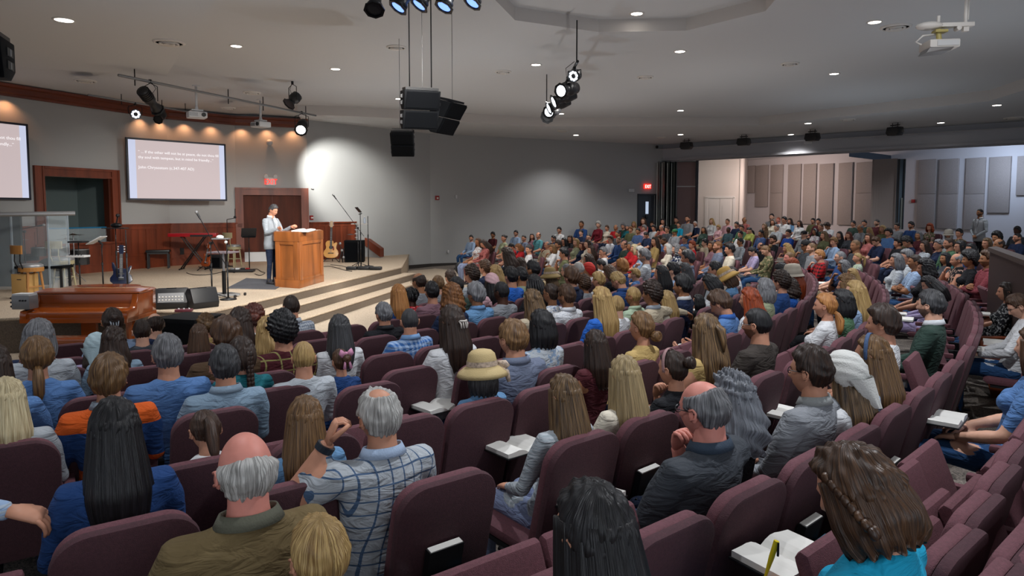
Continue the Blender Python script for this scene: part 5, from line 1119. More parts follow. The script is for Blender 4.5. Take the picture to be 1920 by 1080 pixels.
def body_mesh(sex,pose,yaw):
    key=(sex,pose,yaw)
    if key in BODYC: return BODYC[key]
    co,F,arm,leg=body_base(sex,pose); Mh,base=head_matrix(sex,pose,yaw)
    V=[tuple(p) for p in co]; F=list(F); A=list(arm); Lg=list(leg); n1=len(V); Fc=[0.]*n1; Br=[0.]*n1
    def addm(v,f,a=1.5,fc=0.,br=0.):
        o=len(V); V.extend([tuple(Mp) for Mp in v]); F.extend([tuple(i+o for i in q) for q in f]); k=len(v)
        A.extend([a]*k); Lg.extend([-.2]*k); Fc.extend(fc if hasattr(fc,'__len__') else [0.]*k); Br.extend(br if hasattr(br,'__len__') else [0.]*k)
    hs=.97 if sex=='f' else 1.0
    addm([Mh@Vector(tuple(p*hs)) for p in HP],HF_,fc=list(HFAC),br=list(HBRD))
    addm([Mh@(Vector(p)*hs) for p in EARS.v],EARS.f)
    nk=MB(); r=.049 if sex=='f' else .060; top=Mh@Vector((0,-.018,-.03)); b0=Vector(base)
    nk.tube([b0-Vector((0,0,.05)),b0,b0.lerp(top,.35),b0.lerp(top,.7),top],[r*1.25,r*1.1,r,r*.98,r],14); addm(nk.v,nk.f)
    hd=MB(); P=POSES[pose]
    for s,k in ((1,'r'),(-1,'l')):
        el,wr,fw,up=P[k]; hand(hd,look(wr,fw,up),s,.9 if pose in 'hc' else .55)
    addm(hd.v,hd.f,1.4)
    me=bpy.data.meshes.new('body_'+('woman' if sex=='f' else 'man')); me.from_pydata(V,[],F); me.materials.append(M_body)
    me.polygons.foreach_set('use_smooth',[True]*len(F))
    for nm,d in (('arm',A),('leg',Lg),('fac',Fc),('brd',Br)):
        a=me.attributes.new(nm,'FLOAT','POINT'); a.data.foreach_set('value',d)
    me.update(); BODYC[key]=(me,Mh); return BODYC[key]
# ------------------------------------------------------------------ hair
def ss(a,b,x): t=np.clip((x-a)/(b-a),0,1); return t*t*(3-2*t)
def hmesh(name,V,F,HSv):
    me=bpy.data.meshes.new(name); me.from_pydata([tuple(p) for p in V],[],F); me.materials.append(M_hair); me.polygons.foreach_set('use_smooth',[True]*len(F))
    a=me.attributes.new('hs','FLOAT_VECTOR','POINT'); a.data.foreach_set('vector',[c for p in HSv for c in p]); me.update(); return me
class HB:
    def __init__(s): s.V=[];s.F=[];s.H=[]
    def add(s,V,F,H): o=len(s.V); s.V+=[tuple(p) for p in V]; s.F+=[tuple(i+o for i in q) for q in F]; s.H+=[tuple(h) for h in H]
HL_A=[0,40,60,72,85,100,120,180]
def cap(hb,th=.014,hl=(.070,.064,.048,.0,.022,-.01,-.06,-.085),noise=.004,freq=14,bald=None,topv=0.0,nl=72,nr=48,seed=1,flow=1):
    D,F=sph_dirs(nl,nr); P=head_pts(D); az=np.degrees(np.arctan2(np.abs(D[:,0]),D[:,1])); zh=np.interp(az,HL_A,hl)
    mk=ss(-.006,.012,P[:,2]-zh)
    if bald:
        c,r=bald; d=np.sqrt((P[:,0])**2+(P[:,1]-c[0])**2+(P[:,2]-c[1])**2); mk=mk*ss(r*.85,r*1.15,d)
    a=np.arctan2(D[:,0],D[:,1]+.25); rs=np.random.RandomState(seed); ph=rs.rand(12)*6.28
    nz=np.zeros(len(P))
    for i in range(6):
        u=rs.randn(3); u/=np.linalg.norm(u); nz+=np.sin((D@u)*freq*(1+.35*i)+ph[i])
    nz/=3.
    rid=np.sin(a*19+3*D[:,2]+ph[7])*.35+np.sin(a*33+ph[8])*.25
    t=(th+topv*np.clip(D[:,2],0,1)**2)*mk+mk*noise*(nz+rid*flow*.5)-.006*(1-mk)
    n=D/np.linalg.norm(D*np.array([.9,.9,.9]),axis=1)[:,None]
    Q=P+n*t[:,None]
    H=np.stack([a*20,P[:,2]*9,P[:,1]*3],1); hb.add(Q,F,H); return hb
def curtain(hb,L=.36,z0=.055,open_=62,r0=(.086,.108),r1=(.115,.135),end=.55,wav=0.,wf=30,yc=(-.0,-.035),th=.03,seed=2,rows=20,taper=.75):
    n=64; rs=np.random.RandomState(seed); ph=rs.rand(6)*6.28; V=[];H=[]
    ph0=math.radians(open_)
    angs=[ph0+(2*math.pi-2*ph0)*k/(n-1) for k in range(n)]
    for i in range(rows+1):
        t=i/rows; z=z0-L*t
        f=min(1,t*1.8); rx=r0[0]+(r1[0]-r0[0])*f; ry=r0[1]+(r1[1]-r0[1])*f
        if t>end: q=(t-end)/(1-end); rx*=1-(1-taper)*q**1.5; ry*=1-.18*q
        cy=yc[0]+(yc[1]-yc[0])*f
        for inner in (0,1):
            for k in (range(n) if not inner else range(n-1,-1,-1)):
                a=angs[k]; edge=min(k,n-1-k)/6; tk=th*min(1,edge+.15)
                rr=1.0; d=(math.sin(a*17+ph[0]+t*2.5)*.0022+math.sin(a*31+ph[1]-t*3)*.0016)*(1+t*1.4)+wav*math.sin(t*wf*.35+a*5+ph[2])*t
                if inner: d=-tk
                if t>.86: d-= (t-.86)/.14*tk*.5*(0 if inner else 1)
                lx=wav*.8*math.sin(t*wf*.3+a*4+ph[3])*t
                V.append(((rx+d)*math.sin(a)+lx,(ry+d)*math.cos(a)+cy,z+.008*math.sin(a*17+ph[4])*(t>.9))); H.append((a*26,t*2.4,0))
    m=2*n; F=[(i*m+k,(i+1)*m+k,(i+1)*m+(k+1)%m,i*m+(k+1)%m) for i in range(rows) for k in range(m)]
    for e in (0,rows):
        for k in range(n-1): F.append((e*m+k,e*m+k+1,e*m+m-2-k,e*m+m-1-k))
    hb.add(V,F,H); return hb
def rope(hb,pts,rad,seg=18,ridge=.12,nr_=7,hz=3.):
    m=MB(); m.tube(pts,rad,seg,up=(1,0,0)); V=[];H=[]; n=len(pts)
    P=[Vector(p) for p in pts]
    for i in range(n):
        for k in range(seg):
            v=Vector(m.v[i*seg+k]); c=P[i]; a=2*math.pi*k/seg; s=1+ridge*math.sin(a*nr_+i*.8); V.append(c+(v-c)*s); H.append((a*4,i/n*hz,0))
    hb.add(V,m.f,H); return hb
def braid(hb,pts,r):
    P=[Vector(p) for p in pts]
    for i in range(len(P)-1):
        for s in (-1,1):
            c=P[i].lerp(P[i+1],.5); m=MB(); m.sph(tuple(c+Vector((s*r*.45,0,0))),(r*.75,r*.7,r*1.1),10,7); hb.add(m.v,m.f,[(v[0]*90,v[2]*20,0) for v in m.v])
    return hb
HAIRC={}
def hair_mesh(st):
    if st in HAIRC: return HAIRC[st]
    h=HB(); W_=(.072,.070,.060,.035,.03,.0,-.06,-.09)
    if st=='short': cap(h,.013,topv=.012)
    elif st=='crew': cap(h,.006,noise=.0015,topv=.004)
    elif st=='fuzz': cap(h,.0028,noise=.0004,flow=0)
    elif st=='balding': cap(h,.010,noise=.003,bald=((.02,.115),.082))
    elif st=='ringbald': cap(h,.012,noise=.004,bald=((.01,.10),.105),hl=(.2,.2,.1,.03,.028,-.01,-.07,-.09))
    elif st=='crownbald': cap(h,.014,noise=.004,bald=((-.02,.112),.048))
    elif st=='thick': cap(h,.022,topv=.016,noise=.006,freq=9)
    elif st=='curly': cap(h,.028,topv=.014,noise=.010,freq=30,flow=0,nl=90,nr=60)
    elif st=='afro': cap(h,.045,topv=.02,noise=.010,freq=40,flow=0,nl=90,nr=60)
    elif st=='bob': cap(h,.018,W_); curtain(h,.22,open_=60,r1=(.108,.122),end=.6,taper=.86,yc=(0,-.01),rows=14)
    elif st=='bobcurly': cap(h,.03,W_,noise=.010,freq=26,topv=.01); curtain(h,.22,open_=58,r0=(.1,.118),r1=(.128,.14),wav=.014,wf=60,end=.6,taper=.8,yc=(0,-.015))
    elif st=='long': cap(h,.016,W_); curtain(h,.40)
    elif st=='longer': cap(h,.016,W_); curtain(h,.50,r1=(.122,.14),taper=.6)
    elif st=='wavy': cap(h,.02,W_,noise=.006); curtain(h,.38,r1=(.125,.142),wav=.014,wf=45,taper=.7)
    elif st=='wild': cap(h,.03,W_,noise=.012,freq=20); curtain(h,.34,r0=(.1,.12),r1=(.15,.155),wav=.02,wf=60,taper=.7,open_=55)
    elif st=='pony':
        cap(h,.011,W_,noise=.003); rope(h,[(0,-.10,.03),(0,-.135,.03),(0,-.16,-.02),(0,-.155,-.10),(0,-.15,-.17),(0,-.145,-.24)],[(.02,.02),(.022,.022),(.03,.03),(.034,.03),(.028,.022),(.008,.008)])
    elif st=='lowpony':
        cap(h,.014,W_,noise=.003); rope(h,[(0,-.08,-.06),(0,-.105,-.08),(0,-.125,-.14),(0,-.12,-.22),(0,-.118,-.28)],[(.02,.02),(.024,.024),(.03,.04),(.028,.034),(.008,.012)])
    elif st=='bun':
        cap(h,.011,W_,noise=.003); m=MB(); m.sph((0,-.135,.045),(.045,.04,.042),16,12); h.add([Vector(v)+Vector((0,0,0)) for v in m.v],m.f,[(v[0]*60,v[2]*60,v[1]*40) for v in m.v]); rope(h,[(.03*math.sin(a),-.15+.0*a,.045+.03*math.cos(a)) for a in np.linspace(0,6.28,13)],.015,10)
    elif st=='lowbun':
        cap(h,.017,W_,noise=.004); m=MB(); m.sph((0.02,-.12,-.07),(.05,.042,.045),16,12); h.add(m.v,m.f,[(v[0]*60,v[2]*60,v[1]*40) for v in m.v]); rope(h,[(.02+.032*math.sin(a),-.145,-.07+.03*math.cos(a)) for a in np.linspace(0,6.28,13)],.016,10)
    elif st=='halfup':
        cap(h,.017,W_); curtain(h,.46,r1=(.13,.142),wav=.012,wf=40,taper=.65); rope(h,[(0,-.115,.05),(0.0,-.15,.02),(0.0,-.17,-.05),(0,-.168,-.13)],[(.02,.02),(.03,.028),(.022,.02),(.006,.006)]); 
    elif st=='updo':
        cap(h,.02,W_,noise=.009,freq=22); m=MB(); m.sph((.0,-.11,.0),(.055,.045,.05),16,12); h.add(m.v,m.f,[(v[0]*60,v[2]*60,v[1]*40) for v in m.v])
    elif st=='braids':
        cap(h,.012,W_,noise=.004,freq=30); 
        for k in range(15):
            a=math.radians(70+220*k/14); rope(h,[(.088*math.sin(a),.10*math.cos(a),.05),(.11*math.sin(a),.125*math.cos(a)-.01,-.08),(.118*math.sin(a),.13*math.cos(a)-.03,-.2),(.11*math.sin(a),.125*math.cos(a)-.03,-.3)],[.013,.014,.013,.008],8,.15,3,12)
    elif st=='locs':
        cap(h,.016,W_,noise=.006,freq=30)
        rs=np.random.RandomState(4)
        for k in range(46):
            a=rs.rand()*6.28; e=rs.rand()*.9; d=Vector((math.sin(a)*math.cos(e),math.cos(a)*math.cos(e)*.9-.1,math.sin(e)))
            if d.y>.55 and d.z<.6: continue
            p=Vector((d.x*.085,d.y*.105,d.z*.125)); rope(h,[p,p+d*.02+Vector((0,0,.006)),p+d*.03+Vector((0,0,-.03)),p+d*.028+Vector((0,0,-.07))],[.010,.011,.010,.006],6,.1,3,10)
    elif st=='onebraid':
        cap(h,.016,W_); curtain(h,.16,open_=70,end=.3,taper=.7,r1=(.095,.11),rows=10); braid(h,[(.02,-.12,.02-.03*k) for k in range(12)],.024)
    elif st=='braidbob':
        cap(h,.022,W_,noise=.006,freq=14); curtain(h,.20,open_=60,r1=(.118,.125),end=.6,taper=.88,yc=(0,-.01),wav=.005,rows=14); braid(h,[(-.075-.02*k*.3,.02-.012*k,.075-.02*k) for k in range(9)],.016)
    HAIRC[st]=hmesh('hair_'+st,h.V,h.F,h.H); return HAIRC[st]
# hats and head cloths
HATC={}
def hat_mesh(st):
    if st in HATC: return HATC[st]
    m=MB()
    if st=='straw': 
        pr=[(.205,-.035),(.19,-.008),(.15,.02),(.112,.035),(.106,.045),(.104,.075),(.095,.118),(.07,.142),(.03,.152),(.005,.153),(.005,.148),(.07,.137),(.1,.04),(.15,.012),(.2,-.04)]
        m.lathe((0,-.01,.02),[(r*(.9 if r>.11 else 1),z) for r,z in pr],40)
    elif st=='fedora': m.lathe((0,-.005,.035),[(.155,-.012),(.15,-.004),(.105,0),(.10,.02),(.095,.07),(.08,.085),(.03,.075),(.004,.076),(.004,.07),(.09,.06),(.1,-.006)],32)
    elif st=='bucket': m.lathe((0,-.01,.02),[(.145,-.06),(.14,-.055),(.108,.0),(.102,.06),(.085,.095),(.03,.108),(.004,.108),(.004,.1),(.095,.06),(.135,-.06)],32)
    elif st=='cap': 
        m.lathe((0,-.005,.03),[(.096,-.01),(.098,.02),(.09,.06),(.06,.09),(.004,.1)],28); m.ext([(-.07,.07,.025),(-.05,.14,.02),(0,.16,.02),(.05,.14,.02),(.07,.07,.025)],(0,0,.008)); m.sph((0,-.005,.132),.008,8,6)
    elif st in('wrap','scarf','veil','bandana'):
        D,F=sph_dirs(56,36); P=head_pts(D); az=np.degrees(np.arctan2(np.abs(D[:,0]),D[:,1])); zh=np.interp(az,[0,60,85,120,180],[.06,.04,-.02,-.08,-.1] if st!='bandana' else [.07,.05,.03,0,-.02]); mk=ss(-.004,.006,P[:,2]-zh)
        th=.032 if st in('wrap','veil','scarf') else .027; w=np.sin(D[:,0]*9+D[:,2]*14)*.003+np.sin(D[:,2]*30+D[:,0]*6)*.002
        m.add([tuple(p) for p in P+D*((th+w)*mk-.008*(1-mk))[:,None]],F)
        if st in('veil','scarf'):
            # cloth falling behind in a point
            n=14; V=[]
            for i in range(9):
                t=i/8; z=-.0-.17*t; wd=.105*(1-t*.85)
                for k in range(n): u=-1+2*k/(n-1); V.append((u*wd*1.15,-.150-.04*t-.006*math.sin(u*8)*t+.075*abs(u)**2*(1-t*.5),z))
            o=[(x,y+.006,z) for x,y,z in V]; F2=[(i*n+k,i*n+k+1,(i+1)*n+k+1,(i+1)*n+k) for i in range(8) for k in range(n-1)]
            m.add(V+o,F2+[tuple(a+len(V) for a in q[::-1]) for q in F2])
    elif st=='bow':
        for s in (-1,1): m.ext([(0,-.118,.09),(s*.055,-.125,.135),(s*.075,-.125,.09),(s*.05,-.125,.055)],(0,-.022,0)); m.ext([(s*.01,-.13,.08),(s*.05,-.15,-.05),(s*.02,-.15,-.06)],(0,-.012,0))
        m.sph((0,-.13,.09),.018,10,8)
    elif st=='band': m.tube([(.088*math.cos(a),.012+.02*math.sin(a)*0,.02+.118*math.sin(a)) for a in np.linspace(-.25,math.pi+.25,22)],[(.004,.012)]*22,8,up=(0,0,1))
    elif st=='clip': m.tube([(-.03,-.125,.02),(-.028,-.142,.0),(-.025,-.14,-.03)],.006,6); m.tube([(.03,-.125,.02),(.028,-.142,.0),(.025,-.14,-.03)],.006,6); m.tube([(-.03,-.13,.02),(0,-.148,.018),(.03,-.13,.02)],.008,6); m.tube([(-.01,-.14,.02),(-.01,-.15,-.03)],.005,6); m.tube([(.01,-.14,.02),(.01,-.15,-.03)],.005,6)
    HATC[st]=m.mesh('hat_'+st,[M_hat],True); return HATC[st]
def hatband_mesh():
    if 'hb' in HATC: return HATC['hb']
    m=MB(); m.lathe((0,-.01,.02),[(.110,.036),(.108,.072)],40,cap=False); m.tube([(.09,-.06,.07),(.13,-.10,.055),(.145,-.12,.03)],[.012,.03,.022],8); m.tube([(.09,-.07,.06),(.13,-.12,-.0),(.14,-.13,-.07)],[.01,.022,.014],8); HATC['hb']=m.mesh('hat_band',[mat('polka_band','b9a593',.8,noise=(60,.5,(1,1,1)))],True); return HATC['hb']
def glasses_mesh():
    if 'gl' in HATC: return HATC['gl']
    m=MB()
    for s in (-1,1):
        m.tube([(s*.033+.021*math.cos(a),.094,.006+.016*math.sin(a)) for a in np.linspace(0,2*math.pi,15)],.0022,5); m.tube([(s*.054,.092,.01),(s*.074,.07,.012),(s*.083,0,.008),(s*.084,-.02,-.004)],.0022,5)
    m.tube([(-.012,.098,.01),(0,.1,.013),(.012,.098,.01)],.002,5)
    HATC['gl']=m.mesh('glasses',[M_blk]); return HATC['gl']
def collar_mesh(sex):
    k='co'+sex
    if k in HATC: return HATC[k]
    m=MB(); n=24; V=[]; ph0=R_(28)
    for (r,z) in [(.070,.0),(.066,.034),(.071,.036),(.088,-.004),(.084,-.006),(.074,-.004)]:
        for i in range(n):
            a=ph0+(2*math.pi-2*ph0)*i/(n-1); fr=math.cos(a)
            V.append((r*math.sin(a)*1.05*(1.1 if sex=='m' else .95),r*math.cos(a)*.95,z-.012*max(0,fr)+.004*(1-fr)))
    q=6; F=[(j*n+i,j*n+i+1,((j+1)%q)*n+i+1,((j+1)%q)*n+i) for j in range(q) for i in range(n-1)]+[tuple(j*n for j in range(q)),tuple(j*n+n-1 for j in range(q))[::-1]]
    m.add(V,F)
    me=m.mesh('collar',[M_shirtcol],True); HATC[k]=me; return me
M_shirtcol=objmat('shirt_collar_cloth',.85,.25,150)
# ------------------------------------------------------------------ chairs
def rrect(w0,w1,z0,z1,r,n=9):
    "rounded rectangle outline, narrower at the bottom"
    P=[(-w0/2,z0),(w0/2,z0)]
    for (cx,cz,a0) in ((w1/2-r,z1-r,0),(-w1/2+r,z1-r,90)):
        for k in range(n+1): a=R_(a0+90*k/n); P.append((cx+r*math.cos(a),cz+r*math.sin(a)+(.0)))
    return P
BT=R_(13)
def backp(dep0,dep1,w0,w1,z0,z1,r):
    T=Matrix.Translation((0,-.17,.42))@Matrix.Rotation(BT,4,'X'); P=rrect(w0,w1,z0-.42,z1-.42,r); m=MB()
    V0=[T@Vector((x,dep0+.0*x,z)) for x,z in P]; m.ext(V0,T.to_3x3()@Vector((0,dep1-dep0,0))); return m
CH={}
def cmesh():
    CH['back_cushion']=backp(-.052,-.004,.455,.445,.44,.99,.11).mesh('back_cushion',M_burg,False,bevel=.016)
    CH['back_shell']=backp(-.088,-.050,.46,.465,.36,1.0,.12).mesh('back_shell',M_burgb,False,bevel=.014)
    m=MB(); m.ext([(-.235,-.20,.40),(-.235,.24,.42),(-.235,.28,.45),(-.235,.24,.475),(-.235,-.18,.455)],(.47,0,0)); CH['seat_cushion']=m.mesh('seat_cushion',M_burg,False,bevel=.02)
    m=MB(); m.ext([(-.23,-.20,.375),(-.23,.22,.395),(-.23,.22,.415),(-.23,-.20,.40)],(.46,0,0)); CH['seat_pan']=m.mesh('seat_pan',M_blk)
    m=MB(); T=Matrix.Translation((0,-.13,.44))@Matrix.Rotation(R_(68),4,'X')@Matrix.Translation((0,.2,-.44)); m.ext([T@Vector(p) for p in [(-.235,-.20,.40),(-.235,.24,.42),(-.235,.26,.45),(-.235,.24,.475),(-.235,-.18,.475)]],(.47,0,0)); CH['seat_up']=m.mesh('seat_cushion',M_burg,False,bevel=.02)
    m=MB(); m.box((.265,.02,.635),(.055,.36,.045)); CH['armrest']=m.mesh('armrest',M_burg,False,bevel=.015)
    m=MB(); m.box((.265,-.05,.60),(.03,.2,.03)); m.box((.265,.1,.585),(.02,.03,.08)); CH['arm_bracket']=m.mesh('arm_bracket',M_grey)
    m=MB(); m.ext([(.25,-.24,.0),(.25,-.10,.0),(.25,-.06,.6),(.25,-.2,.6)],(.03,0,0)); CH['leg_standard']=m.mesh('leg_standard',M_blkm)
    m=MB(); m.box((.265,-.14,.012),(.075,.34,.022)); CH['floor_foot']=m.mesh('floor_foot',M_blk)
    m=MB(); T=Matrix.Translation((0,-.17,.42))@Matrix.Rotation(BT,4,'X'); m.ext([T@Vector(p) for p in [(-.15,-.09,.02),(-.15,-.155,.05),(-.15,-.165,.20),(-.15,-.155,.20),(-.15,-.145,.06),(-.15,-.09,.04)]],(.30,0,0)); 
    for s in (-1,1): m.ext([T@Vector(p) for p in [(s*.15,-.09,.02),(s*.15,-.155,.05),(s*.15,-.165,.2),(s*.15,-.09,.13)]],(.006,0,0))
    CH['book_pocket']=m.mesh('book_pocket',M_blk)
    m=MB(); m.ext([(.285,-.26,.0),(.285,.10,.0),(.285,.24,.58),(.285,.22,.63),(.285,-.20,.655),(.285,-.24,.6)],(.035,0,0)); CH['end_panel']=m.mesh('end_panel',M_endp,False,bevel=.006)
    m=MB(); m.ext([(.272,.24,.60),(.272,.235,.645),(.272,-.22,.672),(.272,-.25,.62),(.272,-.2,.65),(.272,.2,.625)],(.062,0,0)); CH['end_cap']=m.mesh('end_panel_cap',M_endp,False,bevel=.004)
cmesh()
chairs=[]           # (angle,rowindex,occupant label or None,kind)
RS0=19.415; RSP=.86
def seatpos(j,ang,dl=0): R=RS0+RSP*j-dl; return (RC[0]+R*math.cos(ang),RC[1]+R*math.sin(ang),floor_h(R))
def make_chair(j,ang,label,occ,detail=2,pocket=False,panel=None,dl=0):
    x,y,z=seatpos(j,ang,dl); t=thing('auditorium_chair',label,'chair',(x,y,z),ang+math.pi/2,'burgundy auditorium chairs')
    names=['back_shell','back_cushion','seat_cushion' if occ else 'seat_up']
    if detail>0: names+=['armrest','leg_standard']
    if detail>1: names+=['arm_bracket','floor_foot','seat_pan']
    if pocket: names.append('book_pocket')
    for n in names: inst(CH[n],{'seat_up':'seat_cushion'}.get(n,n),t)
    if panel:
        for n in ('end_panel','end_cap'):
            o=inst(CH[n],n,t)
            if panel<0: o.scale.x=-1
    return t
# ------------------------------------------------------------------ people: data
HC={'bk':('0b0a0c','1c1a1e','black'),'db':('1d120d','3a261a','dark brown'),'br':('2f1d12','5a3d26','brown'),'lb':('4a3320','8d6a42','light brown'),'bl':('7d5e34','c9aa70','blonde'),'wb':('9d8a66','d8caa4','pale blonde'),
'gr':('47474a','8d8d90','grey'),'dg':('1e1e20','4c4c4f','dark grey'),'wh':('8c8a86','d2d0cc','white'),'rd':('5a1f0a','a8481a','red'),'au':('3a170e','6a2d1a','auburn'),'sb':('8a5428','c98e50','strawberry blonde'),'co':('4a2a14','96602c','copper brown'),'hi':('2c1e14','8a6c48','highlighted brown')}
SHC={'white':('cfd0d2','white'),'cream':('cfc7b6','cream'),'beige':('b3a68f','beige'),'tan':('b59a63','tan'),'grey':('7f8287','grey'),'lgrey':('aab0b6','pale grey'),'dgrey':('3c4046','dark grey'),'black':('14151a','black'),'navy':('16233f','navy'),
'blue':('2760b8','bright blue'),'mblue':('5276a8','blue'),'dblue':('1f3f72','dark blue'),'pblue':('93aac9','pale blue'),'slate':('6a7388','slate blue'),'denim':('628bb2','denim blue'),'ldenim':('7d93a6','light denim'),'teal':('17616b','teal'),'lteal':('4f8b93','light teal'),'turq':('1390b4','turquoise'),'royal':('163f8f','royal blue'),
'green':('4a6b50','green'),'dgreen':('2c3f38','dark green'),'olive':('55583c','olive'),'sage':('8e9478','sage'),'ygreen':('9aa052','yellow green'),'mint':('a9bca2','pale green'),'red':('a91a22','red'),'dred':('6a1524','dark red'),'maroon':('4a1b22','maroon'),'brick':('8c4048','brick red'),'rose':('a8625e','dusty rose'),'pink':('c9a0a8','pink'),'mauve':('7a5a64','mauve'),'lav':('a79bbf','lavender'),
'brown':('54402e','brown'),'dbrown':('3a3430','dark brown'),'khaki':('6a5a3c','khaki'),'orange':('c9561c','orange'),'gold':('b5a05a','gold')}
PTC={'jeans':'24466f','ljeans':'5f80a8','khaki':'8a7c62','black':'17181c','grey':'5a5d62','navy':'182238','white':'b9bcc4','rose':'8c5450','lav':'a89ac0','pblue':'8a97b8'}
SKN={'n':'c08a70','l':'cf9f87','t':'a06f50','d':'4a2c20','p':'d0887a'}
PAT={'gingham':1,'plaid':2,'speck':3,'stripe':4,'floral':5}
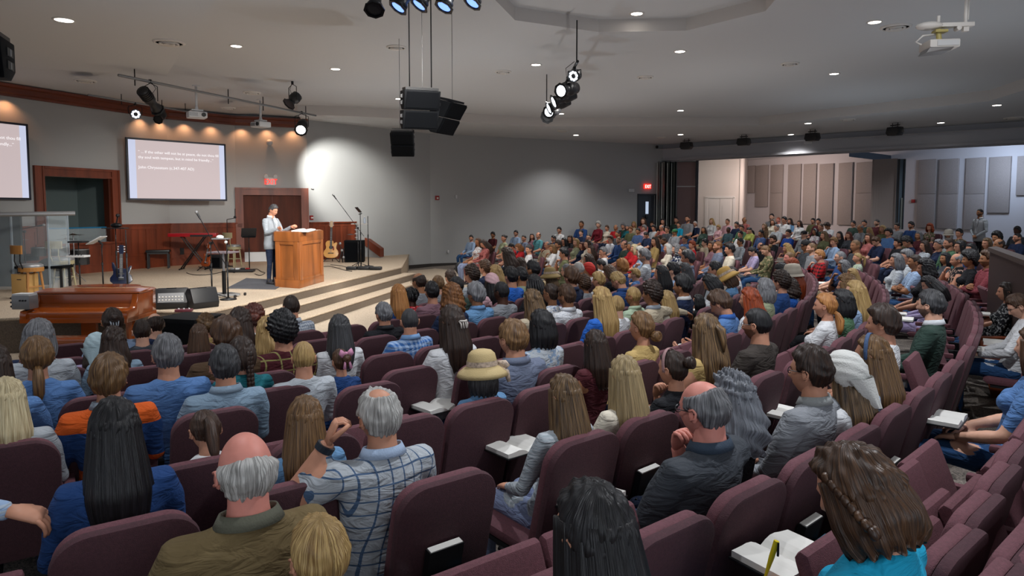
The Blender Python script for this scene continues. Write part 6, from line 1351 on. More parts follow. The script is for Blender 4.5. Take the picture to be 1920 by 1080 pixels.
PEOPLE='''
71 632 f bob gr/9a l lgrey n=woman+with+short+straight+grey+bob+by+the+piano+bench
70 668 f lowpony lb l mblue n=girl+with+low+brown+ponytail+in+blue+top,sc=.93
211 603 f bun db l pblue hat=clip:lgrey,n=woman+with+hair+claw+clip+nearest+the+piano+bench
213 641 f wavy db l ldenim n=woman+with+dark+wavy+hair+in+light+denim+jacket
179 650 g long db l lav hat=veil:9fb4bb,n=girl+with+white+lace+head+scarf,sc=.8
291 609 m balding db A navy n=balding+man+in+navy+jacket+stretching+his+arm+left,pt=navy
266 622 m crew db l dgrey n=man+half+hidden+left+of+the+navy+jacket+man
314 667 m short gr l mblue sl=short,n=grey+haired+man+in+blue+polo
202 712 m thick lb l dblue pat=stripe:2.15,s2=c9561c,n=brown+haired+man+in+orange+and+blue+rugby+shirt,sl=long,co=7c8793
215 808 f longer bk l dblue n=woman+with+very+long+straight+black+hair,sl=long
12 752 f long wb l lgrey n=woman+with+pale+blonde+hair+at+left+edge,sl=long
-18 690 f long db l mblue pat=speck:60,s2=5f86b8,n=person+in+blue+knit+top+cut+by+left+edge
-30 640 m short db l navy n=person+in+navy+hooded+top+at+left+edge
-505 850 m short gr a pblue pat=stripe:60,s2=aebccb,n=person+whose+hand+hangs+over+a+chair+at+left+edge,sl=long,sc=.98
421 687 m short dg l ldenim co=8296a8,n=dark+grey+haired+man+in+light+denim+shirt,sl=long
385 808 g pony db/4a3020 d white g,n=girl+with+high+ponytail+and+glasses+in+white+tee,sl=short,sc=.8
386 609 g updo lb l tan n=small+girl+with+braided+updo+by+the+subwoofer,sc=.78
371 629 g long br l mauve n=child+with+smooth+brown+hair+below+the+updo+girl,sc=.76
424 632 m thick br l brown sl=long,n=man+with+wavy+brown+hair+in+brown+jacket
453 664 f onebraid db l teal n=woman+with+side+braid+in+teal+top,sl=none
448 605 f wavy db l white hat=band:6a4a3a,n=woman+with+long+dark+hair+and+thin+headband
475 595 f updo au l white n=woman+with+auburn+updo+near+the+stage+step
502 622 f wavy bl l dblue n=woman+with+bright+blonde+hair+near+the+stage+step
546 576 m crew db l lgrey pat=plaid:34,s2=2c3f66,n=dark+haired+man+in+small+check+shirt+nearest+the+steps,sl=short
529 620 m curly bk l maroon pat=plaid:12,s2=8a8450,n=man+with+black+curly+hair+in+tartan+shirt,sl=long
567 672 b crew bl l lgrey n=blond+boy+in+pale+grey+tee,sc=.82
635 618 f long dg l white sl=long,n=woman+with+long+dark+grey+hair+in+white+blouse
638 678 g bun br l dblue hat=bow:c98aa8,n=little+girl+with+pink+hair+bow,sc=.72
720 590 m short gr l black sl=long,n=grey+haired+man+in+black+jacket+by+the+aisle,co=14151a
767 603 m fuzz dg l pblue pat=gingham:22,s2=3563a0,n=shaved+head+man+in+blue+gingham+shirt,sl=short,co=6f93bd
846 605 f long db l white hat=clip:c0b8b0,n=woman+with+long+dark+hair+and+white+clip
771 556 m locs bk l red pat=speck:52,s2=d8a0a0,n=person+with+black+locs+in+red+dotted+shirt,sl=long,D
746 553 f long sb l dblue n=strawberry+blonde+woman+at+the+row+end+near+steps
846 558 f bobcurly co l navy sl=long,n=woman+with+copper+curls+in+navy+jacket
892 553 m thick gr l denim sl=short,n=grey+curly+haired+man+in+denim+blue+polo,co=5f86b0
809 548 m short bk l mauve B,n=black+haired+man+in+mauve+tee
940 548 m crew bk l grey D,g,n=black+haired+man+with+glasses+in+grey+tee
785 529 m balding db l grey g,n=balding+man+in+grey+shirt+facing+the+steps
821 534 b short lb l grey n=brown+haired+boy+in+front+of+copper+curls,sc=.95
855 537 b crew bk l dgreen n=black+haired+boy+beside+copper+curls+woman,sc=.95
844 521 b short db l cream n=brown+haired+boy+at+the+far+front+row+end,sc=.95
884 516 m curly db l lgrey n=dark+curly+haired+man+in+pale+grey+shirt
909 503 m curly br l navy n=curly+brown+haired+man+in+navy+near+front
929 512 f wavy bl l white n=woman+with+half+up+golden+hair
921 531 f long bk l pink hat=bandana:c9a2a6,n=woman+with+pink+headscarf+and+pink+top
957 519 m short bk l blue n=black+haired+man+in+bright+blue+polo
976 518 b short bk l sage n=black+haired+boy+in+sage+shirt
998 506 m short bk l black n=black+haired+person+beside+the+denim+legs
1000 533 f braids bk l black n=woman+with+thin+black+braids
1033 551 f bun db l white g,pat=floral:30,s2=7d8fae,n=woman+with+glasses+and+bun+in+blue+floral+blouse
1062 556 m short br l white pat=speck:95,s2=8f96a4,B,n=brown+haired+man+in+white+speckled+shirt,sl=long,co=c2c4c8
998 565 f wavy hi l beige sl=none,n=woman+with+wavy+highlighted+hair+and+bare+shoulder
1015 612 f bob bk l lgrey pat=floral:26,s2=7d93ad,n=woman+with+glossy+black+bob+in+floral+top
903 699 f bob dg l denim hat=straw:b8a273,sc=.86,sl=long,n=woman+in+wide+straw+sun+hat+and+denim+jacket
961 636 m short lb l slate n=brown+haired+man+in+slate+blue+shirt,sl=short,w=1.12
711 782 m crownbald wh/c8 h lgrey pat=plaid:17,s2=4a617f,n=white+haired+man+in+plaid+shirt+scratching+his+head,sl=short,co=9fb2cc,watch,pt=ljeans
570 790 f longer lb l denim n=girl+with+very+long+light+brown+hair,sc=.95
460 882 m ringbald wh/b0 l khaki sl=long,p,n=bald+man+with+long+grey+side+hair+in+olive+brown+shirt,co=5a5a4c,pt=ljeans
598 1042 f lowpony bl l grey n=blonde+child+at+the+bottom+edge,sc=.86
1110 1002 f longer bk l black n=woman+with+black+wavy+hair+at+the+bottom+edge
1060 745 f longer hi l lgrey n=woman+with+very+long+highlighted+brown+hair+in+ribbed+sweater,sl=long,pt=pblue,pat=stripe:60,s2=9aa4aa
1171 708 f longer bl/b8a074 l cream sl=long,n=woman+with+long+golden+brown+hair+in+cream+sweatshirt
1117 648 f long db l maroon sl=none,n=woman+with+straight+dark+brown+hair+in+maroon+top
1203 614 f lowbun lb l tan sl=long,n=woman+with+low+bun+in+tan+top
1262 692 g bun db c black hat=band:9c7a7a,n=girl+with+pink+headband+and+braided+bun,sc=.92,sl=short
1322 622 f halfup hi l tan n=woman+with+half+up+long+dark+wavy+hair,sl=none
1419 609 m crew bk l dbrown g,B,n=bearded+man+with+glasses+in+brown+tee,sl=short,w=1.1
1318 768 m balding gr c dgrey g,p,fuzz,n=bald+man+with+glasses+in+dark+polo,sl=short,pt=jeans,co=2c3a4a,w=1.1
1375 748 f wild dg/7c8088 l black n=woman+with+thick+wavy+dark+grey+hair
1520 697 m short db l grey g,n=man+with+dark+hair+and+glasses+in+pale+grey+tee,co=8a8d8c
1585 704 f longer hi l white hat=veil:c4c4c0,n=woman+with+white+lace+head+covering
1637 668 f longer lb l pblue hat=band:3b5378,n=woman+with+dark+headband+and+long+straight+hair
1655 608 m thick db l white n=dark+haired+young+man+in+white+tee,sl=short
1744 573 m short dg l dgreen B,sl=long,n=bearded+man+in+dark+green+blazer,co=c9ccd0,w=1.08
1548 574 f lowpony sb l white sl=long,n=woman+with+copper+blonde+ponytail+in+white+shirt,pt=jeans
1606 924 f braidbob br w turq n=woman+in+turquoise+top+writing+with+a+yellow+pen,sl=short,pt=ljeans,w=1.1
1942 652 f bob br l mblue n=woman+in+blue+dress+at+right+edge,sl=short,pl=.545,pt=jeans,w=1.12
1913 575 m short br d white g,sl=long,n=man+in+white+shirt+and+jeans+at+right+edge,pt=jeans
1890 548 f long db l black pat=floral:30,s2=8a8a8a,n=woman+in+black+patterned+top+near+right+edge
1127 562 f longer bl l blue n=woman+with+long+straight+blonde+hair+in+blue+top
1156 574 b crew bl l white n=blond+boy+right+of+the+long+blonde+hair+woman,sc=.86
1188 556 b crew bl l mint n=blond+boy+with+buzzed+neck+in+pale+green+shirt,sc=.93
1222 552 m curly db a beige sl=long,n=man+with+dark+curls+in+beige+jacket,co=8a9098
1252 562 f long bl l cream n=blonde+woman+leaning+to+the+beige+jacket+man,sl=long
1279 537 m thick bk l navy sl=long,n=black+haired+man+in+navy+grey+suit,co=c9c9c9
1311 565 g bob bk l black n=child+with+black+hair+behind+the+navy+suit+man,sc=.85
1333 531 f bob bk d white n=black+haired+person+with+white+collar,co=c9c9c9
1351 570 m thick br r mblue n=brown+haired+man+reading+in+bright+blue+polo,co=2a5aa4
1406 562 f wavy rd l white n=woman+with+bright+red+hair
1434 542 f bob gr l sage n=person+with+grey+wavy+bob+in+sage+top
1464 529 f curly db l dblue n=woman+with+dark+curls+behind+the+grey+bob
1484 540 f bobcurly db l blue n=person+with+dark+curls+beside+royal+blue+top
1467 508 m crew bk d grey n=man+with+short+black+hair+bending+by+the+bucket+hat
1484 512 f long rd l pblue hat=bucket:a89f90,n=woman+in+beige+bucket+hat
1442 506 f updo br d cream n=brown+haired+woman+bending+in+cream+top
1373 513 b crew db d white n=boy+with+short+hair+holding+a+straw+hat
1363 522 f bob br d denim hat=straw:b58f4a,n=person+in+yellow+straw+hat
1341 507 m short bk l lgrey g,n=black+haired+man+with+glasses+and+grey+trousers,pt=grey
1284 507 f long dg l slate n=person+with+dark+grey+long+hair
1289 485 m thick dg l slate n=grey+black+haired+man+behind+the+long+grey+hair
1261 508 m short bk l pblue n=man+with+short+black+hair+in+pale+blue+shirt,w=1.08
1240 513 f long bk l black n=woman+with+long+black+hair+holding+a+hat
1192 515 b thick bl l mblue n=blond+tousled+boy+leaning+on+a+chair+back,sc=.84
1159 527 b short bl r dblue n=blond+boy+in+profile+writing+notes,sc=.9
1122 526 b thick bl l white n=blond+boy+left+of+the+writing+boy,sc=.9
1166 501 m thick sb l dblue n=strawberry+blond+man+in+dark+blue+shirt
1143 511 b bob br d black n=brown+haired+child+beside+strawberry+blond+man,sc=.93
1128 497 b short bk d white n=child+with+black+hair+and+blue+strap,sc=.9
1095 533 m curly br l grey n=curly+brown+haired+man+in+grey+tee
1070 521 m thick br l navy n=tousled+brown+haired+man+in+navy
1063 508 m fuzz gr l olive g,n=shaved+head+man+with+glasses+near+the+brown+hat
1085 505 m crew wh l white n=white+haired+man+left+of+red+head+wrap
1104 506 f fuzz db l white hat=wrap:b3261c,n=woman+in+bright+red+head+wrap
1031 519 f long hi l beige hat=straw:8a7448,n=woman+in+brown+felt+sun+hat
976 494 f wavy db l black n=woman+with+long+dark+curls+seen+from+behind
883 447 m short bk l pblue B,n=man+with+black+hair+in+pale+blue+shirt+at+front+row+end,pt=jeans,sl=long
896 454 f long br l white pat=floral:20,s2=a0766a,n=woman+in+white+floral+top+second+in+front+row,pt=pblue
907 457 f long db d rose pat=floral:14,s2=8a4a48,n=woman+in+dusty+rose+dress+third+in+front+row,pt=rose
924 441 m thick bk l maroon B,g,n=bearded+man+with+dark+hair+in+maroon+shirt
944 447 f bun bk l sage n=woman+with+black+bun+in+sage+top,sl=none
967 438 m short bk l pblue B,g,n=man+with+sunglasses+in+pale+blue+shirt+by+the+wall
982 447 m crew bk l slate n=dark+haired+man+in+slate+tee+by+the+wall
997 444 f long db l mauve n=brown+haired+woman+left+of+the+teal+shirt+man
1009 442 m balding db l lteal n=balding+man+in+light+teal+shirt+by+the+wall
960 463 f short bk d red n=woman+with+black+hair+bending+down+in+red
973 464 f bob co d red n=brown+haired+woman+in+red+beside+the+white+tee+man
949 479 f wavy db c black n=woman+with+dark+curls+resting+cheek+on+hand
991 468 m short dg l white n=dark+grey+haired+man+in+white+tee+near+front,sl=short
1026 460 m balding gr c beige g,n=grey+man+with+glasses+resting+chin+on+hands
1036 466 f bob lb c white n=light+brown+haired+woman+with+hand+at+her+face
1046 460 m thick db l white B,sl=long,n=bearded+man+in+white+long+sleeve+shirt,pt=jeans
1038 448 m short bk l navy n=black+haired+boy+in+front+of+far+wall
1048 432 m short bk l white B,g,n=dark+haired+man+with+sunglasses+against+grey+wall
1057 476 m thick bk c olive n=black+haired+man+in+olive+tee+hand+on+chin,sl=short
1057 453 f bob bk l dgrey
1068 448 f wavy db l black n=woman+with+very+long+dark+hair+by+the+wall
1080 455 f long bl l sage
1089 421 m crew db l dblue n=man+in+dark+blue+shirt+alone+high+against+wall
1089 437 m short bk l navy
1103 445 m crew bk l dgrey g
1091 461 f bob au l navy
1101 458 f long db l cream
1108 469 f wavy db l cream sl=long
1131 473 m short gr l white n=grey+haired+man+in+white+tee+looking+left
1103 488 f long db l brown
1121 422 f curly wh l dred n=woman+with+short+white+hair+in+dark+red
1138 428 f short br l cream
1154 427 m balding gr l red
1158 439 m crew bk l dgrey g
1168 425 m curly gr l dgreen
1176 427 f bob gr l teal
1188 421 f bob bl l beige
1205 415 f long br l rose
1182 431 m thick co l olive
1196 434 m short bk l dblue pat=plaid:20,s2=7a8aa0
1208 428 f curly gr l pink
1222 421 m short db l navy
1226 428 m thick bk l lgrey
1242 416 f long bk l black
1240 427 m balding gr c rose
1250 431 m short db l dgrey g
1267 413 m crew bk l dgreen n=dark+haired+man+against+the+pale+partition+panel
1272 422 m short db l turq
1288 411 m fuzz db l grey B,n=bald+bearded+man+in+front+of+pink+panel
1288 421 f long db l orange hat=cap:1f3a7a,n=woman+in+blue+cap+below+the+pink+panel
1303 420 m crew wh l navy g,n=white+haired+man+with+glasses+in+navy+suit,co=c9c9c9
1319 431 f long db l dgreen
1334 415 f long bl l white n=blonde+woman+in+white+top+before+white+double+doors
1347 427 g curly bl l pink sc=.82
1265 436 m crew bk l grey hat=cap:1c5a30,n=man+in+green+cap
1144 449 m thick br l white pat=plaid:20,s2=5a7aa8
1160 451 m fuzz lb l dblue B,n=bald+man+in+dark+blue+shirt+centre+of+far+crowd
1170 460 m balding br l dgreen g
1182 462 f bob gr l red
1190 467 f bob wb l red
1200 474 f bobcurly wh l pblue n=woman+with+fluffy+white+hair+in+pale+blue
1208 481 m thick gr c lgrey B,n=grey+haired+man+in+grey+shirt+with+hand+at+chin,sl=short
1212 441 m short bk d navy
1227 453 f long db l tan
1236 449 m short br l pblue
1245 453 m fuzz br l mblue B,n=bald+tanned+man+in+blue+shirt,t
1252 466 f bob wh l cream n=woman+with+white+bob+in+cream+top
1268 468 f bobcurly gr l navy pat=floral:18,s2=c9c9c9,n=woman+with+grey+curls+in+navy+and+white+floral
1281 472 m crew br l grey
1284 449 m short bk l mblue n=black+haired+man+in+blue+shirt+looking+left
1297 460 b thick rd l red n=red+haired+boy+in+red+tee,sc=.9
1322 456 m thick bk l beige n=young+man+with+dark+hair+in+beige+tee
1334 461 f long br l mauve
1346 462 m fuzz co l slate B,n=bald+bearded+man+in+slate+shirt
1364 416 m crew br l pink n=man+in+pale+pink+shirt+before+the+white+wall
1366 431 m fuzz bk l dgreen D,pat=plaid:18,s2=4a6a8a,n=man+in+dark+plaid+shirt
1381 422 m short bk l navy
1395 413 m balding gr l rose
1390 428 b thick db l green
1405 432 f lowpony bk d ygreen n=woman+in+yellow+green+tee+looking+down
1388 440 m short bk l white
1427 438 b short bk l dblue pat=speck:60,s2=8a8a9a
1433 425 f long lb l brown hat=band:b59a8a
1446 407 m crew bk l grey
1448 417 f long br l cream hat=band:c9c9c9
1459 413 m fuzz rd l white p
1470 413 m short bk l white g
1481 415 f wavy db l denim
1456 427 m crew gr l lgrey n=grey+haired+man+in+pale+suit+jacket,co=c9c9c9
1478 438 m short bk l royal n=dark+haired+man+in+royal+blue+suit,co=c9c9c9
1499 419 f long db l white n=dark+haired+woman+in+white+below+acoustic+panels
1507 440 m crew bk l grey hat=cap:15151a
1524 415 m short bk l olive
1534 416 m short bk l maroon
1528 435 g long bk l white hat=band:c9c9c9,pat=floral:20,s2=a87a88,sc=.85
1539 426 m fuzz br l dgreen
1551 424 m thick db d white n=dark+haired+man+in+white+shirt+leaning+forward
1545 442 f wavy hi l olive
1563 454 m thick lb c pblue n=light+brown+haired+man+covering+face+in+blue+shirt,sl=long
1574 441 f long bk l black
1591 442 f wavy au l dgrey
1600 420 m short bk l dgreen
1388 454 m short bk l lgrey t,pat=plaid:20,s2=5a5f66
1368 468 m thick bk l cream n=young+man+with+black+hair+in+cream+shirt
1449 450 m thick db l black B
1427 462 m balding db l black B,n=balding+bearded+man+in+black
1436 470 f bun lb d olive pat=floral:18,s2=9a8a6a,n=woman+with+bun+in+floral+olive+top
1411 472 b short bk d lav
1476 466 f wild bl c black n=woman+with+messy+blonde+hair+and+hand+on+cheek
1510 461 m fuzz bk c dgrey hat=cap:101014
1522 466 m fuzz lb l grey B,n=bald+bearded+man+in+grey+tee+near+wood+end+panel
1480 484 m fuzz lb l beige p,n=bald+pink+head+behind+the+grey+fedora
1466 492 f long rd l brown hat=fedora:5c5850,n=person+in+grey+fedora+hat
1488 498 f curly rd l cream
1537 480 b short sb c red pat=gingham:14,s2=141418,n=boy+in+red+and+black+flannel+shirt,sc=.95,sl=long
1576 483 m fuzz gr l dblue g,n=bald+older+man+with+glasses+in+dark+blue
1603 461 m fuzz lb l dgrey n=bald+tanned+man+in+dark+shirt,t
1608 484 g pony bl l mint pat=floral:30,s2=8a7a8a,sc=.85,n=blonde+child+with+ponytail+in+floral+top
1583 500 f bob gr c navy n=woman+with+grey+hair+hand+on+face
1600 515 f long bl l dbrown
1588 536 f wild lb l grey n=woman+with+big+wavy+light+brown+hair
1604 548 f longer bl l pblue n=woman+with+long+blonde+hair+in+pale+blue
1580 566 f bob bk l green n=person+with+black+hair+in+green+top
1613 428 m balding gr l grey
1620 419 m short bk l dgreen
1644 418 m crew bk l maroon B,n=black+haired+man+in+maroon+against+the+pale+partition
1630 433 f long bl l beige
1628 446 f long br l rose
1643 453 m thick br d navy
1665 437 m thick bk l mblue w=1.15,n=large+dark+haired+man+in+blue+polo
1654 430 f bob bl l olive
1682 425 m short bk l grey
1708 423 m short bk l dblue B,n=dark+bearded+man+in+blue+suit,co=c9c9c9
1684 456 m thick bk l black n=young+person+with+black+hair+in+black+tee
1701 454 f curly bk d navy
1722 442 f bob gr l maroon t
1743 427 f bobcurly rd l olive pat=floral:20,s2=b58a8a,n=woman+with+curly+red+hair+in+floral+top
1778 438 f bob wh l white hat=bucket:bdb5a8,n=woman+in+white+sun+hat
1798 438 m short bk l brown pat=floral:20,s2=a89a7a
1779 457 m fuzz db l green B,n=bald+bearded+man+in+green+tee
1760 460 f updo gr l navy
1734 461 f long db l lgrey
1800 463 f long bk l lteal g
1820 468 f bob bk l dblue
1850 457 f longer hi l beige pat=floral:20,s2=6a5a4a,n=woman+with+streaked+hair+in+patterned+top
1873 459 m balding db l navy
1907 433 m short bk l dgrey D
1908 446 m fuzz bk l navy B,g,n=bearded+man+with+glasses+at+right+edge+of+far+rows
1868 446 f curly bk l black
1699 483 m thick gr x lgrey g,n=grey+haired+man+with+glasses+and+crossed+arms,sl=short
1681 489 f bob gr l lgrey
1716 492 m crew db x pblue n=man+in+light+blue+shirt+with+crossed+arms,sl=short,pt=jeans
1735 504 f bobcurly bk l black n=woman+with+big+black+curls
1773 485 f bob bk l dgrey
1795 488 m balding gr c black pat=floral:24,s2=a88a7a,n=grey+man+resting+chin+on+hand+in+dark+floral+shirt,sl=none
1818 488 f afro bk l black
1852 487 m thick br x brick B,pat=gingham:70,s2=6a2c34,n=bearded+man+in+brick+red+shirt+with+crossed+arms,sl=long,pt=jeans,w=1.12
1743 532 f long bk d lav n=woman+with+dark+hair+in+lavender+looking+down,pt=lav
1752 548 f long bl l grey
1908 521 m balding gr l white g,B,n=bald+grey+bearded+man+with+glasses+at+right+edge
'''
TOPW={'m':'shirt','f':'top','b':'shirt','g':'top'}; KW={'m':'man','f':'woman','b':'boy','g':'girl'}
HW={'short':'short','crew':'cropped','fuzz':'shaved','balding':'thinning','ringbald':'thinning','crownbald':'thinning','thick':'thick','curly':'curly','afro':'big curly','bob':'bobbed','bobcurly':'curly','long':'long','longer':'long','wavy':'long wavy','wild':'wild','pony':'ponytailed','lowpony':'ponytailed','bun':'pinned up','lowbun':'pinned up','halfup':'half up','updo':'pinned up','braids':'braided','locs':'braided','onebraid':'braided','braidbob':'braided'}
def parse():
    out=[]
    for ln in PEOPLE.strip().splitlines():
        q=ln.split(); px,py,k,h,hc,pose,shirt=q[:7]; o={}
        for tok in (','.join(q[7:])).split(','):
            if not tok: continue
            if '=' in tok: a,b=tok.split('=',1); o[a]=b
            else: o[tok]=1
        hx=hc.split('/'); d=dict(px=float(px),py=float(py),k=k,hair=h,hc=hx[0],hx=hx[1] if len(hx)>1 and len(hx[1])==6 else None,pose=pose,shirt=shirt,o=o)
        if 'n' in o: d['n']=o['n'].replace('+',' ').strip()
        else:
            hp='%s %s haired'%(HW[h],HC[d['hc']][2]) if h!='fuzz' else 'shaved head'
            d['n']='%s %s in %s %s'%(hp,KW[k],SHC[shirt][1],TOPW[k]); d['auto']=1
            if 'hat' in o: d['n']+=' and '+{'cap':'a cap','band':'a headband'}.get(o['hat'].split(':')[0],'a hat')
            elif 'g' in o: d['n']+=' and glasses'
            elif 'B' in o: d['n']+=' with a beard'
        out.append(d)
    return out
PPL=parse()
placed=[]   # x,y,row
JR={211:-6,291:-6,475:-5,71:-5,386:-6,448:-5,213:-5,179:-5,371:-5,502:-4,529:-4,70:-4,424:-4,635:-4,767:-4,720:-5,546:-6,314:-3,453:-3,202:-3,421:-3,567:-3,12:-3,638:-3,215:-1,385:-2,570:-1,903:-2,961:-2,711:-1,460:0,598:0,1110:1,1060:-1,1171:-1,1262:-1,1322:-1,
1117:-2,1203:-2,1015:-2,998:-4,1062:-4,1033:-4,1127:-3,1156:-3,1188:-3,1222:-3,1252:-3,1279:-3,1311:-3,1333:-3,1351:-2,1406:-2,1434:-2,1464:-2,1467:-2,1419:-1,1548:-1,1655:0,1744:0,1585:0,1637:0,1520:0,1318:0,1375:0,1612:1,846:-3,771:-6,746:-6,809:-6,892:-5,940:-5,785:-7,821:-7,855:-6,844:-7,884:-7,909:-8,929:-7,921:-6,957:-6,976:-6,1166:-5,1261:-4,1341:-3,1942:1,-505:-1,1913:1,1580:-1,1752:-1,266:-6,1604:-1,1588:-1,1600:-1,1582:-1}
JX={(998,506):-6,(1442,506):-3,(846,558):-5,(635,675):-3}
def place(d,coll=True):
    kid=d['k'] in 'bg'; nom=float(d['o'].get('sc',.98 if not kid else .9)); r=Vector(ray(d['px'],d['py'])); cx,cy=RC
    sex='f' if d['k'] in 'fg' else 'm'; best=None
    Mh,_=head_matrix(sex,d['pose'],0); hl=Mh@Vector((0,0,0)); jf=JX.get((d['px'],d['py']),JR.get(int(d['px'])) if d['py']>500 else None)
    for j in (range(-9,10) if jf is None else (jf,)):
        R=RS0+RSP*j; fl=floor_h(R)
        for dl in (0,.06,-.06,.12,-.1,.18,.24,.3)+((.38,.46,.54) if jf is not None else ()):
            Rh=R-nom*hl.y-dl
            a=r.x**2+r.y**2; b=-2*(r.x*cx+r.y*cy); cc=cx*cx+cy*cy-Rh*Rh; D=b*b-4*a*cc
            if D<0: continue
            for sg in (-1,1):
                t=(-b+sg*math.sqrt(D))/(2*a)
                if t<.8 or t>42: continue
                x,y=r.x*t,r.y*t; z=CAMZ+r.z*t
                if y>35 or x>24: continue
                s=(z-fl-.47)/(hl.z-.47)
                if not(.5<s<1.35): continue
                ang=math.atan2(y-cy,x-cx)
                if (Vector((x,y,0))-WE.P).dot(WE.n)<.35 and x>-4 and x<7: continue
                if x>6.5 and y>31.2-(x-6.9)*.25: continue
                pen=abs(s-nom)+abs(dl)*.3
                sx,sy=cx+(R-dl)*math.cos(ang),cy+(R-dl)*math.sin(ang)
                if coll:
                    cl=min([math.hypot(sx-p[0],sy-p[1]) for p in placed],default=9)
                    if cl<.40: pen+=(.40-cl)*1.6
                if best is None or pen<best[0]: best=(pen,j,ang,s,sx,sy,fl,t,dl)
    return best
M_pers=[]
def setp(o,**kw):
    for k,v in kw.items():
        if isinstance(v,tuple): o[k]=[float(q) for q in v]
        else: o[k]=float(v)
def hcol(d):
    a,b,_=HC[d['hc']]; ca,cb=hexc(a),hexc(b)
    if d.get('hx'): cb=hexc(d['hx']); ca=tuple(v*.42 for v in cb)
    rr=random.uniform(.85,1.15); return tuple(v*rr for v in ca),tuple(min(1,v*rr) for v in cb)
def dress(body,Mh,d,sex,far):
    o=d['o']; sh=hexc(SHC[d['shirt']][0]); skn='d' if 'D' in o else ('t' if 't' in o else ('p' if 'p' in o else random.choice('nnnlt')))
    ha,hb=hcol(d); sl={'short':.42,'long':1.06,'none':.12}.get(o.get('sl'),random.choice([.42,.42,1.06]))
    pat=0;ps=20;s2=sh
    if 'pat' in o: a,b=o['pat'].split(':'); pat=PAT[a]; ps=float(b); s2=hexc(o.get('s2','808080'))
    ptk=o.get('pt') or random.choice(['jeans','jeans','khaki','black','grey','navy'])
    setp(body,skin=hexc(SKN[skn]),shirt=sh,shirt2=s2,pants=hexc(PTC[ptk]),hairc=tuple((a+b)/2 for a,b in zip(ha,hb)),sleeve=sl,pantlen=float(o.get('pl',2)),pat=pat,ps=ps,beard=1 if 'B' in o else 0)
    hm=hair_mesh(d['hair']); sc=.97 if sex=='f' else 1.
    h=inst(hm,'hair',body,mtx=Mh@Matrix.Scale(sc,4)); setp(h,hairc=ha,hairc2=hb)
    if 'fuzz' in o: pass
    if 'hat' in o:
        st,cx_=o['hat'].split(':'); nm={'veil':'head_scarf','wrap':'head_wrap','bandana':'head_scarf','bow':'hair_bow','band':'headband','clip':'hair_clip'}.get(st,'hat')
        cc=hexc(cx_) if len(cx_)==6 else hexc(SHC.get(cx_,('c0c0c0',''))[0])
        q=inst(hat_mesh(st),nm,body,mtx=Mh); setp(q,hatc=cc)
        if st=='straw' and not far: q2=inst(hatband_mesh(),'hat_band',q)
    if 'g' in o: inst(glasses_mesh(),'glasses',body,mtx=Mh)
    if 'co' in o or (sex=='m' and not far and d['shirt'] not in('white','grey','brown','dbrown') and random.random()<.5):
        _,base=head_matrix(sex,d['pose'],0); q=inst(collar_mesh(sex),'shirt_collar',body,mtx=Matrix.Translation(base-Vector((0,0,.012)))@Matrix.Scale(1.02 if sex=='m' else .95,4)); setp(q,hatc=hexc(o['co']) if 'co' in o else sh)
SPK=(-5.3,15.5)
occupied=[]
for d in PPL:
    b=place(d,False); d['c0']=b[0] if b else 9
for d in sorted(PPL,key=lambda d:(0 if (d['px'] in JR and d['py']>500) else 1,d['c0'])):
    b=place(d)
    if b is None: print('unplaced',d['n']); continue
    pen,j,ang,s,sx,sy,fl,t,dl=b; placed.append((sx,sy)); sex='f' if d['k'] in 'fg' else 'm'
    rz=ang+math.pi/2; fdir=Vector((RC[0]-sx,RC[1]-sy)).normalized(); sd=Vector((SPK[0]-sx,SPK[1]-sy)).normalized()
    yaw=math.degrees(math.atan2(fdir.x*sd.y-fdir.y*sd.x,fdir.dot(sd)))
    yaw=max(-38,min(38,yaw*(.25 if t<9 else .7)+random.uniform(-10,14))); yaw=round(yaw/19)*19 if d['pose'] not in 'rwd' else 0
    me,Mh=body_mesh(sex,d['pose'],yaw)
    o=bpy.data.objects.new('person',me); COL.objects.link(o)
    w=float(d['o'].get('w',1.0))*random.uniform(.98,1.04); s2=s; 
    o.location=(sx,sy,fl+.47*(1-s2)); o.rotation_euler.z=rz; o.scale=(s2*w,s2*(1+(w-1)*.6),s2)
    d.update(dl=dl,j=j,ang=ang,s=s2,obj=o,t=t,Mh=Mh)
    far=t>13
    dress(o,Mh,d,sex,far)
    occupied.append(d)
# names: unique descriptions
from collections import Counter
cnt=Counter(d['n'] for d in occupied)
named=[d for d in occupied if not d.get('auto')]
def near_named(px,py,skip=None,k=0):
    L=sorted((e for e in named if e is not skip),key=lambda e:math.hypot(e['px']-px,(e['py']-py)*1.4)); return L[k]
used=set()
def clipw(s,n): 
    w=s.split(); return ' '.join(w[:n])
for d in occupied:
    lb=d['n']
    if d.get('auto') or cnt[lb]>1 or lb in used:
        for k in range(12):
            e=near_named(d['px'],d['py'],d,k); rel='left of' if d['px']<e['px'] else 'right of'
            if abs(d['px']-e['px'])<4: rel='behind' if d['t']>e['t'] else 'in front of'
            base=d['n']
            room=16-len(rel.split())-len(e['n'].split())
            bw=base.split()
            if len(bw)>room: base=' '.join(bw[:max(room,4)]) if len(bw[:room])>=5 and bw[min(room,len(bw))-1] not in('in','with','and','a') else None
            if base is None: continue
            cand='%s %s %s'%(base,rel,e['n'])
            if cand not in used and len(cand.split())<=16: lb=cand; break
    used.add(lb); d['label']=lb; tag(d['obj'],lb,'person')
    if d.get('auto'): d['obj']['group']='seated congregation'
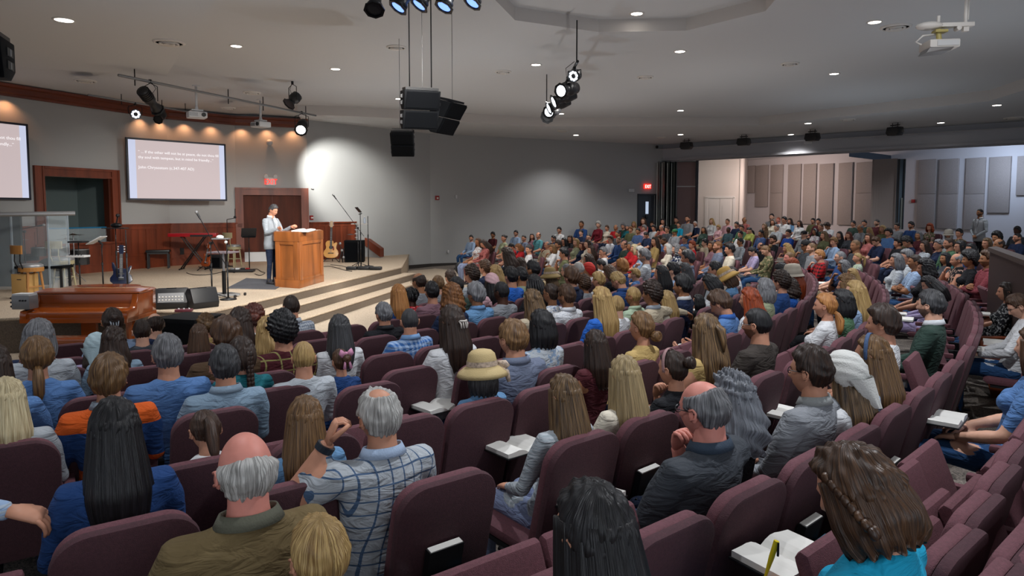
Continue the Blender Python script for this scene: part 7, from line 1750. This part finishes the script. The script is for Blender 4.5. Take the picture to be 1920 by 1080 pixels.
# ------------------------------------------------------------------ chairs for everyone, then the empty ones
rows={}
for d in occupied: rows.setdefault(d['j'],[]).append([d['ang'],d])
EMPT=[(240,905),(62,850),(437,865),(540,975),(755,925),(640,822),(805,790),(930,868),(925,755),(1080,820),(1215,775),(597,705),(706,682),(785,672),(690,735),(81,702),(78,735),(73,781),(190,728),(460,790),(235,668),(122,652),(360,668),(374,641),(1330,915),(1440,870),(1545,822),(1610,770),(1680,730),(1225,980),(270,1050),(1010,620),(1150,600),(1040,690),(980,745),(1110,730),(1245,645),(1450,700),(900,590),(860,590),(930,575),(690,600),(300,645),(500,740),(1285,520),(1200,535),(1240,525),(1560,600),(1595,575),(1610,560),(1620,545),(1480,575),(1495,560),(1503,545),(1505,530),(1785,600),(1787,578),(1783,560),(1780,545),(912,478),(935,472),(950,480),(1855,560),(1880,580),(1350,440),(1345,448)]
for px,py in EMPT:
    best=None; r=Vector(ray(px,py))
    for j in range(-9,10):
        R=RS0+RSP*j; fl=floor_h(R); t=(fl+.94-CAMZ)/r.z
        if t<=0: continue
        x,y=r.x*t,r.y*t; Rt=math.hypot(x-RC[0],y-RC[1]); e=abs(Rt-(R+.27))
        if best is None or e<best[0]: best=(e,j,math.atan2(y-RC[1],x-RC[0]),t)
    e,j,ang,t=best
    if all(abs(a[0]-ang)*(RS0+RSP*j)>.36 for a in rows.get(j,[])): rows.setdefault(j,[]).append([ang,None])
for j in list(rows):
    R=RS0+RSP*j; L=sorted(rows[j],key=lambda a:a[0]); add=[]
    for a,b in zip(L,L[1:]):
        g=(b[0]-a[0])*R; n=round(g/.55)-1
        if 1<=n<=4:
            for k in range(n): add.append([a[0]+(b[0]-a[0])*(k+1)/(n+1),None])
    L=sorted(L+add,key=lambda a:a[0]); k=0
    while k<len(L)-1:                                   # an empty seat squeezed between others goes
        if (L[k+1][0]-L[k][0])*R<.45 and (L[k][1] is None or L[k+1][1] is None): L.pop(k if L[k][1] is None else k+1); continue
        k+=1
    for _ in range(40):
        for a,b in zip(L,L[1:]):
            g=.49-(b[0]-a[0])*R
            if g>0: a[0]-=g/2/R; b[0]+=g/2/R
    rows[j]=L
def projpt(x,y,z):
    f=y*math.cos(PIT)-(z-CAMZ)*math.sin(PIT); u=y*math.sin(PIT)+(z-CAMZ)*math.cos(PIT)
    return (960+FOC*x/f,PYC-FOC*u/f) if f>.1 else (9999,9999)
allc=[]
for j,L in rows.items():
    for i,(ang,d) in enumerate(L):
        dl=max(0,d['dl']-.05) if d and d['dl']>.2 else 0; x,y,z=seatpos(j,ang,dl); fw=.27-dl; bx,by=RC[0]+(RS0+RSP*j+fw)*math.cos(ang),RC[1]+(RS0+RSP*j+fw)*math.sin(ang)
        allc.append(dict(dl=dl,j=j,ang=ang,d=d,dist=math.hypot(x,y),top=projpt(bx,by,z+.94),pos=(x,y,z)))
for px,py,j in [(1868,822,1),(1836,865,1),(1793,920,1),(1745,985,1),(1915,930,2),(1866,985,2),(1815,1050,2)]:
    r=Vector(ray(px,py)); R=RS0+RSP*j
    for _ in range(20):
        t=(floor_h(R)+.99-CAMZ)/r.z; R=math.hypot(r.x*t-RC[0],r.y*t-RC[1])-.27
    ang=math.atan2(r.y*t-RC[1],r.x*t-RC[0]); dl=RS0+RSP*j-R; x,y,z=seatpos(j,ang,dl)
    allc.append(dict(dl=dl,j=j,ang=ang,d=None,dist=math.hypot(x,y),top=(px,py),pos=(x,y,z)))
allc.sort(key=lambda c:c['dist'])
allc=[c for c in allc if c['dist']>.95]
keep=[c for c in allc if c['d'] is not None or c['dist']<14]
keep=sorted(keep,key=lambda c:c['dist'])[:298]
PK=[(945,950),(1225,852),(1465,940),(820,690),(905,640),(1640,800),(1150,620),(715,690),(1590,870)]
PN=[(640,600,-1),(835,600,-1),(935,620,-1),(1075,640,-1),(1720,680,1),(1905,640,-1),(1540,500,-1),(1635,540,1)]
def nearest(px,py): return min(keep,key=lambda c:math.hypot(c['top'][0]-px,c['top'][1]-py))
for p in PK: nearest(*p)['pk']=1
for a,b,sd in PN: nearest(a,b)['pn']=sd
usedc=set()
for c in keep:
    det=2 if c['dist']<8 else (1 if c['dist']<14 else 0)
    if c['d']: lb='burgundy chair under the '+clipw(c['d']['label'],12)
    else:
        for k in range(14):
            e=near_named(c['top'][0],c['top'][1]-60/max(1,c['dist']/4),None,k); dx_=c['top'][0]-e['px']
            if c['dist']<e['t']-.5 : rel='just behind'
            elif abs(dx_)<25 and c['dist']>e['t']: rel='in front of'
            else: rel='right of' if dx_>0 else 'left of'
            lb='empty burgundy chair %s the %s'%(rel,clipw(e['n'],12-len(rel.split())))
            if lb not in usedc: break
    usedc.add(lb)
    c['o']=make_chair(c['j'],c['ang'],lb,c['d'] is not None,det,c.get('pk'),c.get('pn'),c['dl'])
    if c.get('pk'):
        m=c['o'].matrix_basis if False else Matrix.Translation(c['pos'])@Matrix.Rotation(c['ang']+math.pi/2,4,'Z')
        T=m@Matrix.Translation((0,-.17,.42))@Matrix.Rotation(BT,4,'X')
        for nm,lb2,cc,off,dm in (('hymn_book','black covered book standing in pocket ',M_blk,(-.02,-.115,.20),(.16,.035,.22)),('blue_card','blue card in pocket ',mat('card_blue','2f6f8c',.6),(.06,-.142,.13),(.12,.004,.16))):
            mb=MB(); mb.box((0,0,0),dm); o=mb.obj(nm,cc); o.matrix_world=T@Matrix.Translation(off); tag(o,lb2+'behind '+clipw(c['o']['label'],7) if 0 else lb2+'of the '+('chair under ' if c['d'] else 'empty chair by ')+clipw((c['d'] or near_named(c['top'][0],c['top'][1]))['n'],5),'book' if nm=='hymn_book' else 'card')
            if nm=='hymn_book': mb=MB(); mb.box((0,0,.111),(.15,.03,.006)); mb.obj('page_edge',M_paper,o)
# ------------------------------------------------------------------ held things and laps
def lapbook(px,py,lift,label,rz,s=1.,cover=None,tilt=0):
    R=19.; 
    for _ in range(20):
        x,y=at(px,py,floor_h(R)+lift); R=math.hypot(x-RC[0],y-RC[1])
    return open_book('open_book',label,(x,y,floor_h(R)+lift),rz,s,tilt,None,cover)
BR_=mat('tan_leather','8a4a34',.5)
for px,py,l,lb,rz,s in [(822,764,.66,'open white book held by the woman in the wide straw hat',.75,1.15),(968,840,.66,'open white book on floral trousers below the ribbed sweater woman',.7,1.15),(1105,938,.66,'open white book on the knee of the bald man in polo',.9,1.1),
 (1462,775,.66,'open white book on the lap of the grey tee man with glasses',.7,1.0),(1868,645,.70,'open book with tan cover held by the jeans man',1.0,1.05),(1476,1050,.74,'large open white notebook under the writing hand in turquoise',.55,1.15),
 (812,552,.66,'small open book right of the mauve tee man',.7,.8),(1160,640,.66,'open book beside polka dot skirt near the tan top woman',.7,.9),(1645,548,.66,'open book on jeans before the crossed arms man',1.0,1.0),(1630,537,.66,'thick open book behind another on grey trousers',1.0,.9),(1537,532,.66,'long open book on pale checked trousers',1.0,1.1),(1460,612,.66,'open book on the lap of the floral skirt woman',.8,1.),
 (1840,590,.72,'thin white folded booklet held above the tan book',1.0,.9),(1695,600,.8,'open book with gold edge in front of the green blazer man',1.0,.9),(1345,490,.7,'black edged open book on dark lap near the beige tee boy',1.1,.9),(1000,497,.7,'open white book on jeans near the front row',1.2,.9),(952,500,.66,'white notebook on light jeans in front of dark curls woman',1.2,.9)]:
    lapbook(px,py,l,lb,rz,s,BR_ if 'tan' in lb else None)
for d in occupied:
    if d['pose'] in 'd' and d['t']<14 or (d['pose']=='r' and d['t']<16):
        x,y=d['obj'].location.x,d['obj'].location.y; f=Vector((RC[0]-x,RC[1]-y,0)).normalized()
        open_book('open_book','open book in the hands of the '+clipw(d['n'],9),(x+f.x*.34*d['s'],y+f.y*.34*d['s'],d['obj'].location.z+.69*d['s']),d['ang']+math.pi/2,.8)
for d in occupied:
    if 'blue dress' in d['n']:
        p=Matrix.Translation(d['obj'].location)@Matrix.Rotation(d['ang']+math.pi/2,4,'Z')@Vector((-.05,.36,.665)); open_book('open_book','open white book on the lap of the blue dress woman',p,d['ang']+math.pi/2,1.1)
# yellow pen of the writer, watch
dw_=[d for d in occupied if 'yellow pen' in d['n']]
if dw_:
    d=dw_[0]; M=Matrix.Translation(d['obj'].location)@Matrix.Rotation(d['ang']+math.pi/2,4,'Z')
    p=M@Vector((.135*d['s'],.30*d['s'],.755*d['s'])); m=MB(); m.tube([p,p+Vector((.02,.0,.07)),p+Vector((.035,0,.125))],[.004,.009,.009],10); o=m.obj('pen',mat('yellow_pen','d9c21a',.4)); tag(o,'bright yellow pen in the hand of the turquoise woman','pen'); m=MB(); m.box(p+Vector((.037,-.008,.1)),(.006,.006,.045)); m.obj('clip',M_blk,o)
for d in occupied:
    if 'watch' in d['o']:
        P=POSES['h']; el,wr=Vector(P['l'][0]),Vector(P['l'][1]); u=(wr-el).normalized(); c=wr-u*.03; m=MB(); m.tube([c-u*.014,c+u*.014],[.040,.040],16); m.obj('wrist_watch',mat('watch_band','16202c',.4),d['obj'])
# floor things
for (px,py,h,nm,lb,cat,cc) in [(1509,558,.22,'water_bottle','bright red bottle standing on the floor between two rows','bottle',mat('bottle_red','c01818',.35))]:
    x,y=at(px,py+14,h); m=MB(); m.lathe((0,0,0),[(.035,0),(.038,.02),(.038,.17),(.02,.2),(.02,.22)],14); o=m.obj(nm,cc,smooth=True,loc=(x,y,fh(x,y))); tag(o,lb,cat); m=MB(); m.cyl((0,0,.22),(0,0,.25),.022); m.obj('cap',M_blk,o)
x,y=at(106,1012,.85); m=MB(); m.lathe((0,0,0),[(.03,0),(.042,.11),(.044,.112)],18); o=m.obj('paper_cup',mat('cup_brown','8a5a48',.6),loc=(x,y,.72)); tag(o,'brown paper cup with black lid by the chair at lower left','cup'); m=MB(); m.lathe((0,0,.112),[(.046,0),(.046,.012),(.038,.016)],18); m.obj('lid',M_blk,o)
# backpack at the first row near the wall
x,y=at(862,505,.15); m=MB(); m.sph((0,0,.2),(.17,.13,.22),14,10); o=m.obj('backpack',mat('backpack_grey','4a4c50',.8,noise=(18,.8,(1,1,1))),smooth=True,loc=(x,y,0)); tag(o,'grey patterned backpack on the floor at the front row end','bag'); m=MB(); m.tube([(-.08,-.1,.36),(-.1,-.17,.25),(-.09,-.13,.08)],.016); m.tube([(.08,-.1,.36),(.1,-.17,.25),(.09,-.13,.08)],.016); m.obj('strap',M_blk,o)
# standing speaker at the pulpit and standing usher
def standing(loc,rz,s,pose,d,lab,yaw=0):
    me,Mh=body_mesh('m',pose,yaw); o=bpy.data.objects.new('person',me); COL.objects.link(o); o.location=loc; o.rotation_euler.z=rz; o.scale=(s,s,s)
    dress(o,Mh,d,'m',False); tag(o,lab,'person'); return o
x,y=at(511,533,STG)
o=standing((x,y,STG),R_(-108),1.0,'S',dict(hair='short',hc='dg',shirt='lgrey',pose='S',k='m',o={'sl':'long','pt':'navy','co':'d8d8dc','B0':1}),'man in light grey jacket speaking with open hands behind the pulpit')
def jacket(o,c,c2):
    m=MB(); m.tube([(0,-.002,.80),(0,-.005,.92),(0,0,1.04),(0,-.002,1.2),(0,-.006,1.36),(0,-.008,1.44)],[(.142,.196),(.147,.192),(.138,.182),(.136,.188),(.134,.20),(.112,.192)],24,up=(0,1,0)); q=m.obj('jacket',c,o,smooth=True)
    m=MB(); m.ext([(-.045,.128,1.06),(.045,.128,1.06),(.06,.118,1.40),(.035,.085,1.50),(-.035,.085,1.50),(-.06,.118,1.40)],(0,.012,0)); m.obj('shirt_front',c2,o)
    for sd in (-1,1): m=MB(); m.ext([(sd*.02,.143,1.06),(sd*.07,.130,1.36),(sd*.085,.105,1.47),(sd*.05,.098,1.50),(sd*.04,.14,1.3)],(0,.008,0)); m.obj('lapel',c,o)
jk=mat('jacket_grey','8f969e',.85,noise=(200,.25,(1,1,1)),bump=.2,bscale=200)
jacket(o,jk,mat('white_shirt','d0d3d8',.8))
o['shirt']=list(hexc('8f969e'))
p=Vector(atd(1838,399,20.6)); fl=fh(p.x,p.y); s=(p.z-fl)/1.69
o=standing((p.x,p.y,fl),R_(100),s,'U',dict(hair='crew',hc='bk',shirt='lgrey',pose='U',k='m',o={'sl':'long','pt':'black','co':'c9c9cc','B':1,'t':1}),'man in light grey suit jacket standing at the back near the booth',0)
jacket(o,mat('jacket_pale','9a9ca0',.85),mat('white_shirt','d0d3d8',.8))
